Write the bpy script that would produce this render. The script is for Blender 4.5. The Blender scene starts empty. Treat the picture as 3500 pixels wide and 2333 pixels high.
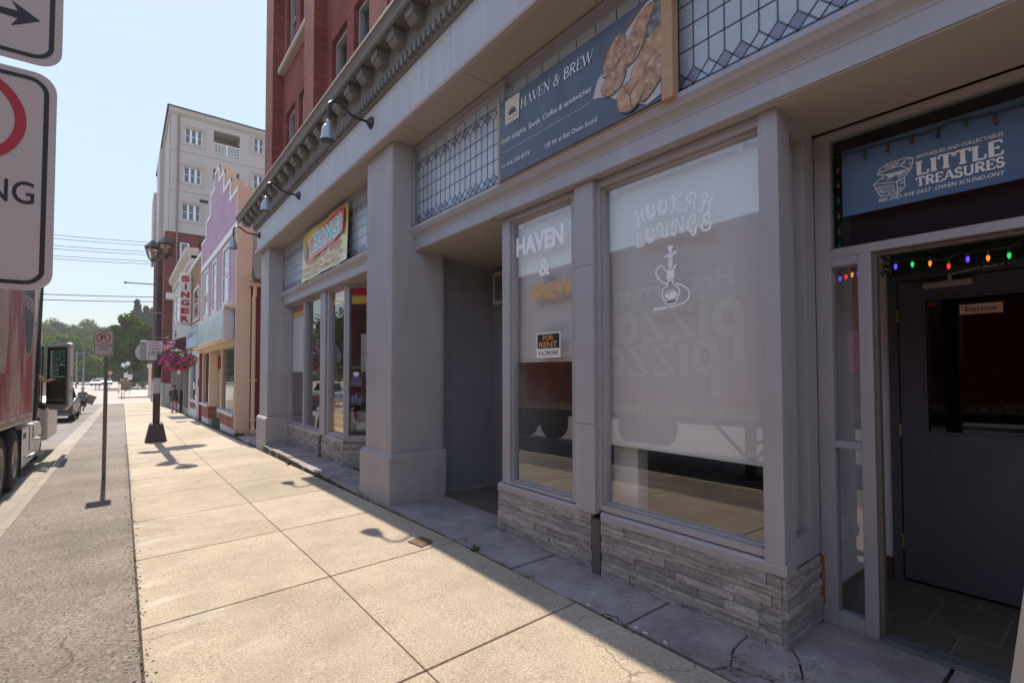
import bpy, bmesh, math, random
from math import sin, cos, pi, radians, sqrt
from mathutils import Vector, Matrix

# ---------------------------------------------------------------- camera, world, sun, exposure
SC = bpy.context.scene
COL = SC.collection
cam_d = bpy.data.cameras.new("camera")
cam = bpy.data.objects.new("camera", cam_d); COL.objects.link(cam)
cam_d.sensor_width = 36.0; cam_d.lens = 17.187; cam_d.shift_y = 0.01612
cam_d.clip_start = 0.05; cam_d.clip_end = 3000
_yaw, _pit, _rol = radians(38.50), radians(1.682), radians(-0.121)
_d = Vector((sin(_yaw)*cos(_pit), cos(_yaw)*cos(_pit), sin(_pit)))
_r = Vector((cos(_yaw), -sin(_yaw), 0)); _u = _r.cross(_d)
_r2 = cos(_rol)*_r + sin(_rol)*_u; _u2 = -sin(_rol)*_r + cos(_rol)*_u
cam.matrix_world = Matrix(((_r2.x, _u2.x, -_d.x, 0), (_r2.y, _u2.y, -_d.y, 0), (_r2.z, _u2.z, -_d.z, 1.6), (0, 0, 0, 1)))
SC.camera = cam

SUN_DIR = Vector((-0.018, 1.01, 1.0)).normalized()
w = bpy.data.worlds.new("World"); SC.world = w; w.use_nodes = True
nt = w.node_tree; nt.nodes.clear()
sky = nt.nodes.new("ShaderNodeTexSky"); sky.sky_type = 'NISHITA'; sky.sun_disc = False
sky.sun_elevation = math.asin(SUN_DIR.z); sky.sun_rotation = math.atan2(SUN_DIR.x, SUN_DIR.y)
sky.air_density = 1.2; sky.dust_density = 0.15; sky.ozone_density = 3.0
bg = nt.nodes.new("ShaderNodeBackground"); bg.inputs[1].default_value = 0.15
wo = nt.nodes.new("ShaderNodeOutputWorld")
# soft shoulder on the sky's brightness: a bright hazy summer sky, nearly even from the sun's side to the far side
SKY_A, SKY_G = 5.0, 11.3
lum = nt.nodes.new("ShaderNodeRGBToBW"); den = nt.nodes.new("ShaderNodeMath"); den.operation = 'MULTIPLY_ADD'; den.inputs[1].default_value = SKY_A; den.inputs[2].default_value = 1.0
pale = nt.nodes.new("ShaderNodeMix"); pale.data_type = 'RGBA'; pale.inputs[0].default_value = 0.40
fac = nt.nodes.new("ShaderNodeMath"); fac.operation = 'DIVIDE'; fac.inputs[0].default_value = SKY_G
div = nt.nodes.new("ShaderNodeVectorMath"); div.operation = 'SCALE'
nt.links.new(sky.outputs[0], lum.inputs[0]); nt.links.new(lum.outputs[0], den.inputs[0]); nt.links.new(den.outputs[0], fac.inputs[1])
nt.links.new(sky.outputs[0], pale.inputs[6]); nt.links.new(lum.outputs[0], pale.inputs[7])
nt.links.new(pale.outputs[2], div.inputs[0]); nt.links.new(fac.outputs[0], div.inputs[3])
nt.links.new(div.outputs[0], bg.inputs[0]); nt.links.new(bg.outputs[0], wo.inputs[0])
sl = bpy.data.lights.new("sun", 'SUN'); sl.energy = 2.55; sl.angle = radians(0.5); sl.color = (1.0, 0.90, 0.75)
so = bpy.data.objects.new("sun", sl); COL.objects.link(so)
so.rotation_euler = SUN_DIR.to_track_quat('Z', 'Y').to_euler()
vs = SC.view_settings; vs.view_transform = 'Standard'; vs.look = 'None'; vs.gamma = 1; vs.exposure = 1.36
SC.render.engine = 'CYCLES'
SC.cycles.max_bounces = 8; SC.cycles.diffuse_bounces = 4; SC.cycles.glossy_bounces = 4
SC.cycles.transparent_max_bounces = 12; SC.cycles.transmission_bounces = 4
SC.cycles.use_denoising = True
SC.cycles.caustics_reflective = False; SC.cycles.caustics_refractive = False
RND = random.Random(7)

# ---------------------------------------------------------------- helpers
def zg(x, y):
    return -0.025*(2.5 - x) - 0.021*min(58.0, max(0.0, y - 4.0))
def zr(y):                       # road level beside the kerb
    return -0.21 - 0.021*min(58.0, max(0.0, y - 4.0))

class MB:
    def __init__(s): s.v = []; s.f = []; s.mi = []; s.m = 0; s.xf = None
    def add(s, vs, fs):
        o = len(s.v)
        for p in vs:
            p = Vector(p)
            if s.xf is not None: p = s.xf @ p
            s.v.append(p)
        for f in fs: s.f.append([o + i for i in f]); s.mi.append(s.m)
        return s
    def box(s, x0, y0, z0, x1, y1, z1):
        if x0 > x1: x0, x1 = x1, x0
        if y0 > y1: y0, y1 = y1, y0
        if z0 > z1: z0, z1 = z1, z0
        return s.add([(x0,y0,z0),(x1,y0,z0),(x1,y1,z0),(x0,y1,z0),(x0,y0,z1),(x1,y0,z1),(x1,y1,z1),(x0,y1,z1)],
              [(3,2,1,0),(4,5,6,7),(0,1,5,4),(1,2,6,5),(2,3,7,6),(3,0,4,7)])
    def poly(s, pts): return s.add(pts, [list(range(len(pts)))])
    def prism(s, pts, ax, a, b):
        n = len(pts)
        def P(q, t):
            if ax == 'x': return (t, q[0], q[1])
            if ax == 'y': return (q[0], t, q[1])
            return (q[0], q[1], t)
        A = sum(pts[i][0]*pts[(i+1)%n][1]-pts[(i+1)%n][0]*pts[i][1] for i in range(n))
        if (A < 0) != (ax == 'y'): pts = pts[::-1]
        if a > b: a, b = b, a
        vs = [P(q, a) for q in pts] + [P(q, b) for q in pts]
        fs = [list(range(n))[::-1], list(range(n, 2*n))]
        for i in range(n):
            j = (i+1) % n; fs.append([i, j, n+j, n+i])
        return s.add(vs, fs)
    def tube(s, pts, r, n=8, cap=True):
        pts = [Vector(p) for p in pts]; m = len(pts)
        rs = r if isinstance(r, (list, tuple)) else [r]*m
        vs = []; up = None
        for i, p in enumerate(pts):
            t = (pts[min(i+1, m-1)] - pts[max(i-1, 0)]).normalized()
            if up is None:
                up = Vector((0,0,1)) if abs(t.z) < 0.9 else Vector((1,0,0))
            a = t.cross(up).normalized(); b = a.cross(t).normalized(); up = b
            for k in range(n):
                th = 2*pi*k/n; vs.append(p + rs[i]*(cos(th)*a + sin(th)*b))
        fs = []
        for i in range(m-1):
            for k in range(n):
                k2 = (k+1) % n; fs.append([i*n+k, i*n+k2, (i+1)*n+k2, (i+1)*n+k])
        if cap: fs.append(list(range(n))); fs.append([(m-1)*n+k for k in range(n)][::-1])
        return s.add(vs, fs)
    def lathe(s, c, prof, n=20, ax='z', cap=True):
        c = Vector(c); vs = []
        for (r, h) in prof:
            for k in range(n):
                th = 2*pi*k/n
                if ax == 'z': vs.append(c + Vector((r*cos(th), r*sin(th), h)))
                elif ax == 'x': vs.append(c + Vector((h, r*cos(th), r*sin(th))))
                else: vs.append(c + Vector((r*sin(th), h, r*cos(th))))
        fs = []
        for i in range(len(prof)-1):
            for k in range(n):
                k2 = (k+1) % n; fs.append([i*n+k, i*n+k2, (i+1)*n+k2, (i+1)*n+k])
        if cap: fs.append(list(range(n))[::-1]); fs.append([(len(prof)-1)*n+k for k in range(n)])
        return s.add(vs, fs)
    def sphere(s, c, r, nu=12, nv=8, sc=(1,1,1)):
        prof = [(r*sin(pi*i/nv)+1e-5, -r*cos(pi*i/nv)) for i in range(nv+1)]
        o = len(s.v); x = s.xf
        T = Matrix.Translation(c) @ Matrix.Diagonal((*sc, 1))
        s.xf = T if x is None else x @ T
        s.lathe((0,0,0), prof, nu); s.xf = x; return s
    def plane_pts(s, pts2, o, R, U):      # polygon lying in the plane o + a*R + b*U
        o, R, U = Vector(o), Vector(R), Vector(U)
        return s.poly([o + a*R + b*U for a, b in pts2])
    def ribbon(s, pts2, wd, o, R, U, closed=False, lift=0):
        o, R, U = Vector(o), Vector(R), Vector(U); n = len(pts2)
        P = [Vector((a, b)) for a, b in pts2]; L = []; Rr = []
        N = R.cross(U).normalized()*lift
        for i in range(n):
            if closed: t = P[(i+1) % n] - P[i-1]
            else: t = P[min(i+1, n-1)] - P[max(i-1, 0)]
            if t.length < 1e-9: t = Vector((1, 0))
            t.normalize(); nn = Vector((-t.y, t.x))
            ww = wd[i] if isinstance(wd, (list, tuple)) else wd
            L.append(P[i] + nn*ww/2); Rr.append(P[i] - nn*ww/2)
        vs = [o + N + q.x*R + q.y*U for q in L] + [o + N + q.x*R + q.y*U for q in Rr]
        fs = []
        for i in range(n if closed else n-1):
            j = (i+1) % n; fs.append([n+i, n+j, j, i])
        return s.add(vs, fs)
    def text(s, body, o, R, U, h, wd=None, shear=0.0, bold=0.0, align='L', lift=0.0, space=1.0):
        vs, fs, bb = glyphs(body, shear, bold, space)
        o, R, U = Vector(o), Vector(R).normalized(), Vector(U).normalized()
        x0, y0, x1, y1 = bb
        sy = h/(y1-y0); sx = (wd/(x1-x0)) if wd else sy
        off = {'L': 0, 'C': -0.5*(x1-x0)*sx, 'R': -(x1-x0)*sx}[align]
        N = R.cross(U).normalized()*lift
        return s.add([o + N + R*((a-x0)*sx+off) + U*((b-y0)*sy) for a, b in vs], fs)
    def mesh(s, name, mats, off=(0,0,0), smooth=False):
        me = bpy.data.meshes.new(name); o = Vector(off)
        me.from_pydata([p - o for p in s.v], [], s.f)
        for m in (mats if isinstance(mats, (list, tuple)) else [mats]): me.materials.append(m)
        me.polygons.foreach_set('material_index', s.mi)
        if smooth: me.polygons.foreach_set('use_smooth', [True]*len(me.polygons))
        me.update(); return me

_gl = {}
def glyphs(body, shear=0, bold=0, space=1.0):
    k = (body, shear, bold, space)
    if k not in _gl:
        cu = bpy.data.curves.new('lettering', 'FONT'); cu.body = body; cu.shear = shear; cu.offset = bold
        cu.space_character = space; cu.resolution_u = 5; cu.fill_mode = 'FRONT'
        ob = bpy.data.objects.new('lettering', cu); COL.objects.link(ob)
        dg = bpy.context.evaluated_depsgraph_get(); dg.update()
        me = bpy.data.meshes.new_from_object(ob.evaluated_get(dg))
        vs = [(v.co.x, v.co.y) for v in me.vertices]; fs = [list(p.vertices) for p in me.polygons]
        bpy.data.objects.remove(ob); bpy.data.meshes.remove(me); bpy.data.curves.remove(cu)
        xs = [a for a, b in vs]; ys = [b for a, b in vs]
        _gl[k] = (vs, fs, (min(xs), min(ys), max(xs), max(ys)))
    return _gl[k]

def smooth_by_angle(me, ang=35):
    me.polygons.foreach_set('use_smooth', [True]*len(me.polygons))
    bm = bmesh.new(); bm.from_mesh(me)
    for e in bm.edges:
        if len(e.link_faces) == 2 and e.calc_face_angle(0) > radians(ang): e.smooth = False
    bm.to_mesh(me); bm.free()

def obj(name, mb, mats, parent=None, bevel=0, smooth=False, label=None, root=None, seg=2):
    off = (0, 0, 0)
    if parent is not None:
        r = parent
        while r.parent: r = r.parent
        off = r.location
    if root is not None: off = root
    me = mb.mesh(name, mats, off)
    if smooth == 'angle': smooth_by_angle(me)
    elif smooth: me.polygons.foreach_set('use_smooth', [True]*len(me.polygons))
    o = bpy.data.objects.new(name, me); COL.objects.link(o)
    if parent is not None: o.parent = parent
    elif root is not None: o.location = root
    if bevel:
        b = o.modifiers.new('bevel', 'BEVEL'); b.width = bevel; b.segments = seg; b.limit_method = 'ANGLE'; b.angle_limit = radians(40)
        b.harden_normals = False
    if label: o['label'] = label
    return o
def thing(name, label, cat, loc=(0,0,0), group=None):
    o = bpy.data.objects.new(name, None); COL.objects.link(o); o.location = loc; o.empty_display_size = 0.2
    o['label'] = label; o['category'] = cat
    if group: o['group'] = group
    return o
def tag(o, label, cat, group=None):
    o['label'] = label; o['category'] = cat
    if group: o['group'] = group
    return o
def struct(name, mb, mats, bevel=0, smooth=False):
    o = obj(name, mb, mats, None, bevel, smooth); o['kind'] = 'structure'; return o
def dup(root, loc, label, group=None, rotz=None):
    def cp(o, parent):
        c = o.copy(); COL.objects.link(c); c.parent = parent
        for ch in o.children: cp(ch, c)
        return c
    r = cp(root, None); r.location = loc
    if rotz is not None: r.rotation_euler = (0, 0, rotz)
    r['label'] = label
    if group: r['group'] = group
    return r

# ---------------------------------------------------------------- materials
def newmat(name):
    m = bpy.data.materials.new(name); m.use_nodes = True; t = m.node_tree; t.nodes.clear()
    out = t.nodes.new('ShaderNodeOutputMaterial'); return m, t, out
def N(t, typ, **kw):
    n = t.nodes.new(typ)
    for k, v in kw.items():
        if k.startswith('i_'): n.inputs[k[2:].replace('_', ' ')].default_value = v
        else: setattr(n, k, v)
    return n
def rgba(c): return (c[0], c[1], c[2], 1)
def coords(t, scale=(1,1,1), swz=None):
    g = N(t, 'ShaderNodeNewGeometry'); src = g.outputs['Position']
    if swz:
        sp = N(t, 'ShaderNodeSeparateXYZ'); cb = N(t, 'ShaderNodeCombineXYZ'); t.links.new(src, sp.inputs[0])
        for i, ax in enumerate(swz):
            if ax in 'XYZ': t.links.new(sp.outputs[ax], cb.inputs[i])
        src = cb.outputs[0]
    mp = N(t, 'ShaderNodeMapping'); mp.inputs['Scale'].default_value = scale; t.links.new(src, mp.inputs[0])
    return mp.outputs[0]
def noise(t, vec, scale, detail=4, rough=0.55):
    n = N(t, 'ShaderNodeTexNoise'); n.inputs['Scale'].default_value = scale; n.inputs['Detail'].default_value = detail
    n.inputs['Roughness'].default_value = rough; t.links.new(vec, n.inputs['Vector']); return n.outputs['Fac']
def ramp(t, fac, stops, interp='LINEAR'):
    r = N(t, 'ShaderNodeValToRGB'); e = r.color_ramp; e.interpolation = interp
    while len(e.elements) < len(stops): e.elements.new(0.5)
    for el, (p, c) in zip(e.elements, stops):
        el.position = p; el.color = rgba(c) if not isinstance(c, (int, float)) else (c, c, c, 1)
    t.links.new(fac, r.inputs[0]); return r.outputs[0]
def mix(t, fac, a, b, mode='MIX'):
    n = N(t, 'ShaderNodeMix', data_type='RGBA', blend_type=mode)
    for k, v in ((0, fac), (6, a), (7, b)):
        if hasattr(v, 'links') or hasattr(v, 'is_linked'): t.links.new(v, n.inputs[k])
        else: n.inputs[k].default_value = v if not isinstance(v, tuple) else rgba(v)
    return n.outputs[2]
def bump(t, h, strength=0.3, dist=0.01, nrm=None):
    b = N(t, 'ShaderNodeBump'); b.inputs['Strength'].default_value = strength; b.inputs['Distance'].default_value = dist
    t.links.new(h, b.inputs['Height'])
    if nrm is not None: t.links.new(nrm, b.inputs['Normal'])
    return b.outputs[0]
def princ(t, out, col, rough=0.6, nrm=None, metal=0.0, spec=0.5, coat=0):
    p = N(t, 'ShaderNodeBsdfPrincipled')
    if hasattr(col, 'is_linked'): t.links.new(col, p.inputs['Base Color'])
    else: p.inputs['Base Color'].default_value = rgba(col)
    if hasattr(rough, 'is_linked'): t.links.new(rough, p.inputs['Roughness'])
    else: p.inputs['Roughness'].default_value = rough
    p.inputs['Metallic'].default_value = metal; p.inputs['Specular IOR Level'].default_value = spec
    p.inputs['Coat Weight'].default_value = coat
    if nrm is not None: t.links.new(nrm, p.inputs['Normal'])
    if out is not None: t.links.new(p.outputs[0], out.inputs[0])
    return p
_mc = {}
def paint(name, c, rough=0.55, var=0.12, scale=2.2, bmp=0.08, bscale=90, metal=0.0, spec=0.45, streak=0.0, grime=0.0, chip=0.0):
    """general surface: broad tone change, fine grain, optional vertical run marks and dirt patches"""
    if name in _mc: return _mc[name]
    m, t, out = newmat(name); v = coords(t)
    a = noise(t, v, scale, 5)
    col = mix(t, a, tuple(min(1, x*(1-var)) for x in c), tuple(min(1, x*(1+var)) for x in c))
    if streak:
        sv = coords(t, (5, 5, 0.35)); s = noise(t, sv, 1.6, 5, 0.6)
        k = ramp(t, s, [(0.52, 0.0), (0.72, 1.0)])
        b = N(t, 'ShaderNodeMath', operation='MULTIPLY'); t.links.new(k, b.inputs[0]); b.inputs[1].default_value = streak
        col = mix(t, b.outputs[0], col, tuple(min(1, x*1.9+0.05) for x in c))
    if grime:
        g = noise(t, v, 0.9, 6, 0.65); k = ramp(t, g, [(0.48, 0.0), (0.75, 1.0)])
        b = N(t, 'ShaderNodeMath', operation='MULTIPLY'); t.links.new(k, b.inputs[0]); b.inputs[1].default_value = grime
        col = mix(t, b.outputs[0], col, tuple(x*0.5 for x in c))
    if chip:
        g = noise(t, v, 23, 6, 0.75); k = ramp(t, g, [(0.715, 0.0), (0.73, 1.0)]); q = noise(t, v, 1.6, 3); kk = ramp(t, q, [(0.5, 0.0), (0.62, chip)])
        b = N(t, 'ShaderNodeMath', operation='MULTIPLY'); t.links.new(k, b.inputs[0]); t.links.new(kk, b.inputs[1])
        col = mix(t, b.outputs[0], col, (0.13, 0.105, 0.095))
    n = bump(t, noise(t, v, bscale, 3), bmp, 0.004) if bmp else None
    rv = ramp(t, noise(t, v, scale*3, 3), [(0.3, max(0, rough-0.08)), (0.7, min(1, rough+0.08))])
    princ(t, out, col, rv, n, metal, spec); _mc[name] = m; return m
def flat(name, c, rough=0.5, metal=0.0, spec=0.5):
    if name in _mc: return _mc[name]
    m, t, out = newmat(name); v = coords(t)
    col = mix(t, noise(t, v, 6, 3), tuple(x*0.93 for x in c), tuple(min(1, x*1.07) for x in c))
    princ(t, out, col, rough, None, metal, spec); _mc[name] = m; return m
def emis(name, c, s):
    if name in _mc: return _mc[name]
    m, t, out = newmat(name); p = princ(t, out, tuple(x*0.6 for x in c), 0.2)
    p.inputs['Emission Color'].default_value = rgba(c); p.inputs['Emission Strength'].default_value = s
    _mc[name] = m; return m
def glass(name, ior=1.9, tint=(0.9, 0.93, 0.92), wob=0.0, haze=0.0):
    if name in _mc: return _mc[name]
    m, t, out = newmat(name)
    tr = N(t, 'ShaderNodeBsdfTransparent'); tr.inputs[0].default_value = rgba(tint)
    gl = N(t, 'ShaderNodeBsdfGlossy'); gl.inputs['Roughness'].default_value = haze; gl.inputs[0].default_value = (1,1,1,1)
    fr = N(t, 'ShaderNodeFresnel'); fr.inputs[0].default_value = ior
    mx = N(t, 'ShaderNodeMixShader')
    if wob:
        b = bump(t, noise(t, coords(t), 1.7, 1), wob, 0.02); t.links.new(b, gl.inputs['Normal'])
    ge = N(t, 'ShaderNodeNewGeometry'); inv = N(t, 'ShaderNodeMath', operation='SUBTRACT'); inv.inputs[0].default_value = 1.0
    t.links.new(ge.outputs['Backfacing'], inv.inputs[1]); mu = N(t, 'ShaderNodeMath', operation='MULTIPLY')
    t.links.new(fr.outputs[0], mu.inputs[0]); t.links.new(inv.outputs[0], mu.inputs[1])     # the pane reflects at its outer face only
    t.links.new(mu.outputs[0], mx.inputs[0]); t.links.new(tr.outputs[0], mx.inputs[1]); t.links.new(gl.outputs[0], mx.inputs[2])
    t.links.new(mx.outputs[0], out.inputs[0]); _mc[name] = m; return m
def brickmat(name, c1, c2, mortar, swz='YZ', w=0.21, h=0.068, ms=0.012, bmp=0.6, dirt=0.25):
    if name in _mc: return _mc[name]
    m, t, out = newmat(name); v = coords(t, (1,1,1), swz)
    b = N(t, 'ShaderNodeTexBrick'); b.inputs['Scale'].default_value = 1.0
    b.inputs['Brick Width'].default_value = w; b.inputs['Row Height'].default_value = h; b.inputs['Mortar Size'].default_value = ms/2
    b.inputs['Color1'].default_value = rgba(c1); b.inputs['Color2'].default_value = rgba(c2); b.inputs['Mortar'].default_value = rgba(mortar)
    b.inputs['Mortar Smooth'].default_value = 0.2
    t.links.new(v, b.inputs['Vector'])
    v3 = coords(t); g = ramp(t, noise(t, v3, 1.1, 6, 0.65), [(0.35, 1.0-dirt), (0.7, 1.0+dirt*0.4)])
    col = mix(t, 1.0, b.outputs['Color'], g, 'MULTIPLY')
    fine = noise(t, v3, 60, 3)
    inv = N(t, 'ShaderNodeMath', operation='SUBTRACT'); inv.inputs[0].default_value = 1.0; t.links.new(b.outputs['Fac'], inv.inputs[1])
    ad = N(t, 'ShaderNodeMath', operation='MULTIPLY_ADD'); t.links.new(fine, ad.inputs[0]); ad.inputs[1].default_value = 0.35; t.links.new(inv.outputs[0], ad.inputs[2])
    princ(t, out, col, 0.85, bump(t, ad.outputs[0], bmp, 0.006), 0, 0.2); _mc[name] = m; return m
def aggregate(name, base, dark, light, speck=150, stain=0.25, pale=0.0, slabs=False):
    if name in _mc: return _mc[name]
    m, t, out = newmat(name); v = coords(t)
    f = noise(t, v, speck, 3, 0.7)
    col = mix(t, ramp(t, f, [(0.36, 0.0), (0.64, 1.0)]), dark, light)
    f2 = noise(t, v, speck*0.45, 2, 0.6)
    col = mix(t, ramp(t, f2, [(0.42, 0.0), (0.62, 0.75)]), col, base)
    vo = N(t, 'ShaderNodeTexVoronoi'); vo.inputs['Scale'].default_value = speck*0.7; t.links.new(v, vo.inputs['Vector'])
    pit = ramp(t, vo.outputs['Distance'], [(0.08, 1.0), (0.16, 0.0)])
    pn = noise(t, v, 9, 3); pk = N(t, 'ShaderNodeMath', operation='MULTIPLY'); t.links.new(pit, pk.inputs[0])
    t.links.new(ramp(t, pn, [(0.5, 0.0), (0.62, 0.8)]), pk.inputs[1])
    col = mix(t, pk.outputs[0], col, tuple(x*0.3 for x in base))
    vg = N(t, 'ShaderNodeTexVoronoi'); vg.inputs['Scale'].default_value = 2.6; t.links.new(v, vg.inputs['Vector'])
    sg = N(t, 'ShaderNodeSeparateColor'); t.links.new(vg.outputs['Color'], sg.inputs[0])
    thr = N(t, 'ShaderNodeMath', operation='MULTIPLY'); t.links.new(ramp(t, vg.outputs['Distance'], [(0.03, 1.0), (0.055, 0.0)]), thr.inputs[0]); t.links.new(ramp(t, sg.outputs[0], [(0.62, 0.0), (0.66, 0.4)]), thr.inputs[1])
    col = mix(t, thr.outputs[0], col, tuple(x*0.35 for x in base))
    g = noise(t, v, 0.8, 7, 0.62); col = mix(t, 1.0, col, ramp(t, g, [(0.3, 1-stain), (0.7, 1+stain*0.35)]), 'MULTIPLY')
    g2 = noise(t, v, 3.7, 5, 0.6); col = mix(t, 1.0, col, ramp(t, g2, [(0.35, 1-stain*0.5), (0.6, 1.0)]), 'MULTIPLY')
    if slabs:      # every cast slab has its own slightly different tone
        g0 = N(t, 'ShaderNodeNewGeometry'); s0 = N(t, 'ShaderNodeSeparateXYZ'); t.links.new(g0.outputs['Position'], s0.inputs[0])
        fy = N(t, 'ShaderNodeMath', operation='MULTIPLY_ADD'); fy.inputs[1].default_value = 1/1.59; fy.inputs[2].default_value = -2.43/1.59 + 20.0; t.links.new(s0.outputs[1], fy.inputs[0])
        ff = N(t, 'ShaderNodeMath', operation='FLOOR'); t.links.new(fy.outputs[0], ff.inputs[0])
        gx = N(t, 'ShaderNodeMath', operation='GREATER_THAN'); gx.inputs[1].default_value = 1.328; t.links.new(s0.outputs[0], gx.inputs[0])
        cb = N(t, 'ShaderNodeCombineXYZ'); t.links.new(ff.outputs[0], cb.inputs[0]); t.links.new(gx.outputs[0], cb.inputs[1])
        wn = N(t, 'ShaderNodeTexWhiteNoise', noise_dimensions='2D'); t.links.new(cb.outputs[0], wn.inputs[0])
        col = mix(t, 1.0, col, mix(t, wn.outputs[0], (0.88, 0.87, 0.86), (1.07, 1.06, 1.04)), 'MULTIPLY')
    if pale:
        sp = N(t, 'ShaderNodeSeparateXYZ'); ge = N(t, 'ShaderNodeNewGeometry'); t.links.new(ge.outputs['Position'], sp.inputs[0])
        edge = N(t, 'ShaderNodeMapRange'); edge.inputs[1].default_value = 0.1; edge.inputs[2].default_value = 1.1
        edge.inputs[3].default_value = 1.0; edge.inputs[4].default_value = 0.0; t.links.new(sp.outputs[0], edge.inputs[0])
        pm = N(t, 'ShaderNodeMath', operation='MULTIPLY'); t.links.new(edge.outputs[0], pm.inputs[0])
        pv = coords(t, (1.0, 2.6, 1)); t.links.new(ramp(t, noise(t, pv, 1.35, 6, 0.62), [(0.55, 0.0), (0.66, pale)]), pm.inputs[1])
        col = mix(t, pm.outputs[0], col, (0.75, 0.72, 0.66))
    # hairline cracks: edges of large warped cells, kept only in patches
    nz = N(t, 'ShaderNodeTexNoise'); nz.inputs['Scale'].default_value = 3.0; nz.inputs['Detail'].default_value = 6; t.links.new(v, nz.inputs['Vector'])
    wv = N(t, 'ShaderNodeMix', data_type='VECTOR'); wv.inputs[0].default_value = 0.28; t.links.new(v, wv.inputs[4]); t.links.new(nz.outputs['Color'], wv.inputs[5])
    ve = N(t, 'ShaderNodeTexVoronoi', feature='DISTANCE_TO_EDGE'); ve.inputs['Scale'].default_value = 0.6; t.links.new(wv.outputs[1], ve.inputs['Vector'])
    ck = N(t, 'ShaderNodeMath', operation='MULTIPLY'); t.links.new(ramp(t, ve.outputs['Distance'], [(0.0012, 1.0), (0.0035, 0.0)]), ck.inputs[0])
    t.links.new(ramp(t, noise(t, v, 0.45, 2), [(0.52, 0.0), (0.58, 0.8)]), ck.inputs[1])
    col = mix(t, ck.outputs[0], col, tuple(x*0.25 for x in base))
    princ(t, out, col, 0.85, bump(t, f, 0.5, 0.004), 0, 0.25); _mc[name] = m; return m

GREY = paint('grey_storefront_paint', (0.385, 0.362, 0.380), 0.55, 0.09, 1.1, 0.10, 70, streak=0.10, grime=0.25, chip=0.8)
GREYD = paint('grey_trim_paint', (0.275, 0.275, 0.31), 0.5, 0.08, 2.0, 0.08, 60, grime=0.25, chip=0.9)
STUCCO = paint('grey_stucco', (0.41, 0.38, 0.392), 0.85, 0.12, 1.0, 1.1, 55, spec=0.2, streak=0.12, grime=0.35)
FASCIA = paint('grey_fascia_skylit', (0.45, 0.445, 0.475), 0.6, 0.07, 1.4, 0.12, 60, streak=0.20, grime=0.12)  # storefront grey again, lightened and blued for the sky light it catches
SOFFIT = paint('grey_soffit_paint', (0.40, 0.355, 0.325), 0.7, 0.05, 1.5, 0.05)
CORN = paint('cornice_paint', (0.18, 0.165, 0.165), 0.7, 0.2, 2.5, 0.2, 40, grime=0.3)
RUST = paint('rusty_gutter_metal', (0.34, 0.27, 0.22), 0.65, 0.45, 9, 0.3, 60)
DARKBR = brickmat('dark_grey_painted_brick', (0.34,0.345,0.385), (0.352,0.357,0.40), (0.29,0.295,0.335), 'XZ', 0.4, 0.2, 0.012, 0.25, 0.1)
RED = brickmat('red_brick', (0.27,0.075,0.062), (0.20,0.055,0.05), (0.23,0.085,0.075), 'YZ')
REDX = brickmat('red_brick_cross_wall', (0.27,0.075,0.062), (0.20,0.055,0.05), (0.23,0.085,0.075), 'XZ')
STONE = paint('stone_sill', (0.42,0.37,0.33), 0.85, 0.2, 6, 0.6, 30)
GLASS = glass('shop_glass', 2.25, (0.995, 1.0, 0.995), wob=0.02)
GLASSU = glass('upper_window_glass', 1.7, (0.75,0.8,0.85), 0.05)
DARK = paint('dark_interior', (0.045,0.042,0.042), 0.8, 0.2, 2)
BLACK = flat('black', (0.012,0.012,0.014), 0.5)
WHITE = flat('white', (0.78,0.78,0.76), 0.5)
VINYL = flat('white_vinyl', (0.93,0.93,0.94), 0.4)
WOOD = paint('bare_timber', (0.46,0.27,0.15), 0.7, 0.25, 8, 0.3, 40)
# ---------------------------------------------------------------- ground, road, pavements
CONC = aggregate('sidewalk_concrete', (0.53,0.435,0.335), (0.32,0.245,0.175), (0.70,0.60,0.48), 85, 0.22, pale=0.38, slabs=True)
CONC2 = aggregate('kerb_concrete', (0.42,0.36,0.30), (0.27,0.23,0.19), (0.52,0.46,0.40), 100, 0.25)
ASPH = aggregate('worn_asphalt', (0.245,0.205,0.178), (0.085,0.07,0.062), (0.44,0.375,0.325), 48, 0.34)
ROADM = aggregate('road_asphalt', (0.25,0.225,0.205), (0.14,0.125,0.115), (0.34,0.31,0.285), 60, 0.25)
JOINT = paint('joint_dirt', (0.06,0.045,0.033), 0.95, 0.3, 8)

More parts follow.
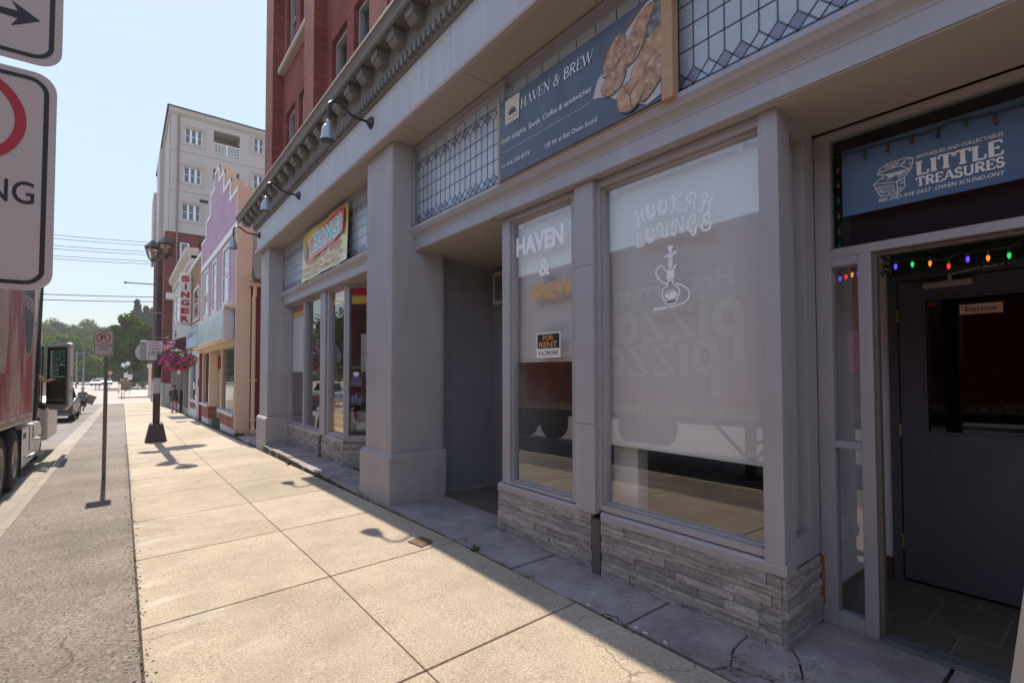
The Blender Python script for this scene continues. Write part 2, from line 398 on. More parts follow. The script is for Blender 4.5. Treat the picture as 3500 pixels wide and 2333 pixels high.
def apron_mat():
    m, t, out = newmat('old_step_concrete'); v = coords(t)
    a = noise(t, v, 2.1, 8, 0.7)
    col = ramp(t, a, [(0.3, (0.20,0.165,0.16)), (0.5, (0.34,0.285,0.28)), (0.72, (0.47,0.415,0.40))])
    f = noise(t, v, 90, 3, 0.7)
    col = mix(t, 1.0, col, ramp(t, f, [(0.3, 0.78), (0.7, 1.12)]), 'MULTIPLY')
    # cracks: thin lines between large irregular cells, only in the patches that broke up
    wv = N(t, 'ShaderNodeMix', data_type='VECTOR'); wv.inputs[0].default_value = 0.3
    nz = N(t, 'ShaderNodeTexNoise'); nz.inputs['Scale'].default_value = 4; t.links.new(v, nz.inputs['Vector'])
    t.links.new(v, wv.inputs[4]); t.links.new(nz.outputs['Color'], wv.inputs[5])
    vo = N(t, 'ShaderNodeTexVoronoi', feature='DISTANCE_TO_EDGE'); vo.inputs['Scale'].default_value = 1.25
    t.links.new(wv.outputs[1], vo.inputs['Vector'])
    k = ramp(t, vo.outputs['Distance'], [(0.002, 1.0), (0.007, 0.0)])
    pm = N(t, 'ShaderNodeMath', operation='MULTIPLY'); t.links.new(k, pm.inputs[0])
    t.links.new(ramp(t, noise(t, v, 0.7, 2), [(0.52, 0.0), (0.58, 0.9)]), pm.inputs[1])
    col = mix(t, pm.outputs[0], col, (0.05,0.042,0.038))
    h = N(t, 'ShaderNodeMath', operation='SUBTRACT'); t.links.new(a, h.inputs[0]); t.links.new(pm.outputs[0], h.inputs[1])
    n1 = bump(t, h.outputs[0], 0.8, 0.012); n2 = bump(t, f, 0.35, 0.004, n1)
    princ(t, out, col, 0.82, n2, 0, 0.3); return m
APRON = apron_mat()

def strip(mb, x0, x1, y0, y1, zf, step=2.0, thick=0.0):
    ys = [y0]
    while ys[-1] < y1 - 1e-6: ys.append(min(y1, ys[-1]+step))
    n = len(ys); vs = []
    for y in ys: vs += [(x0, y, zf(x0, y)), (x1, y, zf(x1, y))]
    fs = [[2*i, 2*i+1, 2*i+3, 2*i+2] for i in range(n-1)]
    if thick:
        o = len(vs); vs += [(a, b, c-thick) for a, b, c in vs]
        for i in range(n-1):
            fs.append([o+2*i+2, o+2*i+3, o+2*i+1, o+2*i]); fs.append([2*i, 2*i+2, o+2*i+2, o+2*i]); fs.append([2*i+3, 2*i+1, o+2*i+1, o+2*i+3])
        fs.append([0, o, o+1, 1]); fs.append([2*n-2, 2*n-1, o+2*n-1, o+2*n-2])
    mb.add(vs, fs)

g = MB()
ys = [-80, -20, 4, 20, 40, 62, 120, 250, 600, 1600]
for a, b in zip(ys, ys[1:]):
    zz = lambda y: -0.55 - 0.021*min(58.0, max(0.0, y-4.0))
    for x0, x1 in ((-900, -60), (-60, 60), (60, 900)):
        g.add([(x0,a,zz(a)),(x1,a,zz(a)),(x1,b,zz(b)),(x0,b,zz(b))], [(0,1,2,3)])
struct('ground', g, paint('dry_earth', (0.30,0.26,0.20), 0.95, 0.2, 0.3))

r = MB(); strip(r, -11.0, -1.45, -60, 63, lambda x, y: zr(y) + 0.02*min(1, (-1.45-x)/4.0), 3.0)
struct('road', r, ROADM)
zf = -1.45
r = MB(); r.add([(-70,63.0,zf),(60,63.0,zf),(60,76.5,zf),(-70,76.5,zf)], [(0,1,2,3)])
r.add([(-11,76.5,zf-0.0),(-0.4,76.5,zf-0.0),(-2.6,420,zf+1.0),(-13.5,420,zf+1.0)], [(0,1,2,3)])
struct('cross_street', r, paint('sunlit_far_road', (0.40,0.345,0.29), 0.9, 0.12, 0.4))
r = MB()
r.box(-0.4, 76.5, -1.5, 14, 150, -1.30)
struct('far_pavement', r, paint('far_concrete', (0.46,0.385,0.31), 0.9, 0.1, 0.5))
r = MB(); r.box(-30, 55, -1.6, -11, 63, -1.2); r.box(-30, -60, -0.6, -11, 4, -0.08); strip(r, -14, -11, 4, 56, lambda x, y: zr(y)+0.13, 4, 0.3)
struct('opposite_pavement', r, CONC2)
# yellow centre line, white edge dashes on the road
r = MB()
for y0 in range(-40, 60, 4): strip(r, -6.15, -6.03, y0, y0+4, lambda x, y: zr(y)+0.026, 4)
struct('road_marking', r, paint('worn_yellow_paint', (0.55,0.38,0.08), 0.8, 0.25, 5))

r = MB(); strip(r, -1.45, -1.13, -60, 62, lambda x, y: zr(y) + 0.012 + 0.03*(-1.13-x)*0, 3.0, 0.05)
struct('gutter', r, CONC2)
k = MB()
y = -40.0
while y < 61.0:
    y1 = min(61.5, y+3.0)
    pr = lambda yy: [(-1.13, zr(yy)-0.1), (-1.13, zg(-1.05,yy)-0.03), (-1.105, zg(-1.05,yy)), (-1.0, zg(-1.0,yy)), (-1.0, zr(yy)-0.1)]
    A, B = pr(y+0.006), pr(y1-0.006)
    vs = [(a, y+0.006, b) for a, b in A] + [(a, y1-0.006, b) for a, b in B]
    k.add(vs, [[0,1,2,3,4],[9,8,7,6,5]] + [[i, i+5, (i+1)%5+5, (i+1)%5] for i in range(5)])
    y = y1
struct('kerb', k, CONC2, bevel=0.012)
a = MB(); strip(a, -1.0, 0.105, -40, 60.2, lambda x, y: zg(x, y)-0.012, 2.0)
struct('asphalt_strip', a, ASPH)
s = MB()
SJ = [2.43 + 1.59*i for i in range(-12, 37)]
for y0, y1 in zip(SJ, SJ[1:]):
    for x0, x1 in ((0.12, 1.325), (1.332, 2.49)):
        a0, a1 = y0+0.007, y1-0.007
        P = [(x0,a0),(x1,a0),(x1,a1),(x0,a1)]
        vs = [(p, q, zg(p,q)) for p, q in P] + [(p, q, zg(p,q)-0.12) for p, q in P]
        s.m = 0; s.add(vs, [(0,1,2,3),(7,6,5,4),(0,4,5,1),(1,5,6,2),(2,6,7,3),(3,7,4,0)])
s.m = 1; strip(s, 0.10, 2.66, -17, 60, lambda x, y: zg(x, y)-0.028, 2.0)
struct('sidewalk', s, [CONC, JOINT], bevel=0.006)
s = MB(); strip(s, -1.0, 4.0, 60.0, 62.6, lambda x, y: -1.27, 2, 0.1)
struct('corner_pavement', s, paint('pale_concrete', (0.52,0.47,0.41), 0.85, 0.1, 1.0))

# old concrete step along the shop front (level with the shop floor, so it stands proud where the pavement falls)
ap = MB()
def slab(mb, x0, y0, x1, y1, z, dz=0.3, jag=0.0):
    n = max(2, int((y1-y0)/0.09)); L = []
    for i in range(n+1):
        yy = y0 + (y1-y0)*i/n
        L.append((x0 + (RND.uniform(-jag, jag) if 0 < i < n else 0), yy))
    pts = L + [(x1, y1), (x1, y0)]
    mb.prism(pts, 'z', z-dz, z)
edges = [-3.0, -0.35, 0.62, 2.02, 2.50, 3.18, 5.05, 6.6, 8.4, 10.1, 11.3, 11.75, 12.2]
def chunk(pts, z, seed):
    r_ = random.Random(seed); P = []; ce = sum((Vector(p) for p in pts), Vector((0,0)))/len(pts)
    pts = [tuple(Vector(p) - (Vector(p)-ce).normalized()*0.006) for p in pts]
    for (a, b) in zip(pts, pts[1:]+pts[:1]):
        k = max(1, int((Vector(b)-Vector(a)).length/0.05))
        for q in range(k):
            p = Vector(a).lerp(Vector(b), q/k); P.append((p.x + (r_.uniform(-.004,.004) if q else 0), p.y + (r_.uniform(-.004,.004) if q else 0)))
    ap.prism(P, 'z', z-0.3, z)
V = {'a':(2.512,2.014),'b':(2.512,1.435),'c':(2.62,1.385),'d':(2.785,1.455),'e':(3.08,1.485),'f':(3.08,2.014),'g':(2.522,1.145),'h':(2.61,1.12),'i':(2.675,1.185),'j':(2.795,1.085),'k':(2.99,1.185),'l':(3.075,1.26),'m':(3.6,1.26),'n':(3.6,0.63),'o':(2.515,0.63)}
for q, (ks, z_) in enumerate((('abcdef',0.003),('bghic',-0.006),('cijkled',-0.003),('gonmlkjih',0.0))): chunk([V[k] for k in ks], z_, q+1)
for i, (y0, y1) in enumerate(zip(edges, edges[1:])):
    if y0 == 0.62: continue
    zt = -0.001 if y1 < 6.7 else -0.03
    zt += (0.0, 0.004, -0.006, 0.006, -0.008, 0.003)[i % 6]
    slab(ap, 2.512, y0+0.006, 3.6 if y1 < 1.3 else 3.08 if y1 < 4 or y0 > 6.5 else 4.32, y1-0.006, zt, 0.45, 0.016)
struct('storefront_step', ap, APRON, bevel=0.006)
jp = MB(); jp.box(2.5, -3, -0.5, 4.3, 12.2, -0.045)
struct('step_bed', jp, JOINT)
y_ = MB(); y_.prism([(2.52,13.05),(9,13.05),(9,16.5),(2.66,16.5)], 'z', -0.5, -0.245)
struct('side_yard', y_, APRON)

# crumbled stones and dirt lying along the edge between the concrete and the asphalt
rg_ = random.Random(31); gv = MB()
for i in range(1500):
    y = 2.2 + 15*rg_.random()**1.4; x = 0.105 + rg_.gauss(0, 0.03); r_ = rg_.uniform(0.003, 0.011)
    if rg_.random() < 0.25: x = rg_.uniform(-0.9, 0.1); r_ *= 0.7
    z = zg(x, y) - (0.012 if x < 0.105 else 0.0)
    if i % 6 == 0: x, y = rg_.choice([(2.65,1.16),(2.7,1.42),(2.8,1.09),(2.51,1.9),(2.95,1.15),(2.6,1.38),(2.51,3.0)]); x += rg_.gauss(0,.035); y += rg_.gauss(0,.05); r_ = rg_.uniform(.002,.008); z = 0.002
    vs = [(x+r_*rg_.uniform(.6,1.2)*a, y+r_*rg_.uniform(.6,1.2)*b, z+r_*0.55*c) for a, b, c in ((-1,-1,-.3),(1,-1,-.3),(1,1,-.3),(-1,1,-.3),(-.5,-.5,1),(.5,-.5,1),(.5,.5,1),(-.5,.5,1))]
    gv.add(vs, [(4,5,6,7),(0,1,5,4),(1,2,6,5),(2,3,7,6),(3,0,4,7)])
gvo = obj('gravel', gv, paint('gravel_crumbs', (0.26,0.21,0.17), 0.9, 0.6, 60)); gvo['kind'] = 'stuff'
# ---------------------------------------------------------------- the grey storefront building with the brick upper floors
B = thing('storefront_building', 'grey painted two-shop storefront with bracketed cornice below red brick upper floors', 'building', (2.5, 6.0, 0))

def column(y0, y1, zb):
    m = MB(); m.box(2.58, y0, 0.5, 3.30, y1, 4.49)
    c = obj('column', m, STUCCO, B, bevel=0.015)
    m = MB()
    b0, b1 = y0-0.06, y1+0.09
    m.prism([(2.53, zb), (2.53, 0.555), (2.58, 0.60), (3.34, 0.60), (3.34, zb)], 'y', b0, b1)
    obj('column_base', m, STUCCO, c, bevel=0.02)
    return c
column(5.63, 6.43, -0.1); column(12.20, 13.00, -0.4); column(-2.8, -2.0, -0.1)

# fascia with moulding and soffit
m = MB(); m.box(2.5, -3.2, 4.56, 3.0, 13.1, 5.06); obj('fascia', m, FASCIA, B, bevel=0.004)
m = MB(); m.prism([(2.5,4.47),(2.455,4.47),(2.445,4.49),(2.445,4.515),(2.465,4.53),(2.47,4.56),(2.487,4.575),(2.5,4.58)], 'y', -3.2, 13.12)
obj('fascia_moulding', m, paint('moulding_paint', (0.46,0.40,0.41), 0.6, 0.1, 2, 0.1), B)
m = MB(); m.box(2.5, -3.2, 4.485, 2.9, 13.0, 4.5); obj('fascia_soffit', m, SOFFIT, B)

# cornice
m = MB()
m.prism([(2.5,5.06),(2.47,5.07),(2.46,5.09),(2.46,5.17),(2.43,5.19),(2.415,5.23),(2.41,5.42),(2.9,5.42),(2.9,5.06)], 'y', -3.2, 13.2)
m.box(2.22, -3.2, 5.42, 2.9, 13.9, 5.445)
m.prism([(2.235,5.385),(2.205,5.40),(2.20,5.44),(2.175,5.49),(2.9,5.53),(2.9,5.446),(2.235,5.446)], 'y', -3.2, 13.95)
corn = obj('cornice', m, CORN, B, bevel=0.003)
m = MB(); m.box(2.155, -3.2, 5.49, 2.18, 13.97, 5.525); m.box(2.18, -3.2, 5.515, 2.7, 13.97, 5.55); obj('gutter_edge', m, RUST, corn)
m = MB()
yy = 13.15
while yy > -3.2: m.box(2.405, yy-0.062, 5.085, 2.462, yy, 5.165); yy -= 0.105
obj('dentil_band', m, CORN, corn)
def bracket(yc):
    m = MB()
    m.prism([(2.45,5.255),(2.33,5.255),(2.305,5.275),(2.285,5.30),(2.262,5.31),(2.262,5.418),(2.45,5.418)], 'y', yc-0.085, yc+0.085)
    m.box(2.246, yc-0.10, 5.372, 2.45, yc+0.10, 5.4185)
    return m
yc = 13.6
first = None
while yc > 0.8:
    if first is None:
        first = obj('bracket', bracket(yc), CORN, corn, bevel=0.004); y_first = yc
    else:
        c = first.copy(); COL.objects.link(c); c.parent = corn; c.location = (0, yc-y_first, 0)
    yc -= 0.452

# brick upper floors with paired windows between piers
m = MB()
m.box(2.85, -4, 5.50, 3.2, 12.95, 14.0)
holes = []
wall = MB()
WIN = [(1.95+3.17*i+d, 1.95+3.17*i+d+0.78) for i in range(-2, 4) for d in (-1.35+0.0, -0.3)]
WIN = []
for i in range(5):
    base = 9.67 - 3.17*i
    WIN += [(base+0.42, base+1.2), (base+1.52, base+2.28)]
def wallstrip(mb, ys0, ys1, z0, z1): mb.box(2.85, ys0, z0, 3.15, ys1, z1)
cuts = sorted(WIN)
rows = [(5.75, 7.55), (8.70, 10.75), (11.9, 13.6)]
prev = -4.0
for (a, b) in cuts:
    wallstrip(wall, prev, a, 5.4, 14.0)
    z = 5.4
    for (z0, z1) in rows:
        wallstrip(wall, a, b, z, z0); z = z1
    wallstrip(wall, a, b, z, 14.0)
    prev = b
wallstrip(wall, prev, 12.9, 5.4, 14.0)
bw = obj('brick_wall', wall, RED, B)
m = MB()
for i in range(-1, 6):
    base = 9.07 + 3.17*(1-i)
    y0, y1 = base, base+0.60
    if i == 0: y0, y1 = 12.24, 12.95
    if y0 > 13: continue
    m.m = 0; m.prism([(2.62,y0),(2.85,y0),(2.85,y1),(2.62,y1)], 'z', 5.4, 14.0)
p = obj('brick_pier', m, RED, B)
# pier side faces use the cross-wall bond
for f in p.data.polygons:
    if abs(f.normal.y) > 0.7: f.material_index = 1
p.data.materials.append(REDX)
m = MB(); m.box(2.86, 12.9, 5.3, 9.0, 12.93, 14.0); obj('brick_end_wall', m, REDX, B)
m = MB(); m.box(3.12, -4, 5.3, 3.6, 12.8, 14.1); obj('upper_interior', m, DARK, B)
FRAMEU = paint('upper_frame_paint', (0.30,0.29,0.31), 0.6, 0.1, 3)
for (a, b) in cuts:
    for (z0, z1) in rows:
        if b < 3.0 and z1 < 9: continue
        if b < 5.0: continue
        f = MB()
        f.box(2.93, a, z0, 3.05, a+0.06, z1); f.box(2.93, b-0.06, z0, 3.05, b, z1); f.box(2.93, a+0.06, z1-0.07, 3.05, b-0.06, z1)
        f.box(2.93, a+0.06, z0, 3.05, b-0.06, z0+0.06); f.box(2.96, a+0.06, (z0+z1)/2-0.03, 3.04, b-0.06, (z0+z1)/2+0.03)
        fo = obj('upper_window', f, FRAMEU, B)
        f = MB(); f.box(3.0, a+0.05, z0+0.05, 3.006, b-0.05, z1-0.05); obj('pane', f, GLASSU, fo)
for i in range(3):
    base = 9.67 - 3.17*i
    for zs in (8.55, 5.62, 11.75):
        f = MB(); f.prism([(2.73,zs),(2.70,zs+0.02),(2.71,zs+0.13),(2.86,zs+0.16),(2.9,zs+0.16),(2.9,zs)], 'y', base+0.08, base+2.5)
        obj('stone_sill', f, STONE, B, bevel=0.02)

# ---- header beam between transom and shop windows
def header(y0, y1):
    m = MB()
    m.prism([(3.08,3.165),(2.90,3.165),(2.90,3.285),(2.893,3.292),(2.893,3.305),(2.885,3.32),(2.872,3.335),(2.845,3.355),(2.828,3.385),(2.82,3.395),(2.82,3.43),(2.86,3.44),(3.08,3.45)], 'y', y0, y1)
    return obj('header_beam', m, GREY, B, bevel=0.003)
header(-2.0, 5.628); header(6.432, 12.198)
for bx_ in ((2.91, -2.0, 3.155, 3.7, 1.25, 3.164), (2.91, 3.98, 3.155, 4.4, 5.95, 3.164), (2.91, 6.44, 3.155, 4.6, 8.5, 3.164)):
    m = MB(); m.box(*bx_); obj('recess_soffit', m, SOFFIT, B)

# ---- leaded transom lights
def ldglass():
    m, t, out = newmat('rippled_leaded_glass'); v = coords(t)
    f = noise(t, v, 130, 2, 0.7)
    vv = N(t, 'ShaderNodeTexVoronoi'); vv.inputs['Scale'].default_value = 9.4; t.links.new(v, vv.inputs['Vector'])
    col = mix(t, vv.outputs['Color'], (0.40,0.43,0.48), (0.52,0.55,0.60))  # pale blue in the base colour stands for reflected sky
    col = mix(t, ramp(t, f, [(0.35, 0.0), (0.7, 1.0)]), (0.33,0.355,0.40), col)
    princ(t, out, col, 0.16, bump(t, f, 0.4, 0.004), 0, 1.0); return m
LEADG = ldglass()
LEAD = flat('lead_came', (0.10,0.105,0.12), 0.5, 0.4)
PURP = paint('violet_glass', (0.19,0.17,0.25), 0.25, 0.15, 8, 0.3, 100, spec=0.8)
def transom(y0, y1, px=2.90):
    f = MB()
    f.box(2.87, y0, 3.44, 3.02, y0+0.055, 4.485); f.box(2.87, y1-0.055, 3.44, 3.02, y1, 4.485)
    f.prism([(2.87,4.485),(2.86,4.46),(2.875,4.44),(2.88,4.40),(2.895,4.385),(2.90,4.36),(3.02,4.36),(3.02,4.485)], 'y', y0+0.055, y1-0.055)
    fr = obj('transom_frame', f, GREYD, B, bevel=0.004)
    g = MB(); g.box(px, y0+0.05, 3.44, px+0.006, y1-0.05, 4.37); gl = obj('leaded_glass', g, LEADG, fr)
    l = MB(); d = MB(); s = 0.1055; hw, hh = s/2, 0.056
    R, U = (0,-1,0), (0,0,1); o = (px-0.003, 0, 0)
    zb, zt = 3.492, 4.262
    yy = y1 - 0.055 - 0.05
    def seg(a, b, wd=0.009): l.ribbon([(-a[0], a[1]), (-b[0], b[1])], wd, o, R, U)
    for z in (zb, zt, 3.735, 3.895, 4.045, 4.14): 
        if z in (zb, zt): seg((y0+0.05, z), (y1-0.05, z), 0.011)
    i = 0
    while yy > y0 + 0.06:
        seg((yy, zb+2*hh), (yy, zt-2*hh))
        for (za) in (zb, zt-2*hh):
            seg((yy, za), (yy+hw, za+hh)); seg((yy, za), (yy-hw, za+hh)); seg((yy+hw, za+hh), (yy, za+2*hh)); seg((yy-hw, za+hh), (yy, za+2*hh))
            if (i*7+3) % 3 != 1 or za > 4: 
                if (i % 2 == 0) or za < 4:
                    d.plane_pts([(-(yy), za+0.006), (-(yy+hw-0.005), za+hh), (-yy, za+2*hh-0.006), (-(yy-hw+0.005), za+hh)], (px-0.0015,0,0), R, U)
        if i % 2 == 0: seg((yy, zt), (yy, 4.36)); seg((yy, zb), (yy, 3.44))
        yy -= s; i += 1
    for z in (3.735, 3.895, 4.045): seg((y0+0.05, z), (y1-0.05, z))
    obj('lead_lines', l, LEAD, gl); obj('violet_diamonds', d, PURP, gl)
transom(-1.99, 5.625); transom(6.435, 12.195)

# ---- stone veneer under the windows (each ledger stone modelled)
def stonemat():
    m, t, out = newmat('ledger_stone'); v = coords(t); 
    rn = N(t, 'ShaderNodeAttribute'); rn.attribute_name = 'tone'
    base = ramp(t, rn.outputs['Fac'], [(0.0,(0.30,0.275,0.265)),(0.3,(0.42,0.385,0.355)),(0.55,(0.50,0.455,0.415)),(0.8,(0.37,0.36,0.35)),(1.0,(0.58,0.52,0.465))])
    st = noise(t, coords(t, (3, 3, 14)), 2.6, 7, 0.7)
    col = mix(t, 1.0, base, ramp(t, st, [(0.3, 0.6), (0.7, 1.2)]), 'MULTIPLY')
    f = noise(t, v, 38, 6, 0.72)
    col = mix(t, 1.0, col, ramp(t, f, [(0.3, 0.7), (0.65, 1.15)]), 'MULTIPLY')
    n1 = bump(t, f, 0.8, 0.010); n2 = bump(t, st, 0.3, 0.012, n1)
    princ(t, out, col, 0.85, n2, 0, 0.25); return m
LEDGE = stonemat()
def veneer(name, o, R, Nn, length, z0, z1, seed):
    """ledger stones on a vertical plane: o start point, R along, Nn outward"""
    rr = random.Random(seed); o, R, Nn = Vector(o), Vector(R).normalized(), Vector(Nn).normalized()
    mb = MB(); tones = []
    z = z0
    while z < z1 - 0.004:
        h = rr.choice([0.03, 0.04, 0.05, 0.056, 0.066]); h = min(h, z1 - z)
        if z1 - (z + h) < 0.025: h = z1 - z
        x = 0.0
        while x < length - 0.004:
            l = rr.uniform(0.10, 0.44); l = min(l, length - x)
            if length - (x + l) < 0.05: l = length - x
            d = rr.uniform(0.003, 0.015)
            subs = [(z, h)]
            if h > 0.045 and rr.random() < 0.3: subs = [(z, h*0.48), (z+h*0.48, h*0.52)]
            for zz, hh in subs:
                dd = d + rr.uniform(-0.003, 0.006)
                a0, a1, b0, b1 = x+0.0015, x+l-0.0015, zz+0.0012, zz+hh-0.0012
                j = lambda: rr.uniform(-0.0025, 0.0025)
                P = [(a0,b0),(a1,b0),(a1,b1),(a0,b1)]
                fr_ = [o + R*(p+j()*0.5) + Vector((0,0,q+j()*0.3)) + Nn*(dd+j()) for p, q in P]
                bk = [o + R*p + Vector((0,0,q)) - Nn*0.03 for p, q in P]
                mid = o + R*((a0+a1)/2+j()*4) + Vector((0,0,(b0+b1)/2)) + Nn*(dd+rr.uniform(0.0, 0.008))
                nb = len(mb.v)
                mb.add(fr_+bk+[mid], [(0,1,8),(1,2,8),(2,3,8),(3,0,8),(0,4,5,1),(1,5,6,2),(2,6,7,3),(3,7,4,0)])
                tones += [rr.random()]*8
            x += l
        z += h
    if R.cross(Vector((0,0,1))).dot(Nn) < 0:
        mb.f = [f[::-1] for f in mb.f]
    ob = obj(name, mb, LEDGE, B)
    at = ob.data.attributes.new('tone', 'FLOAT', 'FACE'); at.data.foreach_set('value', tones)
    return ob
def backing(x0, y0, x1, y1, z0, z1):
    m = MB(); m.box(x0, y0, z0, x1, y1, z1); return m
veneer('stone_base', (3.0, 3.99, 0), (0,-1,0), (-1,0,0), 1.26, -0.05, 0.425, 3)
veneer('stone_base', (3.0, 2.63, 0), (0,-1,0), (-1,0,0), 1.36, -0.05, 0.425, 4)
veneer('stone_base', (3.0, 1.26, 0), (1,0,0), (0,-1,0), 0.53, -0.05, 0.425, 5)
veneer('stone_base', (3.02, 12.19, 0), (0,-1,0), (-1,0,0), 2.36, -0.06, 0.38, 6)
veneer('stone_base', (3.02, 9.70, 0), (0,-1,0), (-1,0,0), 1.18, -0.06, 0.38, 7)
veneer('stone_base', (3.02, 8.52, 0), (1,-1,0), (-1,-1,0), 0.9, -0.06, 0.38, 8)
BC_ = ((3.012, 1.27, -0.1, 3.2, 3.99, 0.43), (2.985, 2.64, -0.03, 3.02, 2.725, 0.425), (3.03, 8.5, -0.1, 3.2, 12.2, 0.4), (2.99, 9.71, -0.1, 3.05, 9.82, 0.38))
for bx_ in BC_:
  m = MB(); m.box(*bx_)
  obj('base_core', m, paint('base_core_mortar', (0.12,0.11,0.105), 0.9, 0.2, 6), B)

# ---- shop window frames
def sill(y0, y1, x=3.0, zt=0.50, name='window_sill'):
    m = MB(); m.prism([(x+0.12,zt-0.08),(x-0.016,zt-0.08),(x-0.018,zt-0.03),(x-0.008,zt-0.012),(x+0.06,zt),(x+0.12,zt)], 'y', y0, y1)
    obj(name, m, GREY, B, bevel=0.003)
sill(3.0-0.02 if False else 1.235, 2.63); sill(2.73, 3.99)
sill(9.72, 12.19, 3.02, 0.45); sill(8.5, 9.60, 3.02, 0.45)
def frame(y0, y1, z0, z1, gy0, gy1, gz0, gz1, x=3.0, name='shop_window'):
    """wooden frame with a stepped inner bead; y0..y1 outer, g* the glass opening"""
    m = MB()
    for (a, b, c, d, e, f, px) in ((y0,y1,z0,z1,gy0,gy1,x),):
        m.box(px, y0, z0, px+0.12, gy0-0.02, z1); m.box(px, gy1+0.02, z0, px+0.12, y1, z1)
        m.box(px, gy0-0.02, gz1+0.02, px+0.12, gy1+0.02, z1); m.box(px, gy0-0.02, z0, px+0.12, gy1+0.02, gz0-0.02)
        q = px+0.03
        m.box(q, gy0-0.02, gz0-0.02, q+0.07, gy0, gz1+0.02); m.box(q, gy1, gz0-0.02, q+0.07, gy1+0.02, gz1+0.02)
        m.box(q, gy0, gz1, q+0.07, gy1, gz1+0.02); m.box(q, gy0, gz0-0.02, q+0.07, gy1, gz0)
    fo = obj(name, m, GREY, B, bevel=0.004)
    g = MB(); g.box(x+0.06, gy0-0.008, gz0-0.008, x+0.066, gy1+0.008, gz1+0.008)
    gl = obj('window_glass', g, GLASS, fo)
    return fo, gl
W1, _ = frame(2.87, 3.93, 0.50, 3.16, 2.97, 3.79, 0.545, 3.085)
W2, _ = frame(1.36, 2.70, 0.50, 3.16, 1.375, 2.61, 0.565, 3.075)
m = MB(); m.box(2.955, 2.66, 0.47, 3.12, 2.87, 3.163); obj('pilaster', m, GREY, B, bevel=0.005)
m = MB(); m.box(2.985, 1.245, 0.47, 3.13, 1.36, 3.163); obj('corner_post', m, GREY, B, bevel=0.004)
# return window at the corner
m = MB()
m.box(3.13, 1.25, 0.44, 3.16, 1.33, 3.163); m.box(3.36, 1.25, 0.44, 3.52, 1.33, 3.163)
m.box(3.16, 1.25, 3.07, 3.36, 1.33, 3.163); m.box(3.16, 1.25, 0.44, 3.36, 1.33, 0.60)
ro = obj('return_window', m, GREY, B, bevel=0.004)
g = MB(); g.box(3.155, 1.29, 0.595, 3.365, 1.296, 3.075); obj('window_glass', g, GLASS, ro)
m = MB(); m.box(3.30, 1.31, 0.6, 3.355, 1.36, 3.06); obj('inner_bead', m, paint('pale_bead', (0.5,0.48,0.43), 0.6, 0.1, 5), ro)

# Zong bay windows
Z1, _ = frame(10.97, 12.19, 0.45, 3.163, 11.03, 12.13, 0.49, 3.11, 3.02, 'gift_shop_window')
Z2, _ = frame(9.75, 10.96, 0.45, 3.163, 9.80, 10.88, 0.49, 3.11, 3.02, 'gift_shop_window')
Z3, _ = frame(8.50, 9.42, 0.45, 3.163, 8.56, 9.32, 0.51, 3.11, 3.02, 'gift_shop_window')
m = MB(); m.box(2.985, 9.44, 0.42, 3.13, 9.74, 3.163); obj('pilaster', m, GREY, B, bevel=0.005)
# splayed entrance side of the gift shop
def splay(mb, a, b, z0, z1, t0=0.0, t1=0.08):
    o = Vector((3.02, 8.50, 0)); R = Vector((1,-1,0)).normalized(); Nn = Vector((1,1,0)).normalized()
    P = [o+R*a+Nn*t0, o+R*b+Nn*t0, o+R*b+Nn*t1, o+R*a+Nn*t1]
    mb.prism([(p.x, p.y) for p in P], 'z', z0, z1)
m = MB(); splay(m, 0, 0.09, 0.40, 3.163); splay(m, 1.0, 1.1, 0.40, 3.163); splay(m, 0.09, 1.0, 0.40, 0.51); splay(m, 0.09, 1.0, 3.09, 3.163); splay(m, 0, 1.1, -0.1, 0.40, 0.03, 0.1)
so_ = obj('splayed_window', m, GREY, B, bevel=0.004)
g = MB(); splay(g, 0.085, 1.005, 0.5, 3.1, 0.04, 0.046); obj('window_glass', g, GLASS, so_)

# ---- recessed entrance beside the column
m = MB(); m.box(3.3, 5.93, -0.05, 4.40, 6.2, 3.3); m.box(3.3, 5.63, -0.05, 3.32, 5.93, 3.16)
obj('entrance_side_wall', m, DARKBR, B)
m = MB(); m.box(4.30, 4.0, -0.05, 4.5, 5.93, 3.3)
obj('entrance_back_wall', m, paint('dark_grey_paint', (0.26,0.25,0.28), 0.6, 0.1, 3), B)
m = MB(); m.box(3.05, 3.90, -0.05, 4.4, 3.99, 3.2); obj('bay_side_wall', m, GREY, B)
m = MB()
m.box(4.27, 5.25, 0, 4.30, 5.32, 2.42); m.box(4.27, 4.2, 0, 4.30, 4.27, 2.42); m.box(4.27, 4.27, 2.35, 4.30, 5.25, 2.42)
m.box(4.285, 4.27, 0.02, 4.299, 5.25, 2.35)
d = obj('shop_door', m, paint('dark_door_paint', (0.24,0.23,0.25), 0.5, 0.1, 3), B, bevel=0.004)
m = MB()
for z in (0.4, 2.0): m.tube([(4.26,5.24,z),(4.26,5.24,z+0.12)], 0.012); m.box(4.262, 5.24, z+0.02, 4.272, 5.40, z+0.06)
obj('hinge', m, flat('dark_steel', (0.05,0.05,0.055), 0.4, 0.6), d)

